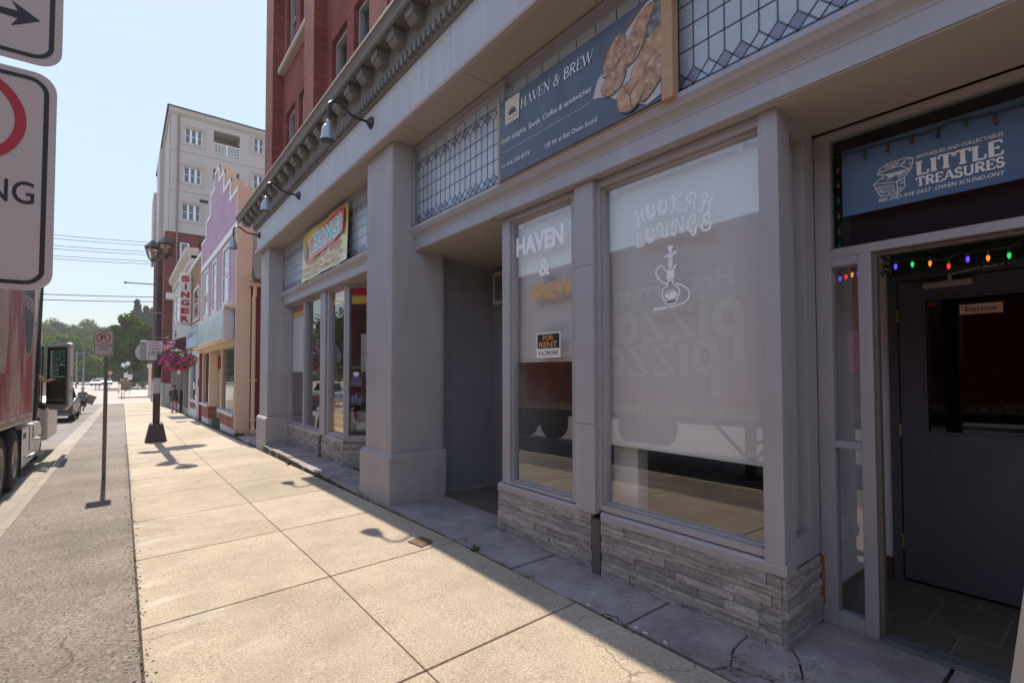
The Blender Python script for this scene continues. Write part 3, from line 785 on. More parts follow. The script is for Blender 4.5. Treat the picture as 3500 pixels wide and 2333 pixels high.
# ---- door wall of the antiques shop
DW = 3.55
m = MB()
m.box(DW, 1.17, 0, DW+0.09, 1.26, 3.163)
m.box(DW, 0.955, 0, DW+0.09, 1.025, 2.33); m.box(DW, -1.9, 2.33, DW+0.09, 1.17, 2.385)
m.box(DW, 1.025, 1.12, DW+0.09, 1.17, 1.165); m.box(DW, 1.025, 0.0, DW+0.09, 1.17, 0.085); m.box(DW, 1.025, 2.27, DW+0.09, 1.17, 2.33)
m.box(DW, -1.9, 3.10, DW+0.09, 1.17, 3.163)
m.box(DW, -1.9, 0, DW+0.09, -1.2, 2.33)
dwf = obj('door_wall_frame', m, GREY, B, bevel=0.004)
m = MB(); m.box(DW+0.006, 1.243, 0.12, DW+0.02, 1.262, 0.42); m.v = [v + Vector((-0.012,-0.004,0)) for v in m.v]
obj('rust_strip', m, paint('orange_rust', (0.33,0.12,0.03), 0.9, 0.4, 20), dwf)
m = MB()
for (a, b, c, d_) in ((1.05,1.165,1.17,2.265),(1.05,1.165,0.09,1.115),(1.025,1.05,1.165,2.27),(1.025,1.05,0.085,1.12)):
    pass
m.box(DW+0.04, 1.02, 1.16, DW+0.046, 1.175, 2.275); m.box(DW+0.04, 1.02, 0.08, DW+0.046, 1.175, 1.125)
obj('sidelight_glass', m, GLASS, dwf)
m = MB(); m.box(DW+0.04, -1.9, 2.38, DW+0.046, 1.175, 3.105); tg = obj('transom_glass', m, glass('dark_transom_glass', 1.45, (0.85,0.88,0.9)), dwf)
m = MB(); m.box(DW+0.02, 0.93, 0.03, DW+0.07, 0.953, 2.33); m.box(DW+0.03, -1.2, 2.305, DW+0.08, 0.953, 2.328)
obj('weather_strip', m, paint('worn_bare_metal', (0.16,0.13,0.11), 0.6, 0.4, 20, metal=0.3), dwf)
m = MB(); m.box(DW-0.03, -1.2, 0.0, DW+0.10, 0.95, 0.022)
for i in range(5): m.box(DW-0.02+i*0.022, -1.2, 0.022, DW-0.01+i*0.022, 0.95, 0.028)
obj('threshold', m, paint('threshold_metal', (0.28,0.29,0.31), 0.4, 0.15, 6, metal=0.7), dwf)
# vestibule behind it
VW = paint('vestibule_wall', (0.70,0.67,0.69), 0.7, 0.05, 1.5)
m = MB(); m.box(3.62, 1.28, 0, 4.74, 1.34, 3.2); m.box(4.72, 1.13, 0.16, 4.9, 1.34, 3.2); m.box(4.72, -1.9, 0, 4.9, -0.05, 2.36)
obj('vestibule_wall', m, VW, B)
m = MB(); m.box(4.71, 1.13, 0.0, 4.73, 1.28, 0.16); m.box(3.65,1.262,0,4.71,1.278,0.12); obj('skirting', m, paint('brown_skirting', (0.10,0.055,0.035), 0.6, 0.2, 5), B)
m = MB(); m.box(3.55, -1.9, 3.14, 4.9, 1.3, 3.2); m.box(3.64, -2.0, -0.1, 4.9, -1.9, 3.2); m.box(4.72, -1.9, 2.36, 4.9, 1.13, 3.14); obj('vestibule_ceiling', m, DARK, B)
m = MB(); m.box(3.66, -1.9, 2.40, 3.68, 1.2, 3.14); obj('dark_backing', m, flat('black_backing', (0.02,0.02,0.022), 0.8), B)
TILE = brickmat('vestibule_tile', (0.11,0.085,0.06), (0.125,0.095,0.07), (0.19,0.165,0.14), 'YX', 0.33, 0.5, 0.008, 0.2, 0.2)
m = MB(); m.box(3.60, -1.9, -0.05, 4.75, 1.3, 0.008); obj('tile_floor', m, TILE, B)
DOORM = paint('charcoal_door_paint', (0.085,0.08,0.10), 0.45, 0.06, 3, 0.1, 50)
m = MB(); m.box(4.695, 1.10, 0, 4.74, 1.16, 2.36); m.box(4.695, -0.02, 2.30, 4.74, 1.10, 2.36); m.box(4.695, -0.08, 0, 4.74, -0.02, 2.36)
dj = obj('inner_door_frame', m, DOORM, B, bevel=0.004)
m = MB()
m.box(4.70, 0.93, 0.03, 4.735, 1.092, 2.29); m.box(4.70, -0.01, 0.03, 4.735, 0.15, 2.29); m.box(4.70, 0.15, 2.13, 4.735, 0.93, 2.29); m.box(4.70, 0.15, 0.03, 4.735, 0.93, 1.16)
for (a0,a1,z0,z1) in ((0.93,0.945,1.145,2.145),(0.135,0.15,1.145,2.145),(0.15,0.93,2.13,2.145),(0.15,0.93,1.145,1.16)): m.box(4.692, a0, z0, 4.70, a1, z1)
dd = obj('inner_door', m, DOORM, B, bevel=0.003)
m = MB(); m.box(4.715, 0.15, 1.16, 4.72, 0.93, 2.13); obj('door_glass', m, glass('door_glass', 1.42, (0.4,0.38,0.36)), dd)
m = MB(); m.box(4.9, 0.0, 0.0, 5.0, 1.2, 2.4); obj('inner_room_wall', m, paint('reddish_dark_room', (0.10,0.055,0.048), 0.8, 0.3, 3), B)
for z in (0.31, 1.15, 2.03):
    m = MB(); m.tube([(4.688,1.096,z-0.05),(4.688,1.096,z+0.05)], 0.011, 8); obj('door_hinge', m, paint('aged_brass', (0.32,0.25,0.14), 0.45, 0.2, 20, metal=0.7), dd)
m = MB(); m.box(4.64, 0.66, 2.215, 4.69, 0.93, 2.255); m.tube([(4.66,0.78,2.255),(4.66,0.78,2.30)], 0.014)
m.tube([(4.66,0.78,2.30),(4.60,0.62,2.315),(4.67,0.45,2.335)], 0.008)
obj('door_closer', m, paint('closer_metal', (0.55,0.5,0.42), 0.4, 0.1, 8, metal=0.5), dd, bevel=0.004)
m = MB(); m.box(4.684, 0.515, 2.005, 4.691, 0.735, 2.075); es = obj('entrance_plate', m, flat('copper_plate', (0.80,0.55,0.44), 0.5), dd)
m = MB(); m.text('Entrance', (4.683, 0.705, 2.025), (0,-1,0), (0,0,1), 0.033, 0.16, bold=0.012, lift=0.0005); obj('lettering', m, BLACK, es)

# the rest of the building behind the shop fronts, so that no daylight leaks in from the back
m = MB(); m.box(8.0, -4, -0.5, 8.2, 12.9, 14.0); m.box(3.16, -4.0, 3.30, 8.0, 12.3, 3.42); m.box(3.3, -4.1, -0.5, 8.0, -4.0, 14.0); m.box(3.3, 12.31, -0.5, 8.0, 12.9, 5.4); m.box(2.9, -4, 14.0, 8.2, 12.9, 14.15)
obj('rear_wall', m, REDX, B)
m = MB(); m.box(4.9, -1.9, -0.05, 8.0, 1.27, 0.0); m.box(4.76, -0.3, 0.0, 8.0, -0.2, 3.2); obj('inner_room_floor', m, DARK, B)
# shop interiors, seen dimly below the blinds
m = MB(); m.box(3.3, 1.36, -0.05, 7.4, 5.6, 0.02); obj('shop_floor', m, paint('shop_floor', (0.14,0.11,0.09), 0.6, 0.2, 2), B)
m = MB(); m.box(7.4, 1.36, 0, 7.5, 5.6, 3.3); m.box(3.13, 1.36, 3.17, 7.4, 4.0, 3.25); m.box(4.5, 3.99, 0, 7.4, 4.05, 3.2); m.box(4.9, 1.28, 0, 7.4, 1.34, 3.2); m.box(3.13,1.34,0.5,4.9,1.36,3.2)
obj('shop_interior_wall', m, paint('shop_wall', (0.24,0.21,0.20), 0.8, 0.15, 1.5), B)
m = MB(); m.box(3.19, 2.42, 0.5, 3.32, 2.66, 3.1); obj('inner_reveal', m, paint('white_reveal', (0.6,0.6,0.6), 0.7, 0.05, 2), B)
m = MB(); m.box(3.35, 1.4, 0.02, 3.9, 2.4, 0.62); m.box(3.33, 1.4, 0.62, 3.95, 2.4, 0.65); obj('display_counter', m, paint('black_counter', (0.035,0.03,0.035), 0.4, 0.2, 3), B, bevel=0.005)
m = MB(); m.box(3.35, 8.0, -0.05, 7, 12.2, 0.05); m.box(6.0, 7.0, 0, 6.1, 12.2, 3.3); m.box(3.1, 12.19, 0, 6.1, 12.3, 3.3); m.box(3.2, 6.5, 3.17, 6.1, 12.2, 3.25); m.box(3.3, 6.45, 0, 6.1, 6.5, 3.3)
obj('gift_shop_interior', m, paint('gift_shop_wall', (0.30,0.28,0.28), 0.8, 0.2, 1.5), B)
m = MB(); m.box(4.2, 8.2, 0.05, 4.7, 8.9, 2.0); obj('red_cooler', m, paint('red_cooler_paint', (0.30,0.02,0.03), 0.4, 0.1, 3), B)
m = MB()
for z in (0.5, 0.9, 1.3, 1.7): m.box(4.0, 10.2, z, 4.5, 12.0, z+0.03)
for yy in (10.2, 11.1, 11.97): m.box(4.0, yy, 0.05, 4.5, yy+0.03, 1.9)
obj('display_shelf', m, paint('shelf_grey', (0.3,0.3,0.3), 0.6, 0.1, 3), B)
for (z, c_) in ((0.55,(0.5,0.1,0.1)),(0.95,(0.2,0.3,0.5)),(1.35,(0.5,0.4,0.1))):
    m = MB()
    for i in range(8): m.box(4.02, 10.3+i*0.2, z-0.015, 4.2, 10.3+i*0.2+0.14, z+0.1+0.05*((i*5)%3))
    obj('goods', m, paint('goods_%d' % int(z*100), c_, 0.5, 0.4, 9), B)
# band and paper in the gift shop windows
def winband(gy0, gy1, x):
    m = MB(); m.box(x, gy0, 2.98, x+0.003, gy1, 3.10); obj('red_band', m, paint('red_band', (0.55,0.03,0.04), 0.5, 0.1, 4), B)
    m = MB(); m.box(x, gy0, 2.87, x+0.003, gy1, 2.98); obj('yellow_band', m, paint('yellow_band', (0.75,0.52,0.06), 0.5, 0.1, 4), B)
winband(11.04, 12.12, 3.092); winband(8.57, 9.31, 3.092)
m = MB(); splay(m, 0.1, 1.0, 2.95, 3.08, 0.06, 0.063); obj('red_band', m, paint('red_band', (0.55,0.03,0.04)), so_)
m = MB(); splay(m, 0.1, 1.0, 2.81, 2.95, 0.06, 0.063); obj('yellow_band', m, paint('yellow_band', (0.75,0.52,0.06)), so_)
m = MB(); splay(m, 0.22, 0.62, 0.95, 1.5, 0.5, 0.55); obj('red_panel', m, paint('red_cooler_paint', (0.30,0.02,0.03)), so_)
m = MB(); splay(m, 0.15, 0.5, 1.62, 2.3, 0.35, 0.40); splay(m, 0.55, 0.9, 1.7, 2.2, 0.3, 0.34); obj('hanging_card', m, flat('card_grey', (0.5,0.5,0.48), 0.7), so_)
m = MB(); splay(m, 0.1, 0.9, 0.55, 0.9, 0.3, 0.34); obj('cream_box', m, flat('box_cream', (0.55,0.5,0.42), 0.7), so_)
m = MB()
o = Vector((3.02,8.5,0)) + Vector((1,-1,0)).normalized()*0.13 + Vector((1,1,0)).normalized()*0.036
sh = [(-0.0,0.30),(0.04,0.33),(0.085,0.34),(0.13,0.33),(0.17,0.30),(0.17,0.14),(0.13,0.05),(0.085,0.0),(0.04,0.05),(0,0.14)]
m.plane_pts([(a*0.85, b*0.72) for a, b in sh], o + Vector((0,0,1.36)), Vector((1,-1,0)).normalized(), (0,0,1))
obj('shield_sticker', m, paint('shield_blue', (0.12,0.09,0.30), 0.4, 0.2, 20), so_)
m = MB(); m.plane_pts([(a*0.6+0.02, b*0.25+0.17) for a, b in sh], o + Vector((-0.0015,-0.0015,1.36)), Vector((1,-1,0)).normalized(), (0,0,1)); obj('shield_label', m, WHITE, so_)

def arc_pts(r): return [(r*cos(2*pi*k/7), r*sin(2*pi*k/7)) for k in range(7)]
# joints, seams and fixings that break up the painted surfaces
JL = flat('joint_dark', (0.07,0.065,0.065), 0.8)  # dark colour of the joint lines and nail holes
m = MB()
for y in (11.6, 8.95, 7.1, 4.1, 1.9): m.box(2.4992, y, 4.6, 2.5005, y+0.004, 5.05)
obj('fascia_joint', m, JL, B)
m = MB()
for y in (12.0, 10.6, 9.0, 7.6, 5.2, 3.9, 2.5, 1.1): m.box(2.50, y, 4.4838, 2.86, y+0.005, 4.4855)
obj('soffit_joint', m, JL, B)
m = MB(); m.box(2.9538, 2.66, 2.47, 2.956, 2.87, 2.4735); m.box(2.9538, 2.66, 1.18, 2.956, 2.87, 1.1825); obj('pilaster_joint', m, JL, B)
m = MB()
for i, (y, z) in enumerate(((12.197,3.35),(12.197,2.95),(12.197,2.2),(12.197,1.75),(12.197,0.95),(12.197,0.78))): m.lathe((2.66,y,z), [(0.016,0.0),(0.016,-0.012),(0.006,-0.016)], 8, 'y')
obj('anchor_bolt', m, flat('pale_bolt', (0.6,0.58,0.58), 0.4), B)
m = MB()
rn = random.Random(3)
for i in range(26): y = rn.uniform(-0.5, 5.5); z = rn.choice([3.30, 3.31, 3.19, 3.36]); m.plane_pts(arc_pts(0.004), (2.8985 if z < 3.29 else 2.89, y, z), (0,-1,0), (0,0,1))
obj('nail_hole', m, JL, B)
m = MB(); m.tube([(2.845,5.56,3.46),(2.845,5.56,4.40)], 0.011, 6); m.tube([(2.88,3.72,3.16),(2.88,3.95,3.155),(2.93,4.0,3.15)], 0.006, 5); obj('cable', m, GREYD, B)
# ---------------------------------------------------------------- stroke lettering for serif and curly writing
def arc(cx, cy, rx, ry, a0, a1, n=10):
    return [(cx+rx*cos(radians(a0+(a1-a0)*i/n)), cy+ry*sin(radians(a0+(a1-a0)*i/n))) for i in range(n+1)]
def serif_glyph(ch):
    """(advance, strokes[(points, weight)], serifs[(x, y, width)]) in cap-height units; weight 1 thick, 0 thin"""
    G = {
     'A': (0.78, [([(0.06,0),(0.37,1)],0), ([(0.37,1),(0.70,0)],1), ([(0.17,0.34),(0.58,0.34)],0)], [(0.06,0,.24),(0.70,0,.28)]),
     'B': (0.68, [([(0.15,0),(0.15,1)],1), ([(0.15,0.98)]+arc(0.33,0.75,0.2,0.23,90,-90)+[(0.15,0.52)],.6), ([(0.15,0.52)]+arc(0.36,0.27,0.23,0.25,90,-90)+[(0.15,0.02)],.6)], []),
     'E': (0.64, [([(0.15,0),(0.15,1)],1), ([(0.06,0.02),(0.56,0.02)],0), ([(0.15,0.52),(0.42,0.52)],0), ([(0.06,0.98),(0.53,0.98)],0), ([(0.56,0.0),(0.58,0.24)],0), ([(0.53,1.0),(0.55,0.78)],0), ([(0.42,0.42),(0.42,0.62)],0)], []),
     'G': (0.80, [(arc(0.42,0.5,0.33,0.5,50,300,16),.8), ([(0.68,0.06),(0.68,0.44)],1), ([(0.63,0.66),(0.66,0.98)],0)], [(0.66,0.44,.3)]),
     'H': (0.84, [([(0.16,0),(0.16,1)],1), ([(0.66,0),(0.66,1)],1), ([(0.16,0.5),(0.66,0.5)],0)], [(0.16,0,.27),(0.16,1,.27),(0.66,0,.27),(0.66,1,.27)]),
     'I': (0.36, [([(0.18,0),(0.18,1)],1)], [(0.18,0,.28),(0.18,1,.28)]),
     'L': (0.62, [([(0.15,0),(0.15,1)],1), ([(0.06,0.02),(0.54,0.02)],0), ([(0.54,0),(0.56,0.28)],0)], [(0.15,1,.28)]),
     'N': (0.84, [([(0.14,0),(0.14,1)],0), ([(0.12,1),(0.68,0)],1), ([(0.68,0),(0.68,1)],0)], [(0.14,0,.24),(0.10,1,.2),(0.68,1,.24)]),
     'R': (0.74, [([(0.15,0),(0.15,1)],1), ([(0.15,0.98)]+arc(0.36,0.74,0.22,0.24,90,-90)+[(0.15,0.5)],.6), ([(0.36,0.5),(0.64,0.0)],1)], [(0.15,0,.28),(0.66,0,.2)]),
     'S': (0.58, [(arc(0.29,0.74,0.19,0.24,35,270,10)+arc(0.29,0.26,0.21,0.24,90,-145,10),.7), ([(0.46,0.72),(0.47,0.98)],0), ([(0.10,0.02),(0.10,0.3)],0)], []),
     'T': (0.70, [([(0.35,0),(0.35,1)],1), ([(0.05,0.98),(0.65,0.98)],0), ([(0.06,1),(0.05,0.74)],0), ([(0.64,1),(0.65,0.74)],0)], [(0.35,0,.3)]),
     'U': (0.80, [([(0.16,1),(0.16,0.3)]+arc(0.40,0.27,0.24,0.27,180,360)+[(0.64,1)],.7)], [(0.16,1,.28),(0.64,1,.24)]),
     'V': (0.76, [([(0.06,1),(0.38,0)],1), ([(0.38,0),(0.68,1)],0)], [(0.08,1,.26),(0.68,1,.22)]),
     'W': (1.08, [([(0.06,1),(0.32,0)],1), ([(0.32,0),(0.52,0.85)],0), ([(0.50,1),(0.76,0)],1), ([(0.76,0),(1.0,1)],0)], [(0.08,1,.24),(0.52,1,.24),(1.0,1,.2)]),
     '&': (0.86, [([(0.74,0.55)]+arc(0.36,0.26,0.26,0.26,0,-200,10)+[(0.46,0.72)]+arc(0.36,0.82,0.13,0.16,0,200,8)+[(0.72,0.0)],.6)], []),
     ' ': (0.34, [], [])}
    return G[ch]
def serif_text(mb, s, o, R, U, h, wd, thick=0.15, thin=0.05, slab=0.05, slant=0.0, lift=0.0):
    o, R, U = Vector(o), Vector(R).normalized(), Vector(U).normalized()
    tot = sum(serif_glyph(c)[0] for c in s); k = wd/tot; x = 0
    N_ = R.cross(U).normalized(); lf = lift
    for c in s:
        adv, st, sf = serif_glyph(c)
        for pts, wt in st:
            P = [((x+a)*k + slant*b*h, b*h) for a, b in pts]
            lf += 0.00006
            mb.ribbon(P, (thin + (thick-thin)*wt)*h, o, R, U, lift=lf)
        for a, b, wdt in sf:
            yy = slab*0.5 if b < 0.5 else 1-slab*0.5
            lf += 0.00006
            mb.ribbon([((x+a-wdt/2)*k + slant*yy*h, yy*h), ((x+a+wdt/2)*k + slant*yy*h, yy*h)], slab*h, o, R, U, lift=lf)
        x += adv
def curly(ch):
    C = {
     'H': [arc(0.2,0.84,0.11,0.13,-60,200,8)[::1]+[(0.10,0.55)]+[(0.28,0.9)], ],
    }
    H = [[(0.08,0.62)]+arc(0.19,0.80,0.12,0.16,200,20,8)+[(0.29,0.5),(0.27,0.15)]+arc(0.16,0.10,0.11,0.12,0,-230,10), [(0.10,0.50),(0.62,0.50)], [(0.66,1.0),(0.62,0.5),(0.66,0.05),(0.74,0.0)]]
    O = [arc(0.32,0.5,0.27,0.48,60,420,22)+arc(0.33,0.55,0.15,0.36,110,270,8)+arc(0.36,0.26,0.07,0.08,250,420,6)]
    K = [[(0.06,0.66)]+arc(0.17,0.82,0.11,0.14,200,20,8)+[(0.27,0.5),(0.25,0.12)]+arc(0.15,0.09,0.10,0.11,0,-230,10), arc(0.62,0.90,0.07,0.08,-30,140,6)+[(0.5,0.82),(0.28,0.46)], [(0.28,0.46),(0.44,0.2),(0.6,0.03)]+arc(0.66,0.10,0.07,0.09,250,380,5)]
    A = [arc(0.22,0.62,0.10,0.10,-60,-230,8)+arc(0.40,0.66,0.28,0.32,160,30,10)+[(0.66,0.6),(0.67,0.1),(0.76,0.0)], [(0.36,0.95),(0.34,0.5),(0.26,0.1)]+arc(0.16,0.10,0.10,0.10,0,-200,8), [(0.30,0.42),(0.68,0.42)]]
    L = [arc(0.30,0.80,0.09,0.10,-120,90,8)+arc(0.32,0.75,0.15,0.24,90,170,6)+[(0.15,0.3),(0.08,0.05)], [(-0.06,0.0),(0.08,0.07),(0.25,0.05),(0.45,0.02),(0.56,0.16)]]
    U = [arc(0.13,0.62,0.09,0.09,-30,-230,8)+arc(0.24,0.78,0.16,0.20,150,10,8)+[(0.40,0.4)]+arc(0.56,0.28,0.17,0.28,190,300,8)+[(0.72,0.5),(0.74,0.95)], [(0.74,0.95),(0.70,0.4),(0.74,0.08),(0.84,0.02)]]
    Nn = [arc(0.14,0.60,0.09,0.09,-30,-230,8)+arc(0.26,0.74,0.17,0.24,150,30,8)+[(0.56,0.4),(0.74,0.0)], [(0.28,0.9),(0.32,0.5),(0.28,0.12)]+arc(0.18,0.10,0.10,0.10,0,-230,8), [(0.74,0.0),(0.72,0.5),(0.74,0.95)]+arc(0.80,0.95,0.06,0.06,180,40,5)]
    Gg = [arc(0.38,0.66,0.14,0.18,-150,60,9)+arc(0.38,0.5,0.30,0.48,60,300,16)+[(0.60,0.36)], [(0.62,0.40),(0.60,0.05)]+arc(0.46,-0.06,0.13,0.14,20,-200,9)]
    E_ = [arc(0.40,0.80,0.09,0.09,-120,60,7)+arc(0.34,0.76,0.20,0.24,60,260,11)+[(0.40,0.53)], [(0.40,0.53)]+arc(0.34,0.27,0.25,0.27,110,400,16)+arc(0.42,0.34,0.10,0.10,40,200,6)]
    return {'H': (0.80,H),'O':(0.72,O),'K':(0.82,K),'A':(0.86,A),'L':(0.68,L),'U':(0.92,U),'N':(0.92,Nn),'G':(0.80,Gg),'E':(0.70,E_)}[ch]

RY, UZ = (0,-1,0), (0,0,1)          # reading direction on the shop front (normal points to the street)
def onto(x): return lambda y, z: (x, y, z)

# ---- window lettering (vinyl on the glass)
m = MB(); m.text('HAVEN', (3.0575, 3.77, 2.745), RY, UZ, 0.19, 0.67, bold=0.045); m.text('&', (3.0575, 3.43, 2.50), RY, UZ, 0.165, 0.15, bold=0.015)
obj('vinyl_lettering', m, VINYL, W1)
m = MB(); m.text('BREW', (3.0575, 3.55, 2.28), RY, UZ, 0.155, 0.57, bold=0.045); obj('gold_lettering', m, paint('gold_vinyl', (0.62,0.36,0.14), 0.45, 0.2, 6), W1)
def curly_line(mb, s, pts, h, wd):
    """letters set along a rising curve from pts[0] to pts[1]"""
    tot = sum(curly(c)[0] for c in s); x = 0; lf = 0.0
    for c in s:
        adv, st = curly(c); u = (x+adv/2)/tot
        base = pts[0][1] + (pts[1][1]-pts[0][1])*u + pts[2]*4*u*(1-u)
        sl = ((pts[1][1]-pts[0][1]) + pts[2]*4*(1-2*u))/wd
        R_ = Vector((0,-1,sl)).normalized(); U_ = Vector((0,sl,1)).normalized()
        o = Vector((3.0575, pts[0][0]-(x/tot)*wd, base - sl*(adv/2/tot)*wd))
        for P in st:
            lf += 0.00005
            mb.ribbon([(a*wd/tot, b*h) for a, b in P], [0.009+0.006*sin(pi*i/max(1,len(P)-1)) for i in range(len(P))], o, R_, U_, lift=lf)
        x += adv
m = MB()
curly_line(m, 'HOOKAH', [(2.32,2.705),(1.70,2.665),0.055], 0.125, 0.62)
curly_line(m, 'LOUNGE', [(2.31,2.545),(1.70,2.545),0.03], 0.115, 0.61)
# water pipe emblem
def hk(x, y): return (x*0.42, y*0.42)      # unit: emblem height 0.42 m, origin bottom centre
def HP(mb, pts, lift=0.0): mb.plane_pts([hk(a, b) for a, b in pts], (3.0575-lift, 2.02, 2.085), RY, UZ)
def HR(mb, pts, wd, lift=0.0): mb.ribbon([hk(a, b) for a, b in pts], wd, (3.0575-lift, 2.02, 2.085), RY, UZ)
HP(m, [(-0.05,1.0),(0.06,1.0),(0.035,0.95),(0.03,0.9),(-0.02,0.9),(-0.03,0.95)])
HP(m, [(-0.13,0.84),(0.14,0.89),(0.12,0.85),(-0.10,0.815)])
HP(m, [(-0.03,0.88),(0.03,0.89),(0.025,0.855),(-0.025,0.85)]); HP(m, [(-0.05,0.825),(0.06,0.84),(0.05,0.81),(-0.04,0.80)])
HR(m, [(-0.022,0.81),(-0.025,0.58)], 0.008); HR(m, [(0.002,0.81),(0.0,0.58)], 0.006); HR(m, [(0.028,0.81),(0.03,0.58)], 0.009)
HP(m, [(-0.06,0.60),(0.06,0.60),(0.08,0.55),(0.06,0.50),(-0.06,0.50),(-0.07,0.55)]); HP(m, [(-0.08,0.49),(0.08,0.51),(0.09,0.47),(0.06,0.45),(-0.05,0.44),(-0.09,0.46)]); HP(m, [(-0.06,0.43),(0.06,0.44),(0.05,0.40),(-0.05,0.40)])
HR(m, [(-0.04,0.40),(-0.06,0.32)]+arc(0.0,0.19,0.17,0.155,140,400,18)+[(0.06,0.32),(0.04,0.40)], 0.009)
HP(m, arc(0.005,0.18,0.125,0.10,180,360,12)+[(0.12,0.19),(0.05,0.21),(-0.05,0.19)]); HR(m, arc(0.0,0.21,0.10,0.025,20,170,8), 0.006)
HR(m, arc(0.0,0.02,0.12,0.02,0,360,14), 0.008); HP(m, [(-0.07,0.05),(0.09,0.06),(0.1,0.035),(-0.08,0.03)])
HR(m, [(-0.06,0.60),(-0.12,0.66),(-0.2,0.69),(-0.27,0.65),(-0.29,0.57),(-0.24,0.47),(-0.15,0.39),(-0.06,0.345)], 0.010)
HP(m, [(-0.05,0.60),(-0.13,0.67),(-0.14,0.63),(-0.09,0.57)])
HR(m, [(0.06,0.60),(0.12,0.66)], 0.014)
HR(m, [(0.10,0.34),(0.22,0.30),(0.32,0.22),(0.36,0.14),(0.33,0.05),(0.24,-0.01),(0.08,-0.04),(-0.1,-0.05)], 0.010); HR(m, [(-0.1,-0.05),(-0.34,-0.055)], 0.018)
obj('vinyl_lettering', m, VINYL, W2)

# ---- roller blinds hanging inside the windows
def blindmat():
    m, t, out = newmat('roller_blind_fabric'); v = coords(t, (1, 60, 60))
    col = mix(t, noise(t, v, 8, 2), (0.74,0.715,0.70), (0.79,0.765,0.75))
    p = N(t, 'ShaderNodeBsdfDiffuse'); t.links.new(col, p.inputs[0]); tr = N(t, 'ShaderNodeBsdfTranslucent'); tr.inputs[0].default_value = (0.4,0.38,0.36,1)
    mx = N(t, 'ShaderNodeMixShader'); mx.inputs[0].default_value = 0.03; t.links.new(p.outputs[0], mx.inputs[1]); t.links.new(tr.outputs[0], mx.inputs[2]); t.links.new(mx.outputs[0], out.inputs[0]); return m
BLIND = blindmat()
def blind(y0, y1, zb, label, grp):
    t = thing('roller_blind', label, 'roller blind', (3.15, (y0+y1)/2, zb), grp)
    m = MB(); n = 14
    for i in range(n):
        a, b = y0+(y1-y0)*i/n, y0+(y1-y0)*(i+1)/n
        xa, xb = 3.145+0.004*sin(i*1.7), 3.145+0.004*sin((i+1)*1.7)
        m.add([(xa,a,zb+0.02),(xb,b,zb+0.02),(3.145,b,3.10),(3.145,a,3.10)], [(0,1,2,3)])
    obj('blind_fabric', m, BLIND, t, smooth=True)
    m = MB(); m.box(3.135, y0-0.005, zb-0.012, 3.155, y1+0.005, zb+0.024); obj('bottom_bar', m, flat('pale_bar', (0.62,0.61,0.58), 0.4), t, bevel=0.004)
    m = MB(); m.tube([(3.16,y0-0.01,3.10),(3.16,y1+0.01,3.10)], 0.03, 10); obj('roller_tube', m, flat('pale_bar', (0.62,0.61,0.58)), t, smooth='angle')
    for yb in (y0+0.08, y1-0.12):
        m = MB(); m.box(3.10, yb, 3.05, 3.16, yb+0.05, 3.09); m.box(3.10, yb+0.012, 3.028, 3.13, yb+0.022, 3.05); obj('bracket_clip', m, flat('clip_plastic', (0.7,0.7,0.68), 0.3), t)
blind(2.98, 3.86, 1.71, 'pale roller blind half lowered in the narrow window behind white HAVEN letters', 'roller blinds')
blind(1.42, 2.66, 1.02, 'wide pale roller blind lowered behind the white water pipe emblem', 'roller blinds')

# ---- FOR RENT card
t = thing('for_rent_sign', 'black and orange FOR RENT card with a handwritten phone number in the narrow window', 'sign', (3.055, 3.305, 1.74))
m = MB(); m.box(3.054, 3.145, 1.735, 3.0585, 3.465, 1.965); cd = obj('card', m, WHITE, t)
m = MB(); m.plane_pts([(0.012,0.085),(0.308,0.085),(0.308,0.218),(0.012,0.218)], (3.0535,3.465,1.735), RY, UZ); obj('card_print', m, BLACK, cd)
m = MB(); m.text('FOR', (3.053,3.305,1.895), RY, UZ, 0.046, 0.145, bold=0.012, align='C'); m.text('RENT', (3.053,3.305,1.83), RY, UZ, 0.052, 0.245, bold=0.012, align='C'); obj('orange_lettering', m, flat('rent_orange', (0.80,0.33,0.08), 0.5), cd)
m = MB(); m.text('416.294.9042', (3.053,3.305,1.756), RY, UZ, 0.044, 0.27, align='C', bold=0.004); obj('phone_number', m, BLACK, cd)

# ---- the bakery banner
def bs(y, z, k=0.9556): return (y*k, 1.6+(z-1.6)*k)
BX = 2.795
t = thing('bakery_banner', 'dark blue HAVEN & BREW banner with bread rolls, on a bare timber frame', 'banner', (BX, 2.8, 3.43))
m = MB(); n = 44; rows = 10; vs = []
def dimple(y, z):
    return 0.0012*sin(y*9+z*4) + 0.0008*sin(y*23-z*13) + 0.0006*sin(z*21+y*5)
for j in range(rows+1):
    for i in range(n+1):
        y = 3.70 - (3.70-1.885)*i/n; z = 3.425 + 0.755*j/rows
        vs.append((BX + dimple(y, z)*(0.3+0.7*min(1, 4*min(i/n, 1-i/n))), y, z))
fs = [[j*(n+1)+i, j*(n+1)+i+1, (j+1)*(n+1)+i+1, (j+1)*(n+1)+i] for j in range(rows) for i in range(n)]
m.add(vs, fs)
sheet = obj('banner_sheet', m, paint('navy_vinyl', (0.042,0.052,0.090), 0.33, 0.12, 2.0, 1.0, 5.5, spec=0.6), t, smooth=True)
PX = BX - 0.0045
m = MB()
serif_text(m, 'HAVEN & BREW', (PX, bs(3.54,0)[0], bs(0,4.105)[1]), RY, UZ, 0.088, 0.88, 0.13, 0.04, 0.04, 0.12)
m.text('Fresh delights, Spuds, Coffee & sandwiches', (PX, bs(3.84,0)[0], bs(0,3.85)[1]), RY, UZ, 0.062, 1.15, shear=0.25)
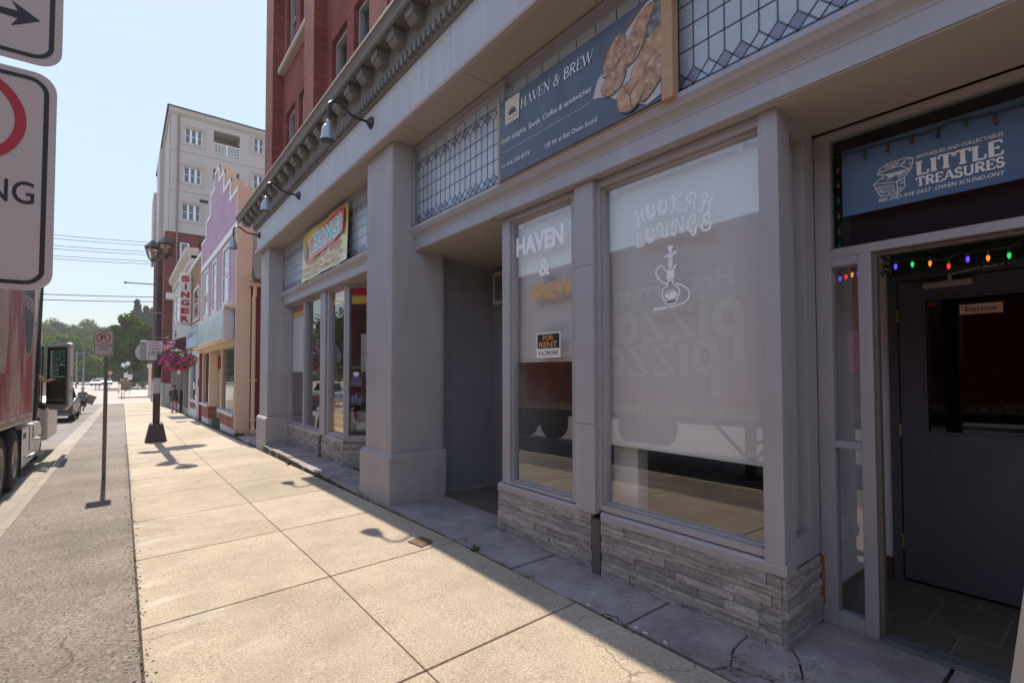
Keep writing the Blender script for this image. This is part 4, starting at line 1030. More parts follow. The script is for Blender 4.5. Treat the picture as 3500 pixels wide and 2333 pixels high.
m.text('+1 416-930-8376', (PX, bs(3.83,0)[0], bs(0,3.622)[1]), RY, UZ, 0.038, 0.41); m.text('158 9th st East Owen Sound', (PX, bs(3.19,0)[0], bs(0,3.595)[1]), RY, UZ, 0.042, 0.585)
for i in range(40):
    y = bs(3.80,0)[0] - i*0.0278; z = bs(0,3.775)[1]
    m.plane_pts([(a*0.005, b*0.005) for a, b in arc(0,0,1,1,0,300,5)], (PX, y, z), RY, UZ)
obj('white_lettering', m, flat('banner_white', (0.80,0.80,0.82), 0.5), sheet)
m = MB()
P0 = (PX-0.001, bs(3.77,0)[0], bs(0,4.02)[1])
m.plane_pts([(0,0.02)]+[(0.01+0.02*i, 0.005 if i % 2 else 0.02) for i in range(10)]+[(0.205,0.02),(0.215,0.245),(0,0.245)], P0, RY, UZ)
tagp = obj('logo_tag', m, flat('cream_print', (0.62,0.50,0.40), 0.5), sheet)
m = MB(); P1 = (PX-0.0018, bs(3.77,0)[0]-0.105, bs(0,4.02)[1]+0.075)
m.ribbon(arc(0,0,0.062,0.07,15,165,10), 0.01, P1, RY, UZ); m.plane_pts(arc(0,0.012,0.052,0.05,0,180,9), P1, RY, UZ); m.ribbon([(-0.07,0),(-0.075,-0.02),(0.075,-0.02),(0.07,0.0)], 0.006, P1, RY, UZ)
obj('logo_print', m, flat('navy_print', (0.04,0.05,0.08), 0.5), tagp)
def breadmat(name, c1, c2, c3, flour):
    m, t_, out = newmat(name); v = coords(t_)
    a = noise(t_, v, 14, 6, 0.65); col = ramp(t_, a, [(0.3, c1), (0.5, c2), (0.68, c3)])
    b = noise(t_, coords(t_, (1, 1, 2.2)), 26, 5, 0.7); col = mix(t_, ramp(t_, b, [(0.55, 0.0), (0.7, flour)]), col, (0.62,0.52,0.42))
    princ(t_, out, col, 0.45); return m
CR1 = breadmat('crusty_bread', (0.13,0.05,0.025), (0.38,0.18,0.085), (0.60,0.38,0.22), 0.8)
CR2 = breadmat('golden_bun', (0.28,0.12,0.05), (0.46,0.23,0.11), (0.60,0.38,0.22), 0.25)
CR3 = breadmat('seeded_bread', (0.05,0.04,0.035), (0.14,0.11,0.09), (0.3,0.26,0.22), 0.6)
def blob(name, cy_, cz_, a, b, rot, mt, sub=0, wob=0.06, seed=1):
    rr = random.Random(seed); m = MB(); pts = []
    for i in range(26):
        th = 2*pi*i/26; q = 1 + wob*sin(3*th+seed) + wob*0.5*sin(5*th+2*seed)
        x, y = a*q*cos(th), b*q*sin(th); c, s = cos(radians(rot)), sin(radians(rot)); pts.append((x*c-y*s, x*s+y*c))
    y, z = bs(cy_, cz_)
    m.plane_pts(pts, (PX-0.0006-0.0007*sub, y, z), RY, UZ); return obj(name, m, mt, sheet)
CL = paint('linen_print', (0.50,0.46,0.44), 0.6, 0.15, 12)
m = MB(); pts = [(2.62,3.79),(2.57,3.92),(2.48,3.98),(2.40,4.05),(2.26,4.185),(2.10,4.27),(1.98,4.27),(1.985,3.55),(2.1,3.52),(2.38,3.68),(2.45,3.73),(2.55,3.77)]
m.poly([(PX-0.0005, *bs(a, b)) for a, b in pts]); obj('printed_cloth', m, CL, sheet)
m = MB(); m.poly([(PX-0.0008, *bs(a, b)) for a, b in [(2.53,4.07),(2.51,4.1),(2.18,4.275),(2.12,4.27),(2.16,4.235),(2.47,4.03),(2.48,3.98)]]); obj('printed_tray', m, paint('dark_wood_print', (0.13,0.085,0.08), 0.5, 0.2, 10), sheet)
CRD = paint('bread_underside_print', (0.10,0.05,0.03), 0.5, 0.3, 12)
k_ = 0
for (y, z, a_, b_, ro, mt, sd) in ((2.03,4.13,0.12,0.11,20,CR3,3),(2.15,4.14,0.145,0.06,45,CR1,4),(2.03,3.93,0.13,0.085,42,CR2,9),(2.40,4.04,0.15,0.072,52,CR1,5),(2.22,4.01,0.15,0.085,48,CR1,6),(2.12,3.84,0.135,0.08,40,CR2,12),(2.40,3.84,0.125,0.085,30,CR1,7),(2.045,3.73,0.175,0.085,58,CR1,11),(2.25,3.66,0.125,0.108,20,CR2,8)):
    k_ += 1; blob('bread_outline', y, z-0.006, a_*1.03, b_*1.07, ro, CRD, k_*0.34, 0.04, sd)
    k_ += 1; blob('printed_bread', y, z, a_, b_*0.98, ro, mt, k_*0.34, 0.04, sd)
m = MB(); o = (PX-0.0062, *bs(2.25,3.66)); m.ribbon([(-0.06,0.09),(-0.02,0.02),(0,0)], 0.008, o, RY, UZ); m.ribbon([(0.075,0.075),(0.02,0.02),(0,0)], 0.008, o, RY, UZ); m.ribbon([(0,0),(0.012,-0.09)], 0.008, o, RY, UZ)
obj('printed_crease', m, flat('crease_brown', (0.2,0.085,0.04), 0.5), sheet)
m = MB(); m.box(BX-0.02, 1.80, 3.40, BX+0.05, 1.885, 4.42); obj('timber_post', m, WOOD, t, bevel=0.004)
m = MB(); m.box(BX+0.0, 3.69, 3.42, BX+0.03, 3.735, 4.19); obj('timber_batten', m, WOOD, t, bevel=0.003)
m = MB(); m.box(BX+0.012, 1.885, 4.17, BX+0.035, 3.69, 4.195); m.box(BX+0.012, 1.885, 3.412, BX+0.035, 3.69, 3.43); obj('timber_rail', m, WOOD, t, bevel=0.003)
m = MB(); m.tube([(2.85,3.70,4.2),(2.85,3.70,4.40)], 0.022, 10); m.tube([(2.85,3.70,4.38),(2.85,3.70,4.41)], 0.034, 10); obj('pipe_stub', m, GREYD, t, smooth='angle')

# ---- the gift shop banner
ZX = 2.80
t = thing('gift_shop_banner', 'yellow ZONG! gift shop banner hung on the leaded transom', 'banner', (ZX, 9.1, 3.43))
def zmat():
    m, t_, out = newmat('yellow_fade_vinyl'); sp = N(t_, 'ShaderNodeSeparateXYZ'); ge = N(t_, 'ShaderNodeNewGeometry'); t_.links.new(ge.outputs['Position'], sp.inputs[0])
    mr = N(t_, 'ShaderNodeMapRange'); mr.inputs[1].default_value = 3.5; mr.inputs[2].default_value = 4.35; t_.links.new(sp.outputs[2], mr.inputs[0])
    col = ramp(t_, mr.outputs[0], [(0.0,(0.70,0.72,0.42)),(0.55,(0.72,0.64,0.28)),(1.0,(0.66,0.42,0.05))])
    princ(t_, out, col, 0.35, bump(t_, noise(t_, coords(t_), 6, 2), 0.15, 0.02)); return m
m = MB(); n = 24; vs = []
Y0, Y1 = 10.33, 7.80
for j in range(7):
    for i in range(n+1):
        y = Y0 + (Y1-Y0)*i/n; z = 3.44 + 0.93*j/6 - (0.03*(1-i/n))
        vs.append((ZX+0.012*sin(y*5+z*3)+0.008*sin(y*13), y, z))
m.add(vs, [[j*(n+1)+i, j*(n+1)+i+1, (j+1)*(n+1)+i+1, (j+1)*(n+1)+i] for j in range(6) for i in range(n)])
zs = obj('banner_sheet', m, zmat(), t, smooth=True)
QX = ZX-0.024
m = MB(); pts = [(9.72,3.93)]
for i, (y, z) in enumerate([(9.70,4.10),(9.55,4.17),(9.35,4.17),(9.2,4.22),(9.0,4.22),(8.85,4.26),(8.65,4.27),(8.5,4.31),(8.3,4.31),(8.12,4.34),(7.95,4.33),(7.88,4.24),(7.92,4.0),(7.96,3.90),(8.2,3.93),(8.35,3.88),(8.6,3.90),(8.8,3.84),(9.1,3.88),(9.3,3.82),(9.55,3.84)]): pts.append((y, z))
m.poly([(QX, y, z) for y, z in pts]); obj('red_cloud', m, flat('zong_red', (0.58,0.055,0.06), 0.4), zs)
m = MB(); pts = [(9.68,3.86),(9.68,4.04),(9.5,4.12),(9.3,4.11),(9.1,4.16),(8.9,4.17),(8.7,4.2),(8.5,4.23),(8.3,4.24),(8.1,4.28),(7.95,4.25),(7.93,3.95),(8.2,3.88),(8.4,3.84),(8.7,3.85),(9.0,3.80),(9.3,3.79),(9.55,3.78)]
m.poly([(QX-0.001, y, z) for y, z in pts]); obj('pink_cloud', m, flat('zong_pink', (0.72,0.22,0.27), 0.4), zs)
m = MB(); m.text('ZONG!', (QX-0.002, 9.62, 3.865), (0,-1,0.028), UZ, 0.335, 1.62, bold=0.075, shear=0.12); obj('letter_outline', m, flat('zong_white', (0.80,0.82,0.84), 0.4), zs)
m = MB(); m.text('ZONG!', (QX-0.003, 9.595, 3.885), (0,-1,0.028), UZ, 0.295, 1.57, bold=0.03, shear=0.12); obj('teal_lettering', m, flat('zong_teal', (0.10,0.50,0.49), 0.4), zs)
m = MB(); m.text('VARIETY GIFT SHOP', (QX, 10.0, 3.69), (0,-1,0.02), UZ, 0.115, 1.92, bold=0.03); m.text('Smoke Accessories, T Shirts, Scales,', (QX, 10.22, 3.565), (0,-1,0.012), UZ, 0.095, 2.28, bold=0.012); m.text('Glass, Jewellery And Much More...', (QX, 10.2, 3.45), (0,-1,0.012), UZ, 0.095, 2.2, bold=0.012)
obj('red_lettering', m, flat('zong_letter_red', (0.62,0.10,0.14), 0.4), zs)
m = MB(); o = (QX-0.001, 9.98, 3.86)
for ang, ln in ((90,0.42),(62,0.3),(118,0.3),(35,0.2),(145,0.2)):
    c, s = cos(radians(ang)), sin(radians(ang)); m.plane_pts([(0,0),(ln*0.5*c-0.03*s, ln*0.5*s+0.03*c),(ln*c, ln*s),(ln*0.5*c+0.03*s, ln*0.5*s-0.03*c)], o, RY, UZ)
obj('leaf_print', m, flat('leaf_green_print', (0.12,0.24,0.10), 0.5), zs)
m = MB(); o = (QX-0.0014, 9.98, 3.90); m.plane_pts(arc(0,0,0.11,0.13,0,340,14), o, RY, UZ); obj('leaf_face_print', m, flat('leaf_red_print', (0.42,0.20,0.26), 0.5), zs)

# yellow snack poster in the gift shop window
t = thing('snack_poster', 'yellow poster with red lettering low in the gift shop window', 'poster', (3.10, 8.95, 0.52))
m = MB(); m.box(3.094, 8.57, 0.52, 3.098, 9.31, 1.10); pp = obj('poster_sheet', m, paint('poster_yellow', (0.80,0.52,0.06), 0.5, 0.15, 4), t)
m = MB(); m.plane_pts([(0,0),(0.74,0),(0.74,0.26),(0,0.26)], (3.0935,9.31,0.86), RY, UZ); m.m = 0; obj('food_print', m, breadmat('food_photo', (0.25,0.06,0.03), (0.5,0.25,0.08), (0.65,0.5,0.3), 0.4), pp)
m = MB(); m.text('SNACKS CHIPS', (3.0932,8.94,0.73), RY, UZ, 0.07, 0.52, align='C', bold=0.02); m.text('CANDY & CHOCOLATES', (3.0932,8.94,0.61), RY, UZ, 0.07, 0.66, align='C', bold=0.02); obj('red_lettering', m, flat('zong_letter_red', (0.62,0.10,0.14)), pp)
# white paper sheet in the leftmost pane
m = MB(); m.box(3.094, 11.06, 1.62, 3.097, 12.10, 2.86); tag(obj('paper_sheet', m, flat('white_paper', (0.72,0.71,0.72), 0.7), None, root=(3.094,11.6,1.62)), 'blank white paper sheet covering the upper half of the far gift shop pane', 'paper sheet')

# ---- antiques shop sign on its transom glass
t = thing('antiques_sign', 'blue LITTLE TREASURES sign panel with a white treasure chest above the door', 'sign', (3.585, 0.2, 2.58))
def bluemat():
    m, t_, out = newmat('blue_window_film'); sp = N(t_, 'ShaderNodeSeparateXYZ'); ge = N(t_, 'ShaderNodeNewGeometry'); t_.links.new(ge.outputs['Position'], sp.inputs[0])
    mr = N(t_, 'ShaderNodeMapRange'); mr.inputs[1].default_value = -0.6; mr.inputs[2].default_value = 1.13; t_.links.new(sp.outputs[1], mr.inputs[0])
    col = mix(t_, mr.outputs[0], (0.04,0.085,0.17), (0.085,0.17,0.32)); princ(t_, out, col, 0.3); return m  # sky-reflection fade painted into the film colour along the panel
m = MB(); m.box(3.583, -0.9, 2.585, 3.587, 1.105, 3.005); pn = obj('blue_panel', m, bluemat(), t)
SX = 3.5815
m = MB()
serif_text(m, 'LITTLE', (SX,0.735,2.735), RY, UZ, 0.078, 0.365, 0.27, 0.12, 0.14)
serif_text(m, 'TREASURES', (SX,0.735,2.668), RY, UZ, 0.052, 0.365, 0.24, 0.12, 0.13)
m.text('ANTUIQUES AND COLLECTABLES', (SX,0.735,2.829), RY, UZ, 0.023, 0.365, shear=0.25, bold=0.006); m.text('908 2ND AVE EAST ,OWEN SOUND,ONT', (SX,0.915,2.622), RY, UZ, 0.026, 0.545, shear=0.22, bold=0.008)
def CR(pts, wd=0.0045, cl=False): m.ribbon([(a*0.1, b*0.1) for a, b in pts], wd, (SX,0.94,2.655), RY, UZ, cl)
CR([(0.0,0.9),(0.35,0.05),(1.2,0.0),(1.55,0.35),(1.5,0.85),(1.9,1.35)]); CR([(0.0,0.9),(1.15,0.72),(1.55,0.85)]); CR([(1.15,0.72),(1.2,0.0)]); CR([(0.0,0.9),(0.35,1.12),(0.55,1.1)]); CR([(1.15,0.72),(1.75,1.3)])
CR([(0.2,1.45),(0.35,1.75),(0.75,1.95),(1.7,2.0),(1.95,1.85),(1.9,1.5),(1.75,1.3),(0.6,1.3),(0.2,1.45)]); CR([(0.2,1.45),(0.8,1.6),(1.35,1.62),(1.75,1.3)]); CR([(1.35,1.62),(1.6,1.9),(1.95,1.85)]); CR([(0.55,1.8),(1.3,1.88)]); CR([(0.6,1.68),(1.3,1.75)])
CR([(0.25,0.65),(0.45,0.25),(1.05,0.22),(1.0,0.58),(0.25,0.65)]); CR([(0.3,0.52),(1.0,0.47)],0.0035); CR([(0.36,0.38),(1.03,0.34)],0.0035)
for (a, b) in ((0.15,0.6),(0.28,0.3),(0.45,0.1),(0.8,0.08),(1.1,0.1),(1.3,0.3),(1.4,0.6),(0.4,1.55),(0.65,1.85),(1.0,1.7),(1.5,1.75),(1.8,1.6),(0.5,1.2),(0.75,1.0),(1.0,1.15),(1.25,1.05)):
    CR(arc(a, b, 0.07, 0.07, 0, 300, 6), 0.003, True)
m.plane_pts([(a*0.1, b*0.1) for a, b in [(0.6,1.28),(1.65,1.3),(1.3,1.02),(1.1,1.15),(0.9,1.0),(0.75,1.12)]], (SX,0.94,2.655), RY, UZ)
obj('white_lettering', m, VINYL, pn)

# ---- string lights with coloured bulbs inside the antiques shop
BC = {'red':(0.7,0.03,0.025),'green':(0.02,0.5,0.14),'blue':(0.13,0.05,0.8),'orange':(0.7,0.2,0.03),'amber':(0.55,0.22,0.04)}
def string_lights(path, bulbs, label, glow=1.5):
    t = thing('string_lights', label, 'string lights', path[0], 'coloured string lights')
    m = MB(); m.tube(path, 0.004, 5); obj('light_cord', m, paint('green_cord', (0.02,0.05,0.03), 0.6, 0.1, 5), t)
    for (p, c) in bulbs:
        m = MB(); m.lathe((p[0],p[1],p[2]-0.045), [(0.002,0),(0.0055,0.006),(0.0085,0.016),(0.008,0.026),(0.005,0.036)], 8)
        m.v = m.v; b = obj('bulb', m, emis('bulb_%s_%d' % (c, int(glow*100)), tuple(q*(1 if glow > 0.5 else 0.3) for q in BC[c]), glow), t, smooth=True)
        m = MB(); m.tube([(p[0],p[1],p[2]-0.012),(p[0],p[1],p[2]+0.012)], 0.007, 6); obj('bulb_socket', m, flat('socket_green', (0.02,0.07,0.04), 0.5), b)
def bpath(y0, y1, z0, x, n, sag, cols, rr):
    pts = []; bl = []
    for i in range(n+1):
        u = i/n; y = y0+(y1-y0)*u; z = z0 - sag*abs(sin(u*pi*3)) + rr.uniform(-0.012,0.012)
        pts.append((x, y, z)); 
        if i < n: bl.append(((x-0.004, y+(y1-y0)/n*0.4, z-0.012+rr.uniform(-0.012,0.008)), cols[i % len(cols)]))
    return pts, bl
rr = random.Random(5)
p_, b_ = bpath(0.90, -0.9, 2.275, 3.70, 22, 0.02, ['blue','green','orange','red','blue','orange','green','red','amber','blue'], rr)
string_lights(p_, b_, 'coloured bulbs on a green cord hanging below the transom over the open doorway', 0.55)
p_, b_ = bpath(1.165, 1.03, 2.262, 3.66, 4, 0.0, ['blue','red','amber','blue'], rr)
string_lights(p_, b_, 'short run of blue and red bulbs at the top of the narrow sidelight', 0.6)
p_, b_ = bpath(1.14, -0.6, 2.985, 3.575, 15, 0.02, ['orange','green','amber','red','blue','green','amber'], rr)
string_lights(p_, b_, 'dim bulbs strung across the top of the blue sign panel', 0.02)
pts = [(3.62, 1.16+0.008*sin(i*2.1), 2.95-0.045*i) for i in range(12)]
string_lights(pts, [((3.615, 1.15+0.012*((i*3)%3-1), 2.93-0.1*i), ['orange','amber','green','orange','amber','green'][i]) for i in range(6)], 'bulbs and paper tags hanging down beside the blue sign panel', 0.08)
# dark garland above the doorway
m = MB(); rg = random.Random(12)
for i in range(4200):
    y = rg.uniform(-1.1, 0.95); x = 3.75+rg.uniform(-0.03,0.07); z = 2.285+rg.uniform(-0.085,0.06)
    a = Vector((rg.uniform(-1,1), rg.uniform(-1,1), rg.uniform(-1,0.4))).normalized()*rg.uniform(0.03,0.055); b = a.orthogonal().normalized()*0.006
    c = Vector((x,y,z)); m.add([c-b, c+b, c+a], [(0,1,2)])
tag(obj('garland', m, paint('garland_green', (0.012,0.035,0.014), 0.7, 0.3, 30), None, root=(3.74,0.9,2.29)), 'dark green artificial garland along the top of the open doorway', 'garland')
# notices on the sidelight and return window
m = MB(); m.box(3.598, 1.03, 1.60, 3.600, 1.10, 1.86); nb = obj('notice_paper', m, paint('pink_notice', (0.42,0.28,0.31), 0.7, 0.3, 60), None, root=(3.6,1.06,1.6)); tag(nb, 'pinkish paper notice taped inside the sidelight beside the dark door', 'notice')
m = MB(); m.box(3.19, 1.300, 0.95, 3.29, 1.302, 1.18); tag(obj('notice_paper', m, paint('green_notice', (0.45,0.58,0.52), 0.7, 0.15, 40), None, root=(3.24,1.3,0.95)), 'pale green paper notice in the narrow return window at the corner post', 'notice')

# ---- gooseneck lamps on the fascia
STEEL = paint('dark_bronze_paint', (0.05,0.045,0.05), 0.35, 0.15, 6, 0.05, 60, metal=0.4)
SHADE = paint('grey_lamp_shade', (0.34,0.35,0.38), 0.35, 0.1, 5, metal=0.5)
def gooseneck():
    t = thing('gooseneck_lamp', 'grey gooseneck sign lamp on the fascia, nearest one, directly above the shop column', 'wall lamp', (2.5, 6.09, 4.87), 'gooseneck lamps along the fascia')
    x0, y, z = 2.5, 6.09, 4.87
    m = MB(); m.lathe((x0,y,z), [(0.08,0.0),(0.08,-0.012),(0.064,-0.03),(0.045,-0.055),(0.02,-0.07)], 20, 'x'); obj('wall_plate', m, STEEL, t, smooth='angle')
    m = MB()
    P = [(2.44,z),(2.30,z+0.005),(2.20,z+0.03),(2.12,z+0.085),(2.06,z+0.12),(2.0,z+0.115),(1.955,z+0.07),(1.945,z),(1.945,z-0.16)]
    # smooth the run of the arm
    Q = []
    for i in range(len(P)-1):
        p0, p1, p2, p3 = P[max(i-1,0)], P[i], P[i+1], P[min(i+2,len(P)-1)]
        for k in range(5):
            u = k/5; f = lambda a,b,c,d: 0.5*(2*b+(-a+c)*u+(2*a-5*b+4*c-d)*u*u+(-a+3*b-3*c+d)*u**3)
            Q.append((f(p0[0],p1[0],p2[0],p3[0]), y, f(p0[1],p1[1],p2[1],p3[1])))
    Q.append((P[-1][0], y, P[-1][1])); m.tube(Q, 0.018, 8); obj('lamp_arm', m, STEEL, t, smooth='angle')
    m = MB(); m.lathe((1.945,y,z-0.22), [(0.022,0.08),(0.034,0.07),(0.034,0.02),(0.028,0.0)], 12); obj('lamp_neck', m, SHADE, t, smooth='angle')
    m = MB(); c = (1.94,y,z-0.4)
    m.lathe(c, [(0.026,0.19),(0.05,0.185),(0.07,0.16),(0.078,0.11),(0.082,0.06),(0.098,0.0),(0.092,0.0),(0.076,0.06),(0.072,0.11),(0.064,0.153),(0.026,0.175)], 24, cap=False)
    s = obj('lamp_shade', m, SHADE, t, smooth='angle')
    m = MB(); m.sphere((1.94,y,z-0.31), 0.035, 10, 8); obj('lamp_bulb', m, flat('lamp_glass', (0.6,0.6,0.58), 0.15), s, smooth=True)
    return t
gn = gooseneck()
dup(gn, (2.5, 9.45, 4.87), 'grey gooseneck sign lamp on the fascia above the yellow gift shop banner')
dup(gn, (2.5, 12.78, 4.87), 'grey gooseneck sign lamp at the far end of the fascia beside the pink false front')

# ---- things about the entrance
m = MB(); m.box(3.36, 4.55, -0.004, 4.25, 5.58, 0.012)
tag(obj('door_mat', m, paint('black_rubber_mat', (0.018,0.016,0.018), 0.9, 0.3, 40, 0.6, 150), None, bevel=0.005, root=(3.8,5.0,0)), 'black rubber mat on the floor of the recessed entrance', 'door mat')
t = thing('wall_air_conditioner', 'white louvred air conditioner high on the wall of the recessed entrance', 'air conditioner', (4.28, 5.45, 2.58))
m = MB(); m.box(4.18, 5.10, 2.58, 4.30, 5.70, 3.04); obj('casing', m, flat('off_white_casing', (0.55,0.53,0.50), 0.5), t, bevel=0.008)
m = MB()
for i in range(12): m.box(4.172, 5.16, 2.63+i*0.03, 4.182, 5.64, 2.645+i*0.03)
obj('louvre_grille', m, BLACK, t)
# rusty cover in the pavement
m = MB(); z = 0.0
P = [(2.165,4.29),(2.19,4.10),(2.34,4.14),(2.305,4.335)]
m.prism(P, 'z', -0.03, -0.0045); t0 = obj('utility_cover', m, paint('rusty_iron', (0.17,0.095,0.045), 0.85, 0.5, 25, 0.6, 80), None, bevel=0.003, root=(2.25,4.2,-0.03)); tag(t0, 'small rusty iron cover set in the pavement at the shadow edge', 'utility cover')
m = MB(); m.prism([(2.15,4.31),(2.175,4.075),(2.36,4.125),(2.32,4.36)], 'z', -0.03, -0.0075); obj('cover_frame', m, JOINT, t0, root=None)
# cream board leaning by the doorway, just inside the frame
t = thing('leaning_board', 'cream painted board leaning by the antiques doorway at the lower corner of the picture', 'board', (3.0, 0.45, 0))
m = MB(); m.prism([(0.376,-0.002),(0.278,0.80),(-0.20,0.80),(-0.10,-0.002)], 'x', 2.98, 3.02); m.v = [v + Vector((0,0,0)) for v in m.v]
bd_ = obj('board', m, paint('cream_board_paint', (0.56,0.48,0.40), 0.5, 0.08, 3), t, bevel=0.004)
# litter and weeds
def weed(x, y, n, sz, label, seed):
    r_ = random.Random(seed); z = zg(x, y); m = MB()
    for i in range(n):
        a = r_.uniform(0, 2*pi); l = sz*r_.uniform(0.5, 1.2); h = l*r_.uniform(0.15, 0.7)
        p = Vector((x+r_.uniform(-1,1)*sz*0.25, y+r_.uniform(-1,1)*sz*0.6, z-0.005)); d = Vector((cos(a)*l, sin(a)*l, h)); q = Vector((-sin(a), cos(a), 0))*l*0.22
        m.add([p, p+d*0.5+q+Vector((0,0,0.01)), p+d, p+d*0.5-q+Vector((0,0,0.01))], [(0,1,2,3)])
    tag(obj('weed', m, paint('weed_green', (0.07,0.12,0.025), 0.7, 0.3, 40), None, root=(x,y,z)), label, 'weed', 'weeds in the pavement joints')
weed(2.505, 3.70, 22, 0.06, 'small green weed in the joint below the narrow window', 1)
weed(2.50, 9.9, 30, 0.10, 'grassy weed at the foot of the gift shop step', 2)
weed(2.50, 8.9, 18, 0.07, 'lower weed further along the gift shop step', 3)
weed(2.70, 16.35, 50, 0.16, 'weed clump at the corner of the pink shop', 4)
rb = random.Random(9)
for i, (x, y, lb) in enumerate([(2.52,2.32,'cigarette butt in the joint, alone nearest the cracked corner of the step'),(2.535,1.93,'cigarette butt at the far end of the loose litter in the joint'),(2.53,1.86,'cigarette butt in the middle of the loose litter in the joint'),(2.525,1.72,'cigarette butt at the near end of the loose litter in the joint')]):
    m = MB(); a = rb.uniform(-0.5, 0.5); m.tube([(x,y,0.008),(x+0.028*sin(a),y+0.028*cos(a),0.009)], 0.0055, 6)
    tag(obj('cigarette_butt', m, flat('paper_white', (0.75,0.72,0.68), 0.7), None, root=(x,y,0)), lb, 'cigarette butt', 'cigarette butts along the step')
# ---------------------------------------------------------------- pink false-front shop
def siding(name, c, axis='z', h=0.12, bmp=0.9):
    """horizontal lap boards"""
    if name in _mc: return _mc[name]
    m, t, out = newmat(name); sp = N(t, 'ShaderNodeSeparateXYZ'); ge = N(t, 'ShaderNodeNewGeometry'); t.links.new(ge.outputs['Position'], sp.inputs[0])
    d = N(t, 'ShaderNodeMath', operation='DIVIDE'); t.links.new(sp.outputs[2], d.inputs[0]); d.inputs[1].default_value = h
    f = N(t, 'ShaderNodeMath', operation='FRACT'); t.links.new(d.outputs[0], f.inputs[0])
    col = mix(t, ramp(t, f.outputs[0], [(0.0, 1.0), (0.09, 1.0), (0.12, 0.0)]), c, tuple(x*0.35 for x in c))
    v = coords(t); col = mix(t, 1.0, col, ramp(t, noise(t, v, 1.3, 5), [(0.3, 0.85), (0.7, 1.08)]), 'MULTIPLY')
    princ(t, out, col, 0.6, bump(t, f.outputs[0], bmp, 0.02), 0, 0.3); _mc[name] = m; return m
LAV = siding('lavender_siding', (0.50,0.315,0.45), h=0.155)
MAROON = siding('maroon_siding', (0.20,0.045,0.045), h=0.19)
CREAM = paint('cream_trim', (0.66,0.50,0.35), 0.55, 0.06, 2.0)
PALE = paint('pale_trim', (0.64,0.60,0.58), 0.55, 0.06, 2.0)
PRED = brickmat('shop_red_brick', (0.32,0.10,0.065), (0.26,0.075,0.05), (0.45,0.38,0.32), 'YZ', 0.24, 0.095, 0.014)
SG = glass('street_glass', 2.1, (0.6,0.65,0.66))

PK = thing('pink_shop', 'lavender sided shop with stepped false front and faded turquoise sign box', 'building', (2.65, 20.9, -0.4))
OUT = [(16.5,2.7),(25.25,2.7),(25.25,7.27),(23.85,7.27),(23.85,7.9),(22.58,7.9),(22.58,8.66),(21.53,8.66),(21.53,9.2),(20.4,9.2),(20.4,8.64),(19.24,8.64),(19.24,7.92),(17.87,7.92),(17.87,7.24),(16.5,7.24)]
m = MB(); m.prism(OUT, 'x', 2.65, 2.66); obj('siding_front', m, LAV, PK)
m = MB(); m.prism([(a, b) for a, b in OUT], 'x', 2.665, 3.0); obj('false_front_core', m, CREAM, PK)
m = MB(); TW = 0.12
for (p, q) in zip(OUT[2:], OUT[3:]):
    (y0, z0), (y1, z1) = p, q
    if z0 == z1: m.box(2.61, min(y0,y1)-0.0, z0-TW, 2.66, max(y0,y1), z0)
    else: m.box(2.612, y0-(TW if y0 > 21 else 0), min(z0,z1)-0.1, 2.662, y0+(0 if y0 > 21 else TW), max(z0,z1)-0.02)
m.box(2.60, 16.6, 5.97, 2.66, 25.2, 6.17); m.box(2.62, 25.12, 2.7, 2.66, 25.25, 7.2)
obj('white_trim', m, paint('white_trim', (0.72,0.70,0.70), 0.5, 0.05, 2), PK, bevel=0.006)
m = MB(); m.box(2.605, 16.48, -0.35, 3.0, 16.62, 7.2); m.box(2.6, 16.47, 4.46, 3.02, 16.5, 7.26); obj('corner_board', m, CREAM, PK, bevel=0.008)
m = MB(); m.box(2.61, 16.62, 2.5, 2.69, 16.70, 2.65); m.box(2.62, 16.66, -0.3, 2.70, 16.78, 2.62); obj('maroon_post', m, paint('maroon_paint', (0.22,0.035,0.05), 0.5, 0.1, 3), PK)
def win(y0, y1, z0, z1, parent, trim, x=2.65, tw=0.13, deep=0.12, gm=GLASSU):
    m = MB(); m.box(x-0.04, y0-tw, z0-tw, x+0.03, y0, z1+tw); m.box(x-0.04, y1, z0-tw, x+0.03, y1+tw, z1+tw); m.box(x-0.045, y0, z1, x+0.03, y1, z1+tw); m.box(x-0.06, y0, z0-tw, x+0.03, y1, z0)
    f = obj('upper_window', m, trim, parent, bevel=0.005)
    m = MB(); m.box(x-0.012, y0, z0, x-0.006, y1, z1); obj('pane', m, gm, f)
    m = MB(); m.box(x-0.03, y0, (z0+z1)/2-0.03, x-0.013, y1, (z0+z1)/2+0.03); obj('sash_bar', m, trim, f); return f
for (a, b) in ((17.97,19.2),(20.65,21.7),(22.85,24.1)):
    win(a+0.1, b-0.1, 3.95, 5.7, PK, PALE)
m = MB(); m.box(2.35, 17.0, 2.66, 2.64, 23.4, 3.58); sb = obj('sign_box', m, PALE, PK, bevel=0.01)
def faded():
    m, t, out = newmat('faded_turquoise_sign'); v = coords(t, (1, 0.6, 0.5)); n = noise(t, v, 2.6, 6, 0.6)
    col = ramp(t, n, [(0.3,(0.27,0.45,0.48)),(0.5,(0.44,0.54,0.53)),(0.65,(0.58,0.61,0.58)),(0.8,(0.42,0.52,0.60))])
    princ(t, out, col, 0.35); return m
m = MB(); m.box(2.343, 17.06, 2.72, 2.349, 23.34, 3.52); sf = obj('sign_face', m, faded(), sb)
rr = random.Random(3); m = MB()
for i in range(40):
    y = rr.uniform(18.0, 22.6); z = rr.uniform(2.8, 3.3); m.ribbon([(0,0),(0.04,rr.uniform(0.05,0.22))], 0.03, (2.341,y,z), RY, UZ)
obj('worn_flecks', m, flat('worn_white', (0.66,0.66,0.66), 0.6), sf)
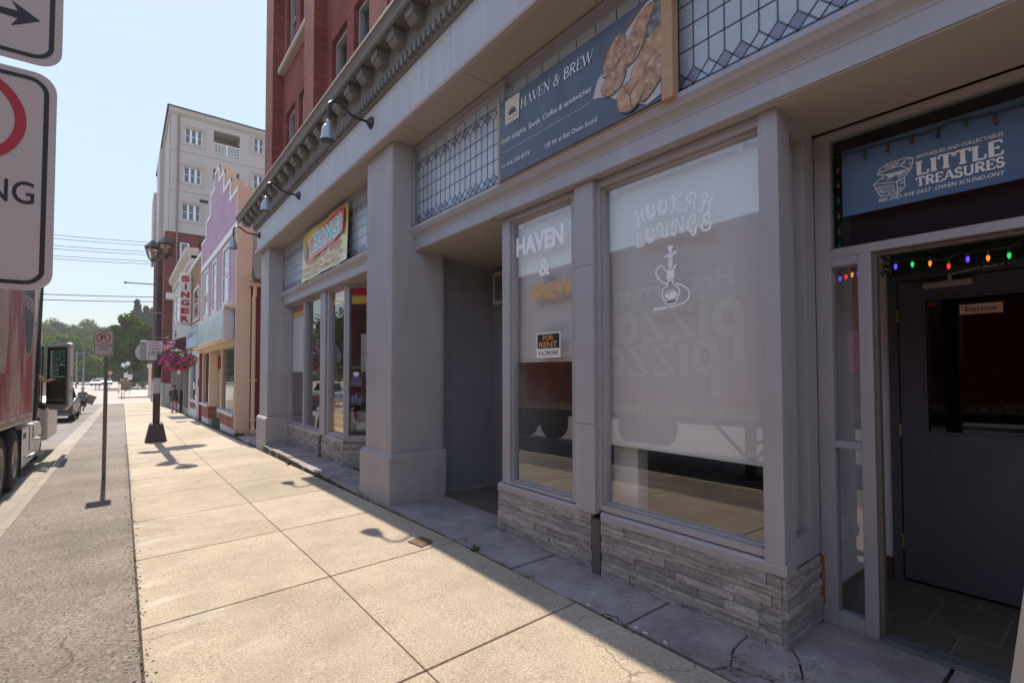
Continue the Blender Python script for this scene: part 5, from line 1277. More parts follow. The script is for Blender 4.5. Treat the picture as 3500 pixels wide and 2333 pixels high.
m = MB(); m.prism([(2.30,2.66),(2.42,2.56),(2.65,2.56),(2.65,2.66)], 'y', 16.72, 25.1); m.box(2.58, 16.7, 2.45, 2.75, 25.1, 2.56); obj('shop_cornice', m, CREAM, PK, bevel=0.006)
m = MB(); m.box(2.5, 16.66, 3.55, 2.66, 17.0, 3.66); m.box(2.36, 16.9, 3.58, 2.62, 17.2, 3.66); obj('sign_light', m, CREAM, PK)
# shop front: two brick bays with a recessed door between
def bay(y0, y1, zb, splay_at=None):
    m = MB(); m.box(2.68, y0, zb-0.4, 2.95, y1, zb); obj('bay_footing', m, PALE, PK)
    m = MB(); m.box(2.66, y0, zb, 2.95, y1, 0.27); obj('bay_brick', m, PRED, PK)
    m = MB(); m.box(2.58, y0-0.05, 0.27, 2.95, y1+0.03, 0.35); obj('bay_sill', m, PALE, PK, bevel=0.006)
    m = MB(); m.box(2.68, y0, 0.35, 2.86, y0+0.12, 2.5); m.box(2.68, y1-0.12, 0.35, 2.86, y1, 2.5); m.box(2.68, y0+0.12, 2.42, 2.86, y1-0.12, 2.5)
    f = obj('bay_window', m, CREAM, PK, bevel=0.006); m = MB(); m.box(2.75, y0+0.11, 0.35, 2.756, y1-0.11, 2.43); obj('pane', m, SG, f)
bay(16.8, 19.75, -0.12); bay(22.7, 24.95, -0.22)
m = MB(); m.box(2.95, 22.70, -0.5, 3.9, 22.76, 2.5); m.box(2.76, 22.66, 2.5, 4.0, 22.7, 2.66); ep = obj('splayed_panel', m, CREAM, PK)
m = MB(); m.box(2.98, 22.68, 1.75, 3.32, 22.70, 2.3); obj('red_square', m, paint('panel_red', (0.32,0.03,0.035), 0.5, 0.1, 4), ep)
m = MB(); m.box(2.70, 22.68, 0.35, 2.95, 22.72, 2.5); m.box(3.05, 22.67, 0.3, 3.09, 22.70, 1.62); m.box(3.3, 22.67, 0.3, 3.34, 22.70, 1.62); m.box(3.09,22.67,1.58,3.3,22.7,1.62); obj('panel_trim', m, CREAM, ep)
m = MB(); m.box(3.09, 22.672, 0.3, 3.3, 22.678, 1.58); obj('pane', m, SG, ep)
m = MB(); m.box(2.95, 22.70, -0.35, 3.9, 22.69-0.02, 0.27); m.box(3.9,19.6,-0.5,4.0,22.8,2.6); m.box(2.72,19.72,2.48,4.0,22.7,2.52); m.box(2.9,19.75,-0.5,4.0,19.8,2.5); obj('recess_wall', m, CREAM, PK)
m = MB(); m.box(2.8, 16.6, -0.5, 8, 25.2, -0.2); m.box(4.1, 16.9, -0.2, 4.2, 25.2, 2.66); m.box(3.0, 16.8, 2.66, 9.9, 25.2, 2.8); obj('shop_dark_interior', m, DARK, PK)
m = MB(); m.box(2.58, 24.93, -0.5, 2.70, 25.08, 2.6); obj('maroon_post', m, paint('maroon_paint', (0.22,0.035,0.05)), PK)
# side wall, eave, roof, downpipe
m = MB(); m.box(3.0, 16.55, -0.1, 10, 16.7, 4.3); obj('side_wall', m, MAROON, PK)
m = MB(); m.box(3.0, 16.6, -0.5, 10, 16.7, -0.1); obj('side_footing', m, paint('dark_footing', (0.12,0.11,0.10), 0.9, 0.2, 4), PK)
m = MB(); m.box(2.9, 16.35, 4.22, 10, 16.56, 4.36); m.box(2.76, 16.4, -0.2, 2.98, 16.47, 4.46) if False else None; m.box(2.9, 16.28, 4.36, 10, 16.36, 4.44); obj('eave_board', m, CREAM, PK, bevel=0.006)
ROOFM = paint('grey_shingle', (0.12,0.105,0.10), 0.9, 0.35, 7, 0.6, 25)
m = MB(); m.prism([(16.22,4.44),(20.9,8.3),(25.6,4.44),(25.6,4.36),(16.22,4.36)], 'x', 3.02, 10.2); obj('shingle_roof', m, ROOFM, PK)
m = MB(); P = [(3.10,16.42,4.3),(3.10,16.42,4.0),(3.08,16.46,3.85),(3.08,16.46,0.0),(3.08,16.42,-0.12)]; m.tube(P, 0.055, 10)
for z in (0.15, 1.35): m.box(2.98, 16.45, z, 3.18, 16.53, z+0.05)
m.box(2.98, 16.22, -0.22, 3.18, 16.5, -0.1)
obj('downpipe', m, CREAM, PK, smooth='angle')

# ---------------------------------------------------------------- tan brick shop
TN = thing('tan_brick_shop', 'tan brick shop with pale sign board and pale door next to the pink shop', 'building', (2.65, 27.6, -0.5))
TANB = brickmat('tan_brick', (0.40,0.24,0.12), (0.33,0.19,0.10), (0.42,0.33,0.24), 'YZ', 0.24, 0.085)
m = MB(); m.box(2.66, 25.27, 2.7, 3.0, 30.0, 6.75); obj('brick_wall', m, TANB, TN)
m = MB(); m.box(2.58, 25.27, 6.75, 3.1, 30.0, 6.95); m.box(2.62, 25.27, 3.82, 2.7, 30, 3.92); obj('stone_coping', m, PALE, TN, bevel=0.01)
m = MB(); m.box(3.0, 25.4, -0.6, 9, 30.0, 7.3); obj('side_wall', m, REDX, TN)
wf = win(26.2, 28.1, 4.15, 5.5, TN, PALE, 2.66)
m = MB(); m.box(2.50, 25.35, 2.82, 2.62, 29.9, 3.68); sgn = obj('shop_sign', m, paint('pale_blue_board', (0.46,0.50,0.60), 0.5, 0.1, 2), TN)
m = MB(); m.text('Quilting N', (2.497, 29.4, 3.2), RY, UZ, 0.38, 3.6, shear=0.3, bold=0.01); obj('lettering', m, paint('purple_letter', (0.13,0.09,0.26), 0.5, 0.1, 6), sgn)
m = MB(); m.box(2.64, 25.3, -0.6, 2.9, 25.62, 2.8); obj('brick_pier', m, PRED, TN)
m = MB(); m.box(2.68, 25.62, 2.3, 2.9, 30, 2.82); m.box(2.66, 25.62, -0.6, 2.9, 25.75, 2.3); m.box(2.66, 26.75, -0.6, 2.9, 26.95, 2.3); m.box(2.66, 29.7, -0.6, 2.9, 30, 2.3); m.box(2.66, 26.95, 0.2, 2.9, 29.7, 0.3); m.box(2.68,26.95,-0.6,2.9,29.7,-0.1)
obj('shopfront_frame', m, PALE, TN, bevel=0.006)
m = MB(); m.box(2.67, 26.95, -0.1, 2.9, 29.7, 0.2); obj('stall_riser', m, PRED, TN)
m = MB(); m.box(2.74, 25.75, -0.5, 2.78, 26.75, 2.2); dr = obj('door', m, paint('pale_grey_door', (0.52,0.54,0.55), 0.5, 0.05, 3), TN)
m = MB(); m.box(2.733, 25.95, 0.9, 2.737, 26.55, 2.05); obj('door_glass', m, SG, dr); m = MB(); m.box(2.62, 25.65, 1.0, 2.66, 25.76, 1.35); obj('mailbox', m, BLACK, TN)
m = MB(); m.box(2.74, 26.95, 0.3, 2.746, 29.7, 2.3); obj('pane', m, SG, TN)

# ---------------------------------------------------------------- cream shop with the red lettered blade sign
SI = thing('cream_panel_shop', 'cream panelled shop with round maroon awning and floodlight beyond the tan brick shop', 'building', (2.65, 36, -0.7))
CP = paint('cream_panel', (0.55,0.49,0.46), 0.6, 0.06, 1.5, streak=0.2)
m = MB(); m.box(2.66, 30.02, 2.2, 3.0, 41.5, 7.7); m.box(3.0, 30.02, -0.7, 9, 41.5, 7.8); obj('panel_wall', m, CP, SI)
m = MB(); m.prism([(2.66,7.55),(2.40,7.85),(2.40,8.1),(3.0,8.1),(3.0,7.55)], 'y', 30.02, 41.5); m.box(2.6, 30.02, 7.2, 2.66, 41.5, 7.55); obj('parapet_cornice', m, paint('peeling_cornice', (0.56,0.47,0.40), 0.7, 0.15, 2), SI)
for (a, b) in ((32.0,34.2),(35.6,37.8),(38.8,40.6)): win(a, b, 4.9, 6.4, SI, PALE, 2.66)
m = MB(); 
for i in range(9):
    a0, a1 = 90*i/9, 90*(i+1)/9
    q = [(2.66-0.95*sin(radians(a)), 2.55+0.95*cos(radians(a))) for a in (a0, a1)]
    m.add([(q[0][0],30.6,q[0][1]),(q[1][0],30.6,q[1][1]),(q[1][0],33.5,q[1][1]),(q[0][0],33.5,q[0][1])], [(0,1,2,3)])
P = [(2.66,2.55)]+[(2.66-0.95*sin(radians(a)), 2.55+0.95*cos(radians(a))) for a in range(0, 91, 10)]
m.prism(P, 'y', 30.58, 30.6); m.box(1.71, 30.58, 2.25, 1.73, 33.5, 2.55)
obj('round_awning', m, paint('maroon_canvas', (0.10,0.035,0.045), 0.85, 0.15, 3), SI)
m = MB(); m.box(2.66, 30.02, -0.7, 2.9, 30.3, 2.2); 
for y in (32.2, 34.5, 37.0, 39.5, 41.2): m.box(2.62, y, -0.8, 2.9, y+0.25, 2.2)
m.box(2.66, 30.3, -0.8, 2.9, 41.4, -0.25); m.box(2.66, 30.3, 2.1, 2.9, 41.4, 2.2); obj('shopfront_frame', m, paint('warm_grey_frame', (0.32,0.26,0.24), 0.6, 0.1, 3), SI)
m = MB(); m.box(2.78, 30.3, -0.25, 2.786, 41.3, 2.1); obj('pane', m, SG, SI)
m = MB(); m.box(2.55, 33.5, -0.75, 2.68, 33.7, 0.6); obj('dark_pipe', m, BLACK, SI)
m = MB(); m.tube([(2.6,31,5.62),(1.75,31,5.62)], 0.03, 8); m.box(1.68, 30.8, 5.45, 2.05, 31.2, 5.75); obj('floodlight', m, PALE, SI, bevel=0.02)
t = thing('blade_sign', 'tall white projecting sign with red letters reading SINGER down it', 'sign', (2.4, 29.2, 4.0))
m = MB(); m.box(2.13, 29.1, 3.98, 2.6, 29.35, 6.56); bd = obj('sign_board', m, paint('white_sign_enamel', (0.66,0.64,0.65), 0.4, 0.06, 3), t, bevel=0.012)
m = MB()
for i, c in enumerate('SINGER'):
    z = 6.14 - i*0.40
    if c == 'I': m.box(2.33, 29.09, z, 2.42, 29.096, z+0.31); continue
    m.text(c, (2.365, 29.094, z), (1,0,0), UZ, 0.31, 0.35, bold=0.06, align='C', lift=0.0)
obj('red_lettering', m, paint('sign_red', (0.42,0.015,0.03), 0.5, 0.06, 5), bd)
m = MB(); m.text('DEALER', (2.365, 29.094, 4.02), (1,0,0), UZ, 0.06, 0.40, bold=0.02, align='C'); obj('black_lettering', m, BLACK, bd)
m = MB(); m.tube([(2.6,29.2,6.3),(2.7,29.2,6.3)], 0.03, 6); m.tube([(2.6,29.2,4.3),(2.7,29.2,4.3)], 0.03, 6); obj('sign_bracket', m, BLACK, t)

# ---------------------------------------------------------------- apartment block
AP = thing('apartment_block', 'six storey apartment block with beige stucco upper floors above red brick', 'building', (2.6, 45, -1))
STU = paint('beige_stucco', (0.50,0.44,0.41), 0.85, 0.05, 0.6, 0.2, 20)
BX2 = brickmat('apartment_brick_shaded', (0.25,0.07,0.055), (0.18,0.05,0.045), (0.28,0.16,0.13), 'XZ', 0.3, 0.1, 0.012)  # same brick, with the shade of this side put into the colour
BY2 = brickmat('apartment_brick', (0.36,0.13,0.11), (0.30,0.10,0.09), (0.36,0.2,0.17), 'YZ', 0.3, 0.1, 0.012)
m = MB()
# front wall with openings (facing the street we look along)
ops = [(3.45,4.60,19.5,20.65),(3.42,4.56,16.4,17.6),(3.32,4.56,13.45,14.7),(5.38,7.22,19.15,21.0),(5.38,7.22,16.0,17.9),(8.25,9.0,20.1,21.3),(8.25,9.0,17.0,18.2),(8.25,9.0,13.9,15.1),(5.6,7.2,13.0,14.8)]
xs = sorted({2.52,16.0} | {o[0] for o in ops} | {o[1] for o in ops}); zs_ = sorted({12.45,21.9} | {o[2] for o in ops} | {o[3] for o in ops})
for x0, x1 in zip(xs, xs[1:]):
    z = None
    for z0, z1 in zip(zs_, zs_[1:]):
        hole = any(o[0] <= x0+1e-6 and x1 <= o[1]+1e-6 and o[2] <= z0+1e-6 and z1 <= o[3]+1e-6 for o in ops)
        if not hole: m.add([(x0,45,z0),(x1,45,z0),(x1,45,z1),(x0,45,z1)], [(0,1,2,3)])
for (x0,x1,z0,z1) in ops:
    d = 46.8 if x1-x0 > 1.5 else 45.25
    m.add([(x0,45,z0),(x1,45,z0),(x1,d,z0),(x0,d,z0)], [(0,1,2,3)]); m.add([(x0,45,z1),(x1,45,z1),(x1,d,z1),(x0,d,z1)], [(3,2,1,0)])
    m.add([(x0,45,z0),(x0,d,z0),(x0,d,z1),(x0,45,z1)], [(0,1,2,3)]); m.add([(x1,45,z0),(x1,d,z0),(x1,d,z1),(x1,45,z1)], [(3,2,1,0)])
    if d > 46: m.add([(x0,d,z0),(x1,d,z0),(x1,d,z1),(x0,d,z1)], [(0,1,2,3)])
m.box(2.52, 46.9, 12.45, 16, 62, 21.9); m.box(2.50, 45.0, 12.45, 2.54, 46.9, 21.9)
m.box(2.22, 52.0, 12.45, 2.6, 56.5, 21.2); m.box(2.05, 58.0, 12.45, 2.6, 62, 19.0)
obj('stucco_wall', m, STU, AP)
m = MB()
for (x0,x1,z0,z1) in ops:
    if x1-x0 < 1.5:
        for (a,b,c,d) in ((x0-0.28,x1+0.28,z1+0.12,z1+0.22),(x0-0.28,x1+0.28,z0-0.22,z0-0.1),(x0-0.28,x0-0.18,z0-0.1,z1+0.12),(x1+0.18,x1+0.28,z0-0.1,z1+0.12)): m.box(a, 44.95, c, b, 45.0, d)
m.box(2.50, 44.96, 18.72, 16, 45.0, 18.86); m.box(2.50, 44.96, 15.6, 16, 45.0, 15.74); m.box(2.46,44.94,12.36,16,45,12.5)
obj('stucco_band', m, STU, AP, bevel=0.01)
m = MB(); m.box(2.3, 44.7, 21.9, 16, 62, 22.0); obj('roof_edge', m, paint('dark_roof_edge', (0.06,0.06,0.065), 0.6, 0.1, 2), AP)
m = MB(); m.prism([(44.8,21.62),(45.0,21.4),(45.0,21.9),(44.75,21.9)], 'x', 2.4, 16); m.box(2.42, 45, 21.4, 2.52, 62, 21.9); obj('roof_cornice', m, STU, AP)
DG = paint('dark_window_glass', (0.10,0.115,0.15), 0.2, 0.2, 1.0, spec=0.8)
for (x0,x1,z0,z1) in ops:
    if x1-x0 < 1.5:
        n = 3 if x1-x0 > 1 else 2; wdt = (x1-x0)/n
        f = MB(); f.box(x0, 45.16, z0, x1, 45.2, z0+0.06); f.box(x0, 45.16, z1-0.06, x1, 45.2, z1)
        xs2 = [x0, x0+0.33*(x1-x0)-0.05, x0+0.66*(x1-x0)-0.02, x1-0.07] if n == 3 else [x0, (x0+x1)/2-0.06, x1-0.07]
        for i, xx in enumerate(xs2): f.box(xx, 45.15, z0, xx+(0.07 if i in (0, len(xs2)-1) else 0.14), 45.2, z1)
        if n == 3: f.box(x0+0.62*(x1-x0), 45.14, z0+0.06, x0+0.76*(x1-x0), 45.2, z1-0.06)
        f.box(x0, 45.17, (z0+z1)/2-0.02, x1, 45.2, (z0+z1)/2+0.02)
        fo = obj('window', f, WHITE, AP); g = MB(); g.box(x0, 45.21, z0, x1, 45.22, z1); obj('pane', g, DG, fo)
for (x0,x1,z0,z1) in ops:
    if x1-x0 > 1.5:
        f = MB(); f.box(x0, 44.98, z0+0.78, x1, 45.04, z0+0.85); f.box(x0, 44.98, z0+0.05, x1, 45.04, z0+0.1)
        for i in range(18): xx = x0+(x1-x0)*i/17.5; f.box(xx, 44.99, z0+0.1, xx+0.04, 45.03, z0+0.78)
        f.box((x0+x1)/2-0.05, 44.97, z0, (x0+x1)/2+0.05, 45.05, z0+0.85); obj('balcony_rail', f, WHITE, AP)
m = MB(); m.box(2.50, 45.02, -1.6, 16, 62, 12.36)
o_ = obj('brick_wall', m, BY2, AP); o_.data.materials.append(BX2)
for f in o_.data.polygons:
    if abs(f.normal.y) > 0.7: f.material_index = 1
m = MB()
for y in (45.02, 49.2, 53.4, 57.6, 61.2): m.box(2.30, y, 0.85, 2.5, y+0.8, 12.36)
o_ = obj('brick_pier', m, BY2, AP); o_.data.materials.append(BX2)
for f in o_.data.polygons:
    if abs(f.normal.y) > 0.7: f.material_index = 1
m = MB(); m.box(2.42, 44.98, -1.6, 16, 62.05, 0.84)
for y in (45.0, 49.18, 53.38, 57.58, 61.18): m.box(2.24, y-0.02, -1.6, 2.45, y+0.85, 0.86)
obj('stone_plinth', m, paint('pale_stone_plinth', (0.50,0.46,0.42), 0.8, 0.08, 1), AP)
f = MB(); f.box(3.25, 44.95, 10.25, 3.85, 45.0, 11.6); fo = obj('window', f, WHITE, AP); g = MB(); g.box(3.36, 44.94, 10.35, 3.74, 44.945, 11.5); obj('pane', g, DG, fo)
m = MB(); m.box(3.0, 44.9, -1, 3.1, 45.0, 21.5); obj('downpipe', m, paint('brown_pipe', (0.26,0.19,0.17), 0.6, 0.1, 2), AP)
for k, y in enumerate((46.6, 50.8, 55.0, 59.0)):
    for z in (2.3, 5.4, 8.6):
        f = MB(); f.box(2.46, y, z, 2.5, y+1.4, z+1.8); fo = obj('side_window', f, WHITE, AP); g = MB(); g.box(2.452, y+0.1, z+0.1, 2.458, y+1.3, z+1.7); obj('pane', g, DG, fo)
m = MB(); m.box(4.5, 44.9, 12.0, 5.3, 45.0, 12.2) if False else m.box(4.5,44.92,15.0,5.05,45,15.2); m.box(4.45,44.92,11.5,5.0,45.02,11.7); obj('wall_vent', m, BLACK, AP)

# cream pillar of the porch past the corner
t = thing('porch_pillar', 'pale square corner pillar standing past the apartment block at the crossing', 'pillar', (2.7, 75.5, -1.4))
m = MB(); m.box(2.5, 77.2, -1.4, 2.86, 77.6, -0.55); obj('pillar_base', m, PALE, t, bevel=0.03); m = MB(); m.box(2.53, 77.23, -0.55, 2.83, 77.57, 2.3); obj('pillar_shaft', m, CREAM, t); m = MB(); m.box(2.4, 77.1, 2.3, 3.6, 77.7, 2.75); obj('pillar_cap', m, PALE, t, bevel=0.02)

# ---------------------------------------------------------------- street lamp with twin lanterns
LP = paint('brown_lamp_paint', (0.075,0.052,0.045), 0.5, 0.2, 5, 0.15, 50)
t = thing('street_lamp', 'brown twin lantern street lamp with a tapered square foot', 'street lamp', (0.752, 17.02, zg(0.752,17.02)))
z0 = zg(0.752, 17.02)
m = MB(); c = (0.752, 17.02)
P0 = [(c[0]+sx*0.255, c[1]+sy*0.255, z0-0.02) for sx, sy in ((-1,-1),(1,-1),(1,1),(-1,1))]; P1 = [(c[0]+sx*0.155, c[1]+sy*0.155, z0+0.50) for sx, sy in ((-1,-1),(1,-1),(1,1),(-1,1))]
m.add(P0+P1, [(3,2,1,0),(4,5,6,7),(0,1,5,4),(1,2,6,5),(2,3,7,6),(3,0,4,7)])
for sx, sy in ((-1,-1),(1,-1),(1,1),(-1,1)): m.lathe((c[0]+sx*0.12, c[1]+sy*0.12, z0+0.50), [(0.018,0),(0.018,0.02),(0.005,0.028)], 8)
obj('lamp_foot', m, LP, t, bevel=0.012)
m = MB(); m.lathe((c[0],c[1],z0), [(0.085,0.45),(0.083,2.5),(0.078,2.52),(0.074,4.7),(0.05,4.72),(0.045,5.1)], 20); obj('lamp_post', m, LP, t, smooth='angle')
m = MB(); m.lathe((c[0],c[1],z0), [(0.089,2.9),(0.089,2.93)], 20); m.lathe((c[0],c[1],z0), [(0.084,3.6),(0.084,3.63)], 20); obj('post_band', m, flat('steel_band', (0.3,0.3,0.3), 0.35, 0.8), t)
m = MB(); m.tube([(0.86,16.72,4.83),(0.80,16.86,4.80),(0.752,17.02,4.78),(0.70,17.2,4.80),(0.63,17.38,4.83)], 0.03, 8); obj('lantern_arm', m, LP, t)
def lantern(x, y, z):
    m = MB()
    def hexr(r, zz, n=6): return [(x+r*cos(2*pi*k/n+0.3), y+r*sin(2*pi*k/n+0.3), zz) for k in range(n)]
    def ringbox(r0, r1, za, zb):
        A, Bq = hexr(r0, za), hexr(r1, zb); m.add(A+Bq, [[k, (k+1)%6, 6+(k+1)%6, 6+k] for k in range(6)])
    ringbox(0.05, 0.075, z-0.06, z); ringbox(0.075, 0.1, z, z+0.02)
    ringbox(0.205, 0.215, z+0.33, z+0.36); ringbox(0.215, 0.07, z+0.36, z+0.52); ringbox(0.07, 0.06, z+0.52, z+0.55); m.poly(hexr(0.06, z+0.55)); m.poly(hexr(0.205, z+0.33)[::-1])
    A, Bq = hexr(0.105, z+0.02), hexr(0.195, z+0.33)
    for k in range(6): m.tube([A[k], Bq[k]], 0.012, 5)
    m.poly(hexr(0.1, z+0.02))
    l = obj('lantern', m, LP, t)
    m = MB(); A, Bq = hexr(0.098, z+0.021), hexr(0.185, z+0.329); m.add(A+Bq, [[k, (k+1)%6, 6+(k+1)%6, 6+k] for k in range(6)]); obj('lantern_glass', m, glass('lantern_glass', 1.5, (0.75,0.72,0.66), 0, 0.15), l)
    m = MB(); m.lathe((x,y,z+0.16), [(0.14,0.15),(0.11,0.10),(0.05,0.07),(0.04,-0.04),(0.01,-0.06)], 12); obj('lantern_reflector', m, flat('pale_reflector', (0.72,0.68,0.58), 0.3), l, smooth=True)
lantern(0.88, 16.68, 4.86); lantern(0.62, 17.42, 4.86)
m = MB(); m.tube([(0.70,17.02,4.10),(0.02,17.02,4.08)], 0.014, 6); m.sphere((0.01,17.02,4.08), 0.03, 8, 6); obj('banner_arm', m, BLACK, t)
m = MB(); m.tube([(0.80,17.0,2.79),(1.19,17.0,2.80)], 0.012, 6); m.tube([(0.82,17.0,2.45)]+[(0.82+0.16*(1-cos(a*0.1745)), 17.0, 2.45+0.16*sin(a*0.1745)) for a in range(1, 16)], 0.009, 5); m.tube([(1.17,17.0,2.80),(1.17,17.0,2.72),(1.15,17,2.68),(1.12,17,2.70)], 0.01, 5); obj('basket_bracket', m, BLACK, t)
m = MB(); m.lathe((c[0],c[1],z0), [(0.089,1.35),(0.089,1.78)], 20, cap=False); obj('taped_notice', m, paint('taped_notice', (0.55,0.52,0.55), 0.7, 0.3, 30), t, smooth=True)
m = MB(); m.tube([(0.88,16.68,5.41),(0.88,16.68,5.47)], 0.006, 5); m.tube([(0.70,17.02,5.05),(0.6,17.02,5.06)], 0.012, 5); obj('photocell', m, flat('steel_band', (0.3,0.3,0.3)), t)
# ---- parking plate and its metal box
t = thing('parking_sign', 'white FREE PARKING AREA plate with red lettering strapped to the street lamp', 'sign', (0.70, 16.9, 1.95))
m = MB(); m.box(0.50, 16.90, 1.96, 0.86, 16.905, 2.50); pl = obj('plate', m, flat('plate_white', (0.66,0.64,0.66), 0.4), t)
m = MB()
for i, (s_, wd) in enumerate((('FREE',0.2),('PARKING',0.30),('AREA',0.2))): m.text(s_, (0.68,16.898,2.42-i*0.068), (1,0,0), UZ, 0.052, wd, align='C', bold=0.004)
obj('red_lettering', m, flat('sign_red_flat', (0.55,0.05,0.07), 0.5), pl)
m = MB(); m.text('2 HR MAX', (0.68,16.898,2.225), (1,0,0), UZ, 0.03, 0.24, align='C'); m.text('9AM-5PM', (0.68,16.898,2.155), (1,0,0), UZ, 0.052, 0.28, align='C', bold=0.015); m.text('MON-FRI', (0.68,16.898,2.085), (1,0,0), UZ, 0.048, 0.28, align='C', bold=0.015)
m.add([(0.52,16.898,2.02),(0.555,16.898,1.995),(0.555,16.898,2.045)], [(0,1,2)]); m.add([(0.84,16.898,2.02),(0.805,16.898,2.045),(0.805,16.898,1.995)], [(0,1,2)]); m.box(0.515,16.897,2.275,0.845,16.899,2.28)
obj('black_lettering', m, BLACK, pl)
m = MB(); m.box(0.36, 16.93, 1.96, 0.52, 17.0, 2.50); obj('metal_box', m, flat('grey_box', (0.36,0.35,0.36), 0.5, 0.3), t, bevel=0.01)
m = MB(); m.prism([(0.36,2.42),(0.29,2.33),(0.25,2.2),(0.27,2.08),(0.31,1.99),(0.36,1.98)], 'y', 16.97, 16.985); obj('shaped_board', m, flat('shaped_white', (0.62,0.62,0.66), 0.5), t)
# ---- hanging flower basket
t = thing('flower_basket', 'hanging basket overflowing with magenta pink and white petunias on the street lamp', 'flower basket', (1.17, 17.0, 1.9), None)
m = MB(); m.lathe((1.17,17.0,1.78), [(0.05,0),(0.16,0.06),(0.22,0.2),(0.24,0.26)], 14); obj('basket_bowl', m, paint('coir_bowl', (0.06,0.05,0.03), 0.9, 0.3, 20), t)
m = MB()
for a in (0.3, 2.4, 4.5): m.tube([(1.17,17.0,2.72),(1.17+0.24*cos(a),17.0+0.24*sin(a),2.05)], 0.004, 4)
obj('basket_chain', m, BLACK, t)
rf = random.Random(21)
def flowers(name, n, mt, sz, reg, smooth=False):
    m = MB()
    for i in range(n):
        while True:
            u = Vector((rf.uniform(-1,1), rf.uniform(-1,1), rf.uniform(-1,1)))
            if 0.55 < u.length < 1.0: break
        p = Vector((1.19+0.47*u.x*(1+0.12*rf.random()), 17.0+0.42*u.y, 1.98+0.31*u.z*(1.0 if u.z > 0 else 1.05)))
        if not reg(p): continue
        a = (p-Vector((1.17,17.0,1.95))).normalized() + Vector((rf.uniform(-.5,.5), rf.uniform(-.9,.1), rf.uniform(-.4,.5))); a.normalize()
        b = a.orthogonal().normalized(); c = a.cross(b); s = sz*rf.uniform(0.6,1.2); th = rf.uniform(0,6)
        pts = []
        for k in range(10):
            r = s*(1.0 if k % 2 == 0 else 0.72); an = th+2*pi*k/10; pts.append(p + b*r*cos(an) + c*r*sin(an) + a*s*0.25)
        o = len(m.v); m.add([p - a*s*0.1]+pts, [(0, 1+k, 1+(k+1)%10) for k in range(10)])
    return obj(name, m, mt, t)
flowers('foliage', 650, paint('basket_leaf', (0.10,0.17,0.04), 0.7, 0.4, 30), 0.045, lambda p: True)
flowers('pink_blossoms', 620, paint('petunia_pink', (0.85,0.09,0.36), 0.6, 0.35, 14), 0.042, lambda p: p.z < 2.12 or rf.random() < 0.25)
flowers('violet_blossoms', 300, paint('petunia_violet', (0.45,0.025,0.33), 0.6, 0.35, 14), 0.04, lambda p: 1.85 < p.z < 2.12 and p.x < 1.35)
flowers('rose_blossoms', 380, paint('petunia_rose', (0.9,0.24,0.42), 0.6, 0.3, 14), 0.04, lambda p: p.z < 2.0)
flowers('white_blossoms', 240, paint('petunia_white', (0.9,0.84,0.84), 0.6, 0.15, 14), 0.038, lambda p: p.z > 2.05 and p.x > 1.05)
m = MB()
for i in range(90):
    u = rf.random(); p = Vector((0.9+0.2*u+rf.uniform(-.1,.1), 17.0+rf.uniform(-.1,.1), 2.2+0.28*u+rf.uniform(-.06,.06))); a = Vector((rf.uniform(-1,1), rf.uniform(-1,0), rf.uniform(-1,1))).normalized()*0.03; b = a.orthogonal().normalized()*0.03
    m.add([p-a, p+b, p+a, p-b], [(0,1,2,3)])
obj('pale_spray', m, paint('petunia_pale', (0.70,0.34,0.45), 0.6, 0.2, 14), t)
m = MB(); m.box(1.2, 16.62, 1.56, 1.26, 16.63, 1.68); m.xf = None; obj('care_tag', m, WHITE, t)

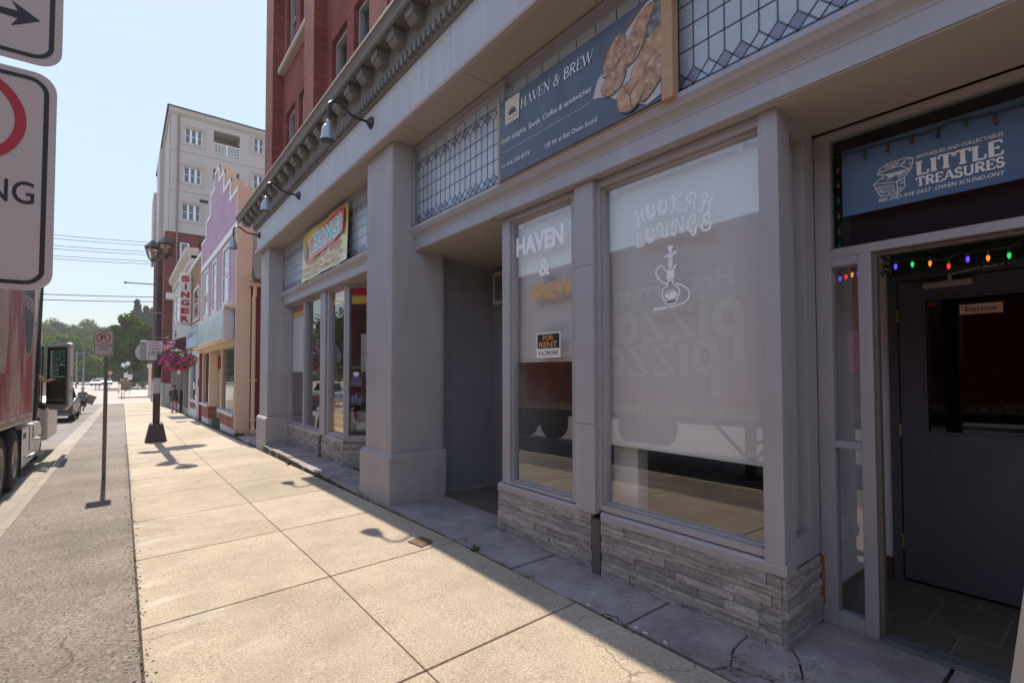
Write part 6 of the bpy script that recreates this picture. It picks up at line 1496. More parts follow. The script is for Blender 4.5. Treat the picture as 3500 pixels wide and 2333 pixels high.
# ---------------------------------------------------------------- parking signs
PW = paint('sign_plate_white', (0.60,0.51,0.48), 0.45, 0.05, 3, 0.03, 60); PR = flat('sign_ring_red', (0.50,0.035,0.045), 0.45); PB = flat('sign_black', (0.03,0.025,0.03), 0.5); GALV = paint('galvanised_steel', (0.20,0.175,0.165), 0.5, 0.15, 9, 0.1, 60, metal=0.5)
def rrect(w_, h_, r, n=6):
    P = []
    for (cx_, cy_, a0) in ((w_/2-r, h_/2-r, 0), (-w_/2+r, h_/2-r, 90), (-w_/2+r, -h_/2+r, 180), (w_/2-r, -h_/2+r, 270)): P += arc(cx_, cy_, r, r, a0, a0+90, n)
    return P
def plate(t, cx_, y, cz_, w_, h_, ring_z, ring_r, words, arrow, yaw=0.0, thick=0.004, name='sign_plate'):
    X = Matrix.Translation((cx_, y, cz_)) @ Matrix.Rotation(yaw, 4, 'Z')
    m = MB(); m.xf = X; m.prism(rrect(w_, h_, 0.038*w_/0.3), 'y', 0, thick); p = obj(name, m, PW, t)
    m = MB(); m.xf = X; R, U = (1,0,0), UZ
    m.ribbon(rrect(w_-0.032*w_/0.3, h_-0.032*w_/0.3, 0.03*w_/0.3)[:-1], 0.0085*w_/0.3, (0,-0.0008,0), R, U, closed=True)
    if ring_r:
        k = ring_r/0.09
        m.ribbon([(-0.030*k, ring_z-0.045*k), (-0.030*k, ring_z+0.048*k)], 0.02*k, (0,-0.0007,0), R, U)
        m.ribbon([(-0.034*k, ring_z+0.042*k), (0.005*k, ring_z+0.042*k)]+arc(0.008*k, ring_z+0.022*k, 0.024*k, 0.02*k, 90, -90, 8)+[(-0.03*k, ring_z+0.002*k)], 0.014*k, (0,-0.0009,0), R, U)
    for (s_, zz, hh, ww) in words: m.text(s_, (0,-0.0008,zz), R, U, hh, ww, align='C', bold=0.008)
    if arrow:
        ax_, az_, k = arrow; q = 1 if k > 0 else -1; k = abs(k)
        m.plane_pts([(ax_+q*a*k, az_+b*k) for a, b in [(1,0),(-0.25,0.75),(0.02,0.22),(-0.95,0.18),(-0.95,-0.18),(0.02,-0.22),(-0.25,-0.75)]], (0,-0.0008,0), R, U)
    for zz in (h_/2-0.025*h_/0.45, -h_/2+0.025*h_/0.45): m.plane_pts(arc(0,zz,0.006,0.006,0,330,8), (0,-0.0012,0), R, U)
    obj('black_print', m, PB, p)
    if ring_r:
        m = MB(); m.xf = X; m.ribbon(arc(0, ring_z, ring_r, ring_r, 0, 352, 40), 0.017*ring_r/0.09, (0,-0.0015,0), R, U, closed=True); s = ring_r*0.70
        m.ribbon([(-s, ring_z+s), (s, ring_z-s)], 0.015*ring_r/0.09, (0,-0.0018,0), R, U); obj('red_ring', m, PR, p)
    return p
z0 = zg(-0.234, 11.1)
t = thing('loading_zone_sign', 'complete LOADING ZONE no parking sign on a perforated post in the asphalt strip', 'sign post', (-0.234, 11.1, z0))
m = MB(); m.box(-0.262, 11.105, z0-0.1, -0.205, 11.160, 2.31); po = obj('perforated_post', m, GALV, t, bevel=0.004)
m = MB()
for i in range(60):
    zz = z0+0.9+i*0.03
    if zz < 1.9: m.plane_pts(arc(0,0,0.006,0.006,0,300,6), (-0.2335,11.1035,zz), (1,0,0), UZ)
obj('post_holes', m, BLACK, po)
plate(t, -0.275, 11.095, 2.125, 0.268, 0.448, 0.092, 0.089, (('LOADING',-0.065,0.045,0.225),('ZONE',-0.128,0.045,0.135)), (0.09,-0.185,0.022))
# foreground plates on their own post, the pole itself just outside the picture
t = thing('near_sign_post', 'close up pair of no parking plates with a thick arrow at the picture edge', 'sign post', (-0.27, 1.5, zg(-0.27,1.5)))
m = MB(); m.box(-0.34, 1.53, zg(-0.27,1.5)-0.1, -0.28, 1.585, 2.75); obj('perforated_post', m, GALV, t, bevel=0.004)
plate(t, -0.283, 1.512, 2.028, 0.31, 0.49, 0.125, 0.098, (('LOADING',-0.055,0.05,0.245),('ZONE',-0.118,0.047,0.118)), (-0.10,-0.19,-0.03), yaw=radians(-4))
plate(t, -0.279, 1.512, 2.532, 0.315, 0.48, 0.08, 0.12, (), (0.083,-0.14,0.038), yaw=radians(-3))
# ---------------------------------------------------------------- delivery truck
TX = -1.45
ty = 10.0
TR = thing('delivery_truck', 'red trailer truck with white cab and its door open at the kerb', 'truck', (-2.7, 6.0, zr(6.0)))
def tz(y): return -0.21 - 0.021*(y-4.0)          # the whole vehicle sits on the falling road
def shear(mb): mb.v = [Vector((v.x, v.y, v.z - 0.021*(v.y-6.0))) for v in mb.v]; return mb
ZB = -0.25                                       # road level at y = 6 in truck space
def trailer_paint():
    m, t, out = newmat('worn_red_trailer_skin'); v = coords(t, (1, 0.9, 0.35))
    n = noise(t, v, 1.7, 5, 0.55)
    col = ramp(t, n, [(0.36,(0.30,0.035,0.045)),(0.5,(0.40,0.075,0.075)),(0.56,(0.50,0.27,0.24)),(0.66,(0.56,0.44,0.38))])
    sp = N(t, 'ShaderNodeSeparateXYZ'); ge = N(t, 'ShaderNodeNewGeometry'); t.links.new(ge.outputs['Position'], sp.inputs[0])
    mr = N(t, 'ShaderNodeMapRange'); mr.inputs[1].default_value = 6.6; mr.inputs[2].default_value = 8.0; t.links.new(sp.outputs[1], mr.inputs[0])
    col = mix(t, mr.outputs[0], (0.38,0.030,0.040), col)
    w_ = N(t, 'ShaderNodeTexWave', wave_type='BANDS', bands_direction='Y'); w_.inputs['Scale'].default_value = 0.62; t.links.new(coords(t), w_.inputs['Vector'])
    f = ramp(t, w_.outputs['Fac'], [(0.0, 0.0), (0.03, 1.0)])
    gr = noise(t, coords(t, (1,3,0.5)), 5, 5, 0.6); col = mix(t, 1.0, col, ramp(t, gr, [(0.3, 0.82), (0.7, 1.06)]), 'MULTIPLY')
    princ(t, out, col, 0.42, bump(t, f, 0.4, 0.006), 0, 0.4); return m
SKIN = trailer_paint()
m = MB(); m.box(-4.0, -8.0, 0.98, TX, 13.95, 3.95); bx = obj('trailer_box', shear(m), SKIN, TR, bevel=0.02)
ALU = paint('riveted_aluminium', (0.55,0.47,0.42), 0.45, 0.15, 4, 0.1, 30, metal=0.3)
m = MB(); m.box(-4.02, -8.0, 0.82, TX+0.012, 13.97, 0.98); m.box(-4.02,-8.0,3.93,TX+0.012,13.97,4.0); m.box(-3.0, 13.95, 0.98, TX+0.01, 13.99, 3.95)
ra = obj('bottom_rail', shear(m), ALU, TR, bevel=0.006)
m = MB()
for i in range(140):
    y = -7.5+i*0.153
    m.prism([(a*0.028+y, b*0.042+0.895) for a, b in arc(0,0,1,1,0,330,9)], 'x', TX+0.012, TX+0.0145)
obj('rail_slots', shear(m), paint('slot_dark', (0.20,0.17,0.155), 0.7, 0.2, 6), ra)  # dark ovals mark the slots along the rail
# lettering on the trailer side
FX = TX+0.004
RT = (0, 1, 0)
m = MB(); m.plane_pts(arc(0, 0, 1.65, 0.36, 0, 356, 40), (FX, 4.9, 3.06), RT, UZ); obj('green_oval', shear(m), paint('trailer_green', (0.06,0.14,0.09), 0.45, 0.1, 3), bx)
PZC = paint('trailer_cream', (0.62,0.56,0.47), 0.45, 0.06, 3)
PZD = paint('trailer_outline', (0.16,0.02,0.025), 0.45, 0.1, 3)
def rounded_word(mb, y0, z0, xh, wd, lift):
    """the word pizza twice in fat rounded strokes"""
    s = xh; x = y0; gap = wd*0.04; lw = wd/5.0
    def st(P, close=False): mb.ribbon(P, s*lift[0], (FX+lift[1], 0, 0), RT, UZ, closed=close)
    def seg(P): st([(x+a*lw, z0+b*s) for a, b in P])
    # p
    seg([(0.12,-0.62),(0.12,0.5)]+arc(0.45,0.5,0.33,0.40,180,-170,14)); x += lw*1.0
    seg([(0.2,0.0),(0.2,0.9)]); mb.plane_pts([(x+a*lw, z0+b*s) for a, b in arc(0.2,1.1,0.12,0.1,0,330,8)], (FX+lift[1],0,0), RT, UZ); x += lw*0.5
    for k in range(2): seg([(0.05,0.88),(0.78,0.88),(0.10,0.08),(0.85,0.08)]); x += lw*1.05
    seg(arc(0.45,0.48,0.33,0.40,0,345,16)); seg([(0.80,0.88),(0.80,0.05)]); x += lw
for (yy, zz, xh, wd) in ((3.72, 2.13, 0.62, 2.75), (4.12, 1.52, 0.60, 2.65)):
    m = MB(); rounded_word(m, yy, zz, xh, wd, (0.42, 0.001)); obj('letter_outline', shear(m), PZD, bx)
    m = MB(); rounded_word(m, yy, zz, xh, wd, (0.27, 0.0025)); obj('cream_lettering', shear(m), PZC, bx)
m = MB(); m.text('Hot & Fresh', (FX+0.003, 3.85, 2.92), RT, UZ, 0.36, 2.4, bold=0.03); obj('cream_lettering', shear(m), PZC, bx)
m = MB(); m.plane_pts([(0,0.0),(0.06,0.1),(0.16,0.07),(0.12,0.16),(0.18,0.2),(0.1,0.24),(0.08,0.3),(0.03,0.25),(0,0.36),(-0.03,0.25),(-0.08,0.3),(-0.1,0.24),(-0.18,0.2),(-0.12,0.16),(-0.16,0.07),(-0.06,0.1)], (FX+0.006,6.5,1.6), RT, UZ); obj('maple_leaf', shear(m), flat('leaf_red', (0.35,0.02,0.03), 0.5), bx)
# dark blue shield towards the front of the trailer
SHD = [(-0.62,2.0),(0.62,2.0),(0.62,0.7),(0.5,0.3),(0.25,0.05),(0,-0.02),(-0.25,0.05),(-0.5,0.3),(-0.62,0.7)]
m = MB(); m.plane_pts([(a*1.06, b*1.02-0.03) for a, b in SHD], (FX,13.28,2.12), RT, UZ); obj('shield_edge', shear(m), PZC, bx)
m = MB(); m.plane_pts(SHD, (FX+0.001,13.28,2.12), RT, UZ); obj('shield', shear(m), paint('shield_navy', (0.045,0.035,0.075), 0.45, 0.2, 5), bx)
m = MB(); m.text('MASTERS', (FX+0.002,12.74,2.98), (0,1,-0.0), UZ, 0.26, 1.1, bold=0.02)
obj('shield_lettering', shear(m), flat('shield_white', (0.55,0.48,0.46), 0.5), bx)
m = MB()
for (a,b,c_,d_) in ((9.6,2.1,0.55,1.3),(10.6,2.0,0.6,1.0)):
    m.plane_pts(arc(0,0,c_,d_,20,160,12)+[(-c_*0.6,-0.3),(c_*0.6,-0.3)], (FX,a,b), RT, UZ)
obj('cream_swoosh', shear(m), paint('faded_cream_print', (0.50,0.37,0.30), 0.5, 0.2, 3), bx)
# reflective tape, marker lamps and rivet lines on the trailer
m = MB()
for i in range(22): m.box(TX+0.0125, -7.6+i*0.98, 0.93, TX+0.0135, -7.6+i*0.98+0.45, 0.965)
obj('reflective_tape', shear(m), paint('red_tape', (0.45,0.03,0.03), 0.35, 0.1, 6), ra)
m = MB()
for i in range(8): m.box(TX+0.012, -7.0+i*2.9, 3.945, TX+0.03, -6.9+i*2.9, 3.985)
obj('marker_lamp', shear(m), flat('amber_lens', (0.55,0.18,0.02), 0.25), ra)
m = MB()
for i in range(14):
    y = -7.4 + i*1.5
    for k in range(26): z = 1.05 + k*0.11; m.box(TX-0.001, y-0.008, z-0.008, TX+0.0035, y+0.008, z+0.008)
    m.box(TX-0.001, y+0.03, 1.0, TX+0.002, y+0.036, 3.9)
obj('rivet_line', shear(m), paint('rivet_tone', (0.24,0.10,0.10), 0.5, 0.2, 6), bx)
# running gear
TYRE = paint('tyre_rubber', (0.018,0.017,0.018), 0.85, 0.3, 8, 0.3, 60); RIM = paint('rim_steel', (0.42,0.38,0.35), 0.4, 0.15, 6, 0.1, 30, metal=0.5)
def wheel(xo, y, r=0.51, w_=0.28, side=1, par=TR, zroad=None, name='wheel'):
    zc = (zr(y) if zroad is None else zroad) + r + 0.012
    m = MB(); q = side
    m.lathe((xo,y,zc), [(r*0.62,0.0),(r*0.80,-q*0.0),(r*0.93,-q*0.015),(r*0.985,-q*0.05),(r,-q*0.08),(r,-q*(w_-0.06)),(r*0.95,-q*w_),(r*0.6,-q*w_)], 36, 'x', cap=False)
    for k in range(4):
        pass
    wh = obj(name, m, TYRE, par, smooth='angle')
    if q > 0: wh.data.flip_normals()
    m = MB(); m.lathe((xo,y,zc), [(r*0.63,-q*0.006),(r*0.60,-q*0.03),(r*0.50,-q*0.05),(r*0.42,-q*0.13),(r*0.22,-q*0.14),(r*0.18,-q*0.03),(r*0.02,-q*0.025)], 30, 'x', cap=False)
    for k in range(8):
        a = 2*pi*k/8; m.lathe((xo-q*0.12,y+r*0.32*cos(a),zc+r*0.32*sin(a)), [(0.02,0),(0.02,q*0.03)], 6, 'x')
    rm = obj('rim', m, RIM, wh, smooth='angle')
    return wh
for y in (10.45, 11.71): wheel(-1.40, y); wheel(-1.72, y); wheel(-3.9, y, side=-1)
for y in (-4.6, -5.9): wheel(-1.50, y); wheel(-3.9, y, side=-1)
wheel(-1.55, 16.35); wheel(-3.8, 16.35, side=-1)
DKC = paint('dark_chassis', (0.03,0.028,0.028), 0.7, 0.3, 5)
m = MB(); m.box(-3.2, -7.8, 0.62, -2.9, 17.5, 0.82); m.box(-2.4, -7.8, 0.62, -2.1, 17.5, 0.82); m.box(-3.4, 9.5, 0.3, -1.9, 12.6, 0.8); m.box(-3.9,-6.9,0.3,-1.6,-3.6,0.75)
m.box(-3.9, 12.45, 0.25, -1.5, 12.5, 0.98)
obj('chassis', shear(m), DKC, TR)
m = MB()
for x in (-1.75, -3.7):
    m.box(x-0.06, 3.7, -0.1, x+0.06, 3.84, 0.85); m.box(x-0.14, 3.6, -0.15, x+0.14, 3.94, -0.1); m.tube([(x,3.77,0.1),(x,4.5,0.82)], 0.03, 6); m.tube([(x,3.77,0.1),(x,3.1,0.82)], 0.03, 6)
m.tube([(-1.75,3.77,0.4),(-3.7,3.77,0.4)], 0.03, 6); obj('landing_gear', shear(m), DKC, TR)
m = MB(); m.lathe((-1.95,5.4,0.50), [(0.02,0),(0.28,0.0),(0.30,0.03),(0.30,0.95),(0.28,0.98),(0.02,0.98)], 24, 'y'); obj('reefer_tank', shear(m), DKC, TR, smooth='angle')
CW = paint('cab_white', (0.62,0.585,0.55), 0.35, 0.05, 2.0, 0, spec=0.5)
# cab: sleeper box, roof fairing, hood
m = MB(); m.prism([(14.75,0.9),(14.75,3.1),(15.1,3.95),(16.0,3.98),(16.9,3.5),(17.35,2.55),(17.6,1.75),(18.9,1.55),(19.1,1.2),(19.1,0.55),(16.98,0.55),(16.9,1.0),(16.4,1.14),(15.9,1.0),(15.75,0.62)], 'x', -3.72, -1.62)
obj('cab_shell', shear(m), CW, TR, bevel=0.05)
m = MB(); m.prism([(14.35,0.95),(14.72,0.95),(15.35,4.05),(15.02,4.05)], 'x', -1.62, -1.55); m.prism([(14.16,0.85),(14.36,0.85),(15.04,4.1),(14.92,4.1)], 'x', -1.57, -1.47)
sx = obj('side_extender', shear(m), paint('extender_cream', (0.50,0.43,0.35), 0.45, 0.1, 3), TR)
m = MB(); m.prism([(14.28,0.8),(14.40,0.8),(15.12,4.15),(15.0,4.15)], 'x', -1.46, -1.415); obj('rubber_edge', shear(m), BLACK, sx)
m = MB()
for z in (1.2, 1.75, 2.3, 2.85): m.tube([(-1.52,14.1,z),(-1.50,14.45+0.2*(z-0.9),z)], 0.018, 6)
obj('extender_strut', shear(m), BLACK, sx)
m = MB()
m.prism([(12.75,0.05),(12.8,0.55),(13.1,0.72),(15.6,0.72),(15.85,0.55),(15.75,0.2),(15.3,-0.02),(13.0,-0.06)], 'x', -2.3, -1.47)
fa = obj('tank_fairing', shear(m), CW, TR, bevel=0.03)
m = MB(); m.box(-1.72, 13.4, 0.1, -1.40, 14.3, 0.13); m.box(-1.72, 14.5, 0.38, -1.36, 15.3, 0.41); m.box(-1.75, 14.45, 0.02, -1.36, 15.35, 0.06); obj('step_plate', shear(m), paint('tread_plate', (0.35,0.33,0.31), 0.5, 0.2, 10, metal=0.5), fa, bevel=0.01)
m = MB(); m.box(-1.475, 13.9, 0.2, -1.462, 13.93, 0.68); m.box(-1.475,14.4,0.42,-1.46,14.43,0.68); m.box(-1.475, 13.15, 0.5, -1.462, 13.45, 0.6); obj('panel_gap', shear(m), BLACK, fa)
m = MB(); m.prism([(16.95,0.25),(16.98,1.1),(17.5,1.25),(18.9,1.15),(19.2,0.8),(19.2,0.15),(17.0,0.15)], 'x', -2.2, -1.46); obj('front_fender', shear(m), CW, TR, bevel=0.04)
m = MB(); m.box(-1.60, 16.88, 1.0, -1.57, 16.95, 2.5); m.box(-1.625, 15.75, 1.05, -1.61, 16.9, 2.55); obj('door_opening', shear(m), BLACK, TR)
# the open door, hinged at its front edge
DRX = Matrix.Translation((-1.45, 16.85, 0.80-0.0)) @ Matrix.Rotation(radians(31), 4, 'Z')
def dm():
    q = MB(); q.xf = DRX; return q
W_ = -0.92
m = dm()
m.box(-0.05, W_, 0.0, 0.03, 0, 0.72); m.box(-0.05, W_, 0.72, 0.03, W_+0.11, 1.50); m.box(-0.05, -0.10, 0.72, 0.03, 0, 1.40); m.prism([(W_,1.42),(W_,1.52),(W_+0.15,1.55),(0-0.2,1.50),(0,1.38),(-0.1,1.38),(W_+0.11,1.42)], 'x', -0.05, 0.03)
m.prism([(W_+0.05,0.0),(W_+0.2,-0.1),(-0.1,-0.1),(0,0.0)], 'x', -0.04, 0.03)
dr = obj('door', m, CW, TR, bevel=0.012)
m = dm(); m.box(-0.075, W_+0.10, 0.04, -0.05, -0.04, 0.70); m.box(-0.06, W_+0.10, 0.70, -0.052, W_+0.17, 1.44); m.box(-0.06, -0.14, 0.70, -0.052, -0.03, 1.42); m.box(-0.06, W_+0.10, 1.37, -0.052, -0.05, 1.45); obj('inner_panel', m, paint('door_card', (0.07,0.06,0.052), 0.7, 0.2, 5), dr)
m = dm(); m.box(-0.082, W_+0.28, 0.22, -0.076, -0.2, 0.60); obj('door_card_inlay', m, paint('brown_inlay', (0.13,0.105,0.085), 0.8, 0.2, 8), dr)
m = dm(); m.box(-0.10, W_+0.2, 0.12, -0.076, -0.12, 0.18); m.box(-0.10,W_+0.3,0.62,-0.076,W_+0.45,0.65); obj('door_pull', m, flat('grey_plastic', (0.3,0.29,0.28), 0.4), dr)
m = dm(); m.box(-0.012, W_+0.1, 0.70, -0.006, -0.08, 1.43); obj('door_glass', m, glass('cab_glass', 1.6, (0.55,0.68,0.68)), dr)
m = dm()
for z in (0.28, 0.36, 0.62, 0.68): m.box(-0.03, W_-0.003, z, -0.005, W_, z+0.03)
obj('latch', m, BLACK, dr)
m = MB(); m.box(-1.30, 17.15, 1.35, -1.05, 17.28, 2.05); m.tube([(-1.5,17.2,1.5),(-1.2,17.2,1.5)], 0.02, 6); m.tube([(-1.5,17.2,1.9),(-1.2,17.2,1.9)], 0.02, 6); obj('door_mirror', shear(m), paint('mirror_shell', (0.05,0.05,0.055), 0.4, 0.1, 4), TR, bevel=0.02)
m = MB(); m.box(-1.475, 12.55, -0.08, -1.47+0.2, 12.57, 0.42) if False else m.box(-1.9, 12.52, -0.12, -1.42, 12.54, 0.72); obj('mud_flap', shear(m), BLACK, TR)

# ---------------------------------------------------------------- people
def skin_body(name, joints, edges, par, mat, subs=1):
    names = list(joints); me = bpy.data.meshes.new(name)
    off = Vector(par.location)
    me.from_pydata([Vector(joints[n][0]) - off for n in names], [(names.index(a), names.index(b)) for a, b in edges], [])
    o = bpy.data.objects.new(name, me); COL.objects.link(o)
    md = o.modifiers.new('skin', 'SKIN')
    for i, n in enumerate(names):
        r = joints[n][1]; me.skin_vertices[0].data[i].radius = (r, r) if not isinstance(r, tuple) else r
        me.skin_vertices[0].data[i].use_root = (i == 0)
    md.use_smooth_shade = True
    sb = o.modifiers.new('sub', 'SUBSURF'); sb.levels = subs; sb.render_levels = subs
    dg = bpy.context.evaluated_depsgraph_get(); dg.update()
    me2 = bpy.data.meshes.new_from_object(o.evaluated_get(dg)); o.modifiers.clear(); o.data = me2; bpy.data.meshes.remove(me)
    me2.materials.clear(); me2.materials.append(mat); me2.polygons.foreach_set('use_smooth', [True]*len(me2.polygons))
    o.parent = par; return o
SKINM = paint('skin', (0.45,0.25,0.17), 0.55, 0.08, 8)
def person(x, y, h, facing, pose, label, name='person'):
    """standing figure; facing = heading angle (0 looks along +Y). pose gives joint overrides in unit heights: (right, fwd, up)"""
    z0 = zg(x, y) if x > -1.1 else zr(y)
    P = thing(name, label, 'person', (x, y, z0))
    F = Vector((sin(facing), cos(facing), 0)); R_ = Vector((cos(facing), -sin(facing), 0))
    J = {'pelvis':((0,0,.53),.075),'waist':((0,0.005,.62),.066),'chest':((0,0.0,.73),.080),'neck0':((0,-.005,.815),.042),'neck':((0,0.0,.855),.030),'head':((0,.012,.90),.043),'crown':((0,.005,.955),.046),
      'shL':((-.105,0,.79),.036),'elL':((-.13,-.01,.63),.026),'wrL':((-.135,.05,.49),.017),'haL':((-.135,.07,.445),.018),
      'shR':((.105,0,.79),.036),'elR':((.13,-.01,.63),.026),'wrR':((.135,.05,.49),.017),'haR':((.135,.07,.445),.018),
      'hipL':((-.05,0,.50),.060),'knL':((-.055,.04,.28),.040),'anL':((-.055,-.03,.05),.023),'toL':((-.06,.07,.018),.018),
      'hipR':((.05,0,.50),.060),'knR':((.055,.01,.28),.040),'anR':((.055,-.10,.07),.023),'toR':((.06,-.01,.022),.018)}
    for k, v in pose.items(): J[k] = (v, J[k][1])
    for s in 'LR':           # five fingers per hand, rooted in the palm
        wv, hv = Vector(J['wr'+s][0]), Vector(J['ha'+s][0]); d = (hv-wv).normalized(); sd = d.orthogonal().normalized()
        for i, (o_, l) in enumerate(((-.012,.035),(-.004,.042),(.004,.04),(.012,.032))):
            J['f%s%d' % (s, i)] = (tuple(hv + sd*o_ + d*l), .0055)
        J['t'+s] = (tuple(wv + (hv-wv)*0.5 + sd*.028 + d*.02), .0065)
    W = lambda q: Vector((x, y, z0)) + (R_*q[0] + F*q[1] + Vector((0,0,q[2])))*h
    JJ = {k: (W(v[0]), v[1]*h) for k, v in J.items()}
    E_ = [('pelvis','waist'),('waist','chest'),('chest','neck0'),('neck0','neck'),('neck','head'),('head','crown')]
    for s in 'LR':
        E_ += [('chest','sh'+s),('sh'+s,'el'+s),('el'+s,'wr'+s),('wr'+s,'ha'+s),('pelvis','hip'+s),('hip'+s,'kn'+s),('kn'+s,'an'+s),('an'+s,'to'+s)] + [('ha'+s,'f%s%d' % (s,i)) for i in range(4)] + [('wr'+s,'t'+s)]
    b = skin_body('body', JJ, E_, P, SKINM)
    m = MB()         # face: eyes, nose, mouth, ears
    for sx in (-.017, .017): m.sphere(W((sx, .054, .925)), .006*h, 6, 4)
    m.box(*(W((-.012,.055,.893)) - Vector((0,0,.002))), *(W((.012,.058,.897)))); obj('face_features', m, flat('face_dark', (0.06,0.03,0.025), 0.5), b)
    m = MB(); m.sphere(W((0,.062,.912)), .009*h, 6, 4)
    for sx in (-.047, .047): m.sphere(W((sx, .0, .915)), .011*h, 6, 4, (0.5,1,1.4))
    obj('nose_and_ears', m, SKINM, b, smooth=True)
    return P, b, W, JJ
def garment(name, W, h, rings, mat, par, n=18):
    """rings: (up, half width, half depth, fwd shift)"""
    m = MB(); vs = []
    for (u, a, d, f) in rings:
        for k in range(n):
            th = 2*pi*k/n; vs.append(W((a*cos(th)*(1+0.04*sin(4*th)), f+d*sin(th), u)))
    fs = [[i*n+k, i*n+(k+1)%n, (i+1)*n+(k+1)%n, (i+1)*n+k] for i in range(len(rings)-1) for k in range(n)]
    m.add(vs, fs); return obj(name, m, mat, par, smooth=True)
def limb_cover(name, pts, rs, mat, par):
    m = MB(); m.tube(pts, rs, 10); return obj(name, m, mat, par, smooth=True)
# woman in a short dark dress on the pavement by the shops
P, b, W, J = person(2.33, 34.3, 1.60, radians(186), {'elR':(.16,.10,.70),'wrR':(.10,.12,.86),'haR':(.075,.09,.90),'elL':(-.15,.02,.63),'wrL':(-.14,.12,.52),'haL':(-.135,.15,.48),'knL':(-.06,.03,.28),'anL':(-.085,.07,.05),'toL':(-.09,.15,.02),'anR':(.05,-.07,.06),'toR':(.055,.02,.02)}, 'woman in a short dark dress on the pavement, one hand raised to her head')
DRESS = paint('dark_dress', (0.075,0.06,0.075), 0.8, 0.3, 20)
garment('dress', W, 1.6, [(.80,.10,.07,0),(.76,.125,.085,.0),(.72,.118,.09,.005),(.63,.098,.078,.005),(.55,.115,.09,0),(.45,.135,.10,0),(.40,.142,.105,0)], DRESS, b)
m = MB(); m.sphere(W((0,-.012,.935)), .062*1.6, 12, 8, (1,1,1.15)); m.sphere(W((0,-.045,.86)), .05*1.6, 10, 8, (1.1,0.8,1.4)); hr = obj('hair', m, paint('brown_hair', (0.11,0.055,0.035), 0.6, 0.3, 30), b, smooth=True)
hr.data.transform(Matrix.Translation((0,0.02,0)))
m = MB(); m.box(*W((-.20,.03,.30)), *W((-.12,.12,.47))); tag(obj('handbag', m, paint('blue_bag', (0.09,0.10,0.28), 0.6, 0.15, 8), None, bevel=0.02, root=tuple(W((-.16,.08,.3)))), 'blue bag hanging from the hand of the woman in the dark dress', 'bag')
m = MB(); m.sphere(W((.10,-.10,.64)), .075*1.6, 10, 8, (0.9,0.6,1.35)); tag(obj('shoulder_bag', m, paint('wine_bag', (0.10,0.02,0.03), 0.6, 0.2, 8), None, smooth=True, root=tuple(W((.1,-.1,.6)))), 'dark red shoulder bag behind the woman in the dark dress', 'bag')
m = MB()
for s in 'LR': m.tube([J['an'+s][0]-Vector((0,0,.05)), J['to'+s][0]], [.05,.035], 8)
obj('shoes', m, BLACK, b)
# driver on the step of the cab
dx, dy = -1.74, 15.9
P, b, W, J = person(dx, dy, 1.74, radians(25), {'elR':(.15,.10,.72),'wrR':(.15,.20,.735),'haR':(.155,.235,.74)}, 'truck driver in black clothes at the open cab door, forearm bare')
lift = 0.86
for o_ in [P]: o_.location.z += 0.62
CLO = paint('black_clothes', (0.016,0.015,0.018), 0.85, 0.3, 10)
garment('shirt', W, 1.74, [(.815,.06,.05,0),(.79,.125,.07,0),(.74,.118,.10,0),(.62,.10,.088,0),(.52,.108,.09,0)], CLO, b)
for s in 'LR':
    limb_cover('trouser_leg', [J['hip'+s][0], J['kn'+s][0], J['an'+s][0]], [.125,.088,.07], CLO, b)
    limb_cover('sleeve', [J['sh'+s][0], J['el'+s][0]], [.075,.06], CLO, b)
    limb_cover('shoe', [J['an'+s][0]-Vector((0,0,.06)), J['to'+s][0]], [.055,.045], BLACK, b)
m = MB(); m.sphere(W((0,-.005,.95)), .058*1.74, 12, 8); obj('hair', m, paint('dark_hair', (0.03,0.02,0.018), 0.6, 0.2, 30), b, smooth=True)
# person beyond the open door with a cap and a cardboard sheet
P, b, W, J = person(-2.02, 42.0, 1.74, radians(8), {'elR':(.15,.02,.66),'wrR':(.16,.14,.58),'haR':(.16,.18,.56),'knR':(.06,.05,.28),'anR':(.06,-.17,.20),'toR':(.065,-.19,.12)}, 'person in shorts and a pale cap stepping past the truck with a flat cardboard sheet')
garment('shirt', W, 1.72, [(.815,.06,.05,0),(.79,.125,.07,0),(.74,.118,.10,0),(.62,.10,.088,0),(.52,.108,.09,0)], paint('grey_shirt', (0.16,0.15,0.15), 0.8, 0.2, 10), b)
for s in 'LR': limb_cover('shorts_leg', [J['hip'+s][0], J['kn'+s][0]], [.125,.10], paint('dark_shorts', (0.06,0.055,0.06), 0.8, 0.2, 10), b)
for s in 'LR': limb_cover('shoe', [J['an'+s][0]-Vector((0,0,.04)), J['to'+s][0]], [.05,.04], BLACK, b)
m = MB(); m.sphere(W((0,0,.96)), .06*1.72, 12, 8, (1,1,.8)); m.box(*W((-.04,.04,.95)), *W((.04,.11,.962))); obj('cap', m, flat('pale_cap', (0.6,0.55,0.45), 0.7), b, smooth=True)
m = MB(); m.xf = Matrix.Translation(W((.20,.12,.52))) @ Matrix.Rotation(radians(22), 4, 'Y'); m.box(-.24,-.01,-.30,.24,.01,.28); tag(obj('cardboard_sheet', m, paint('cardboard', (0.25,0.19,0.16), 0.85, 0.1, 8), None, root=tuple(W((.2,.12,.5)))), 'tilted brown cardboard sheet carried beyond the open truck door', 'cardboard')

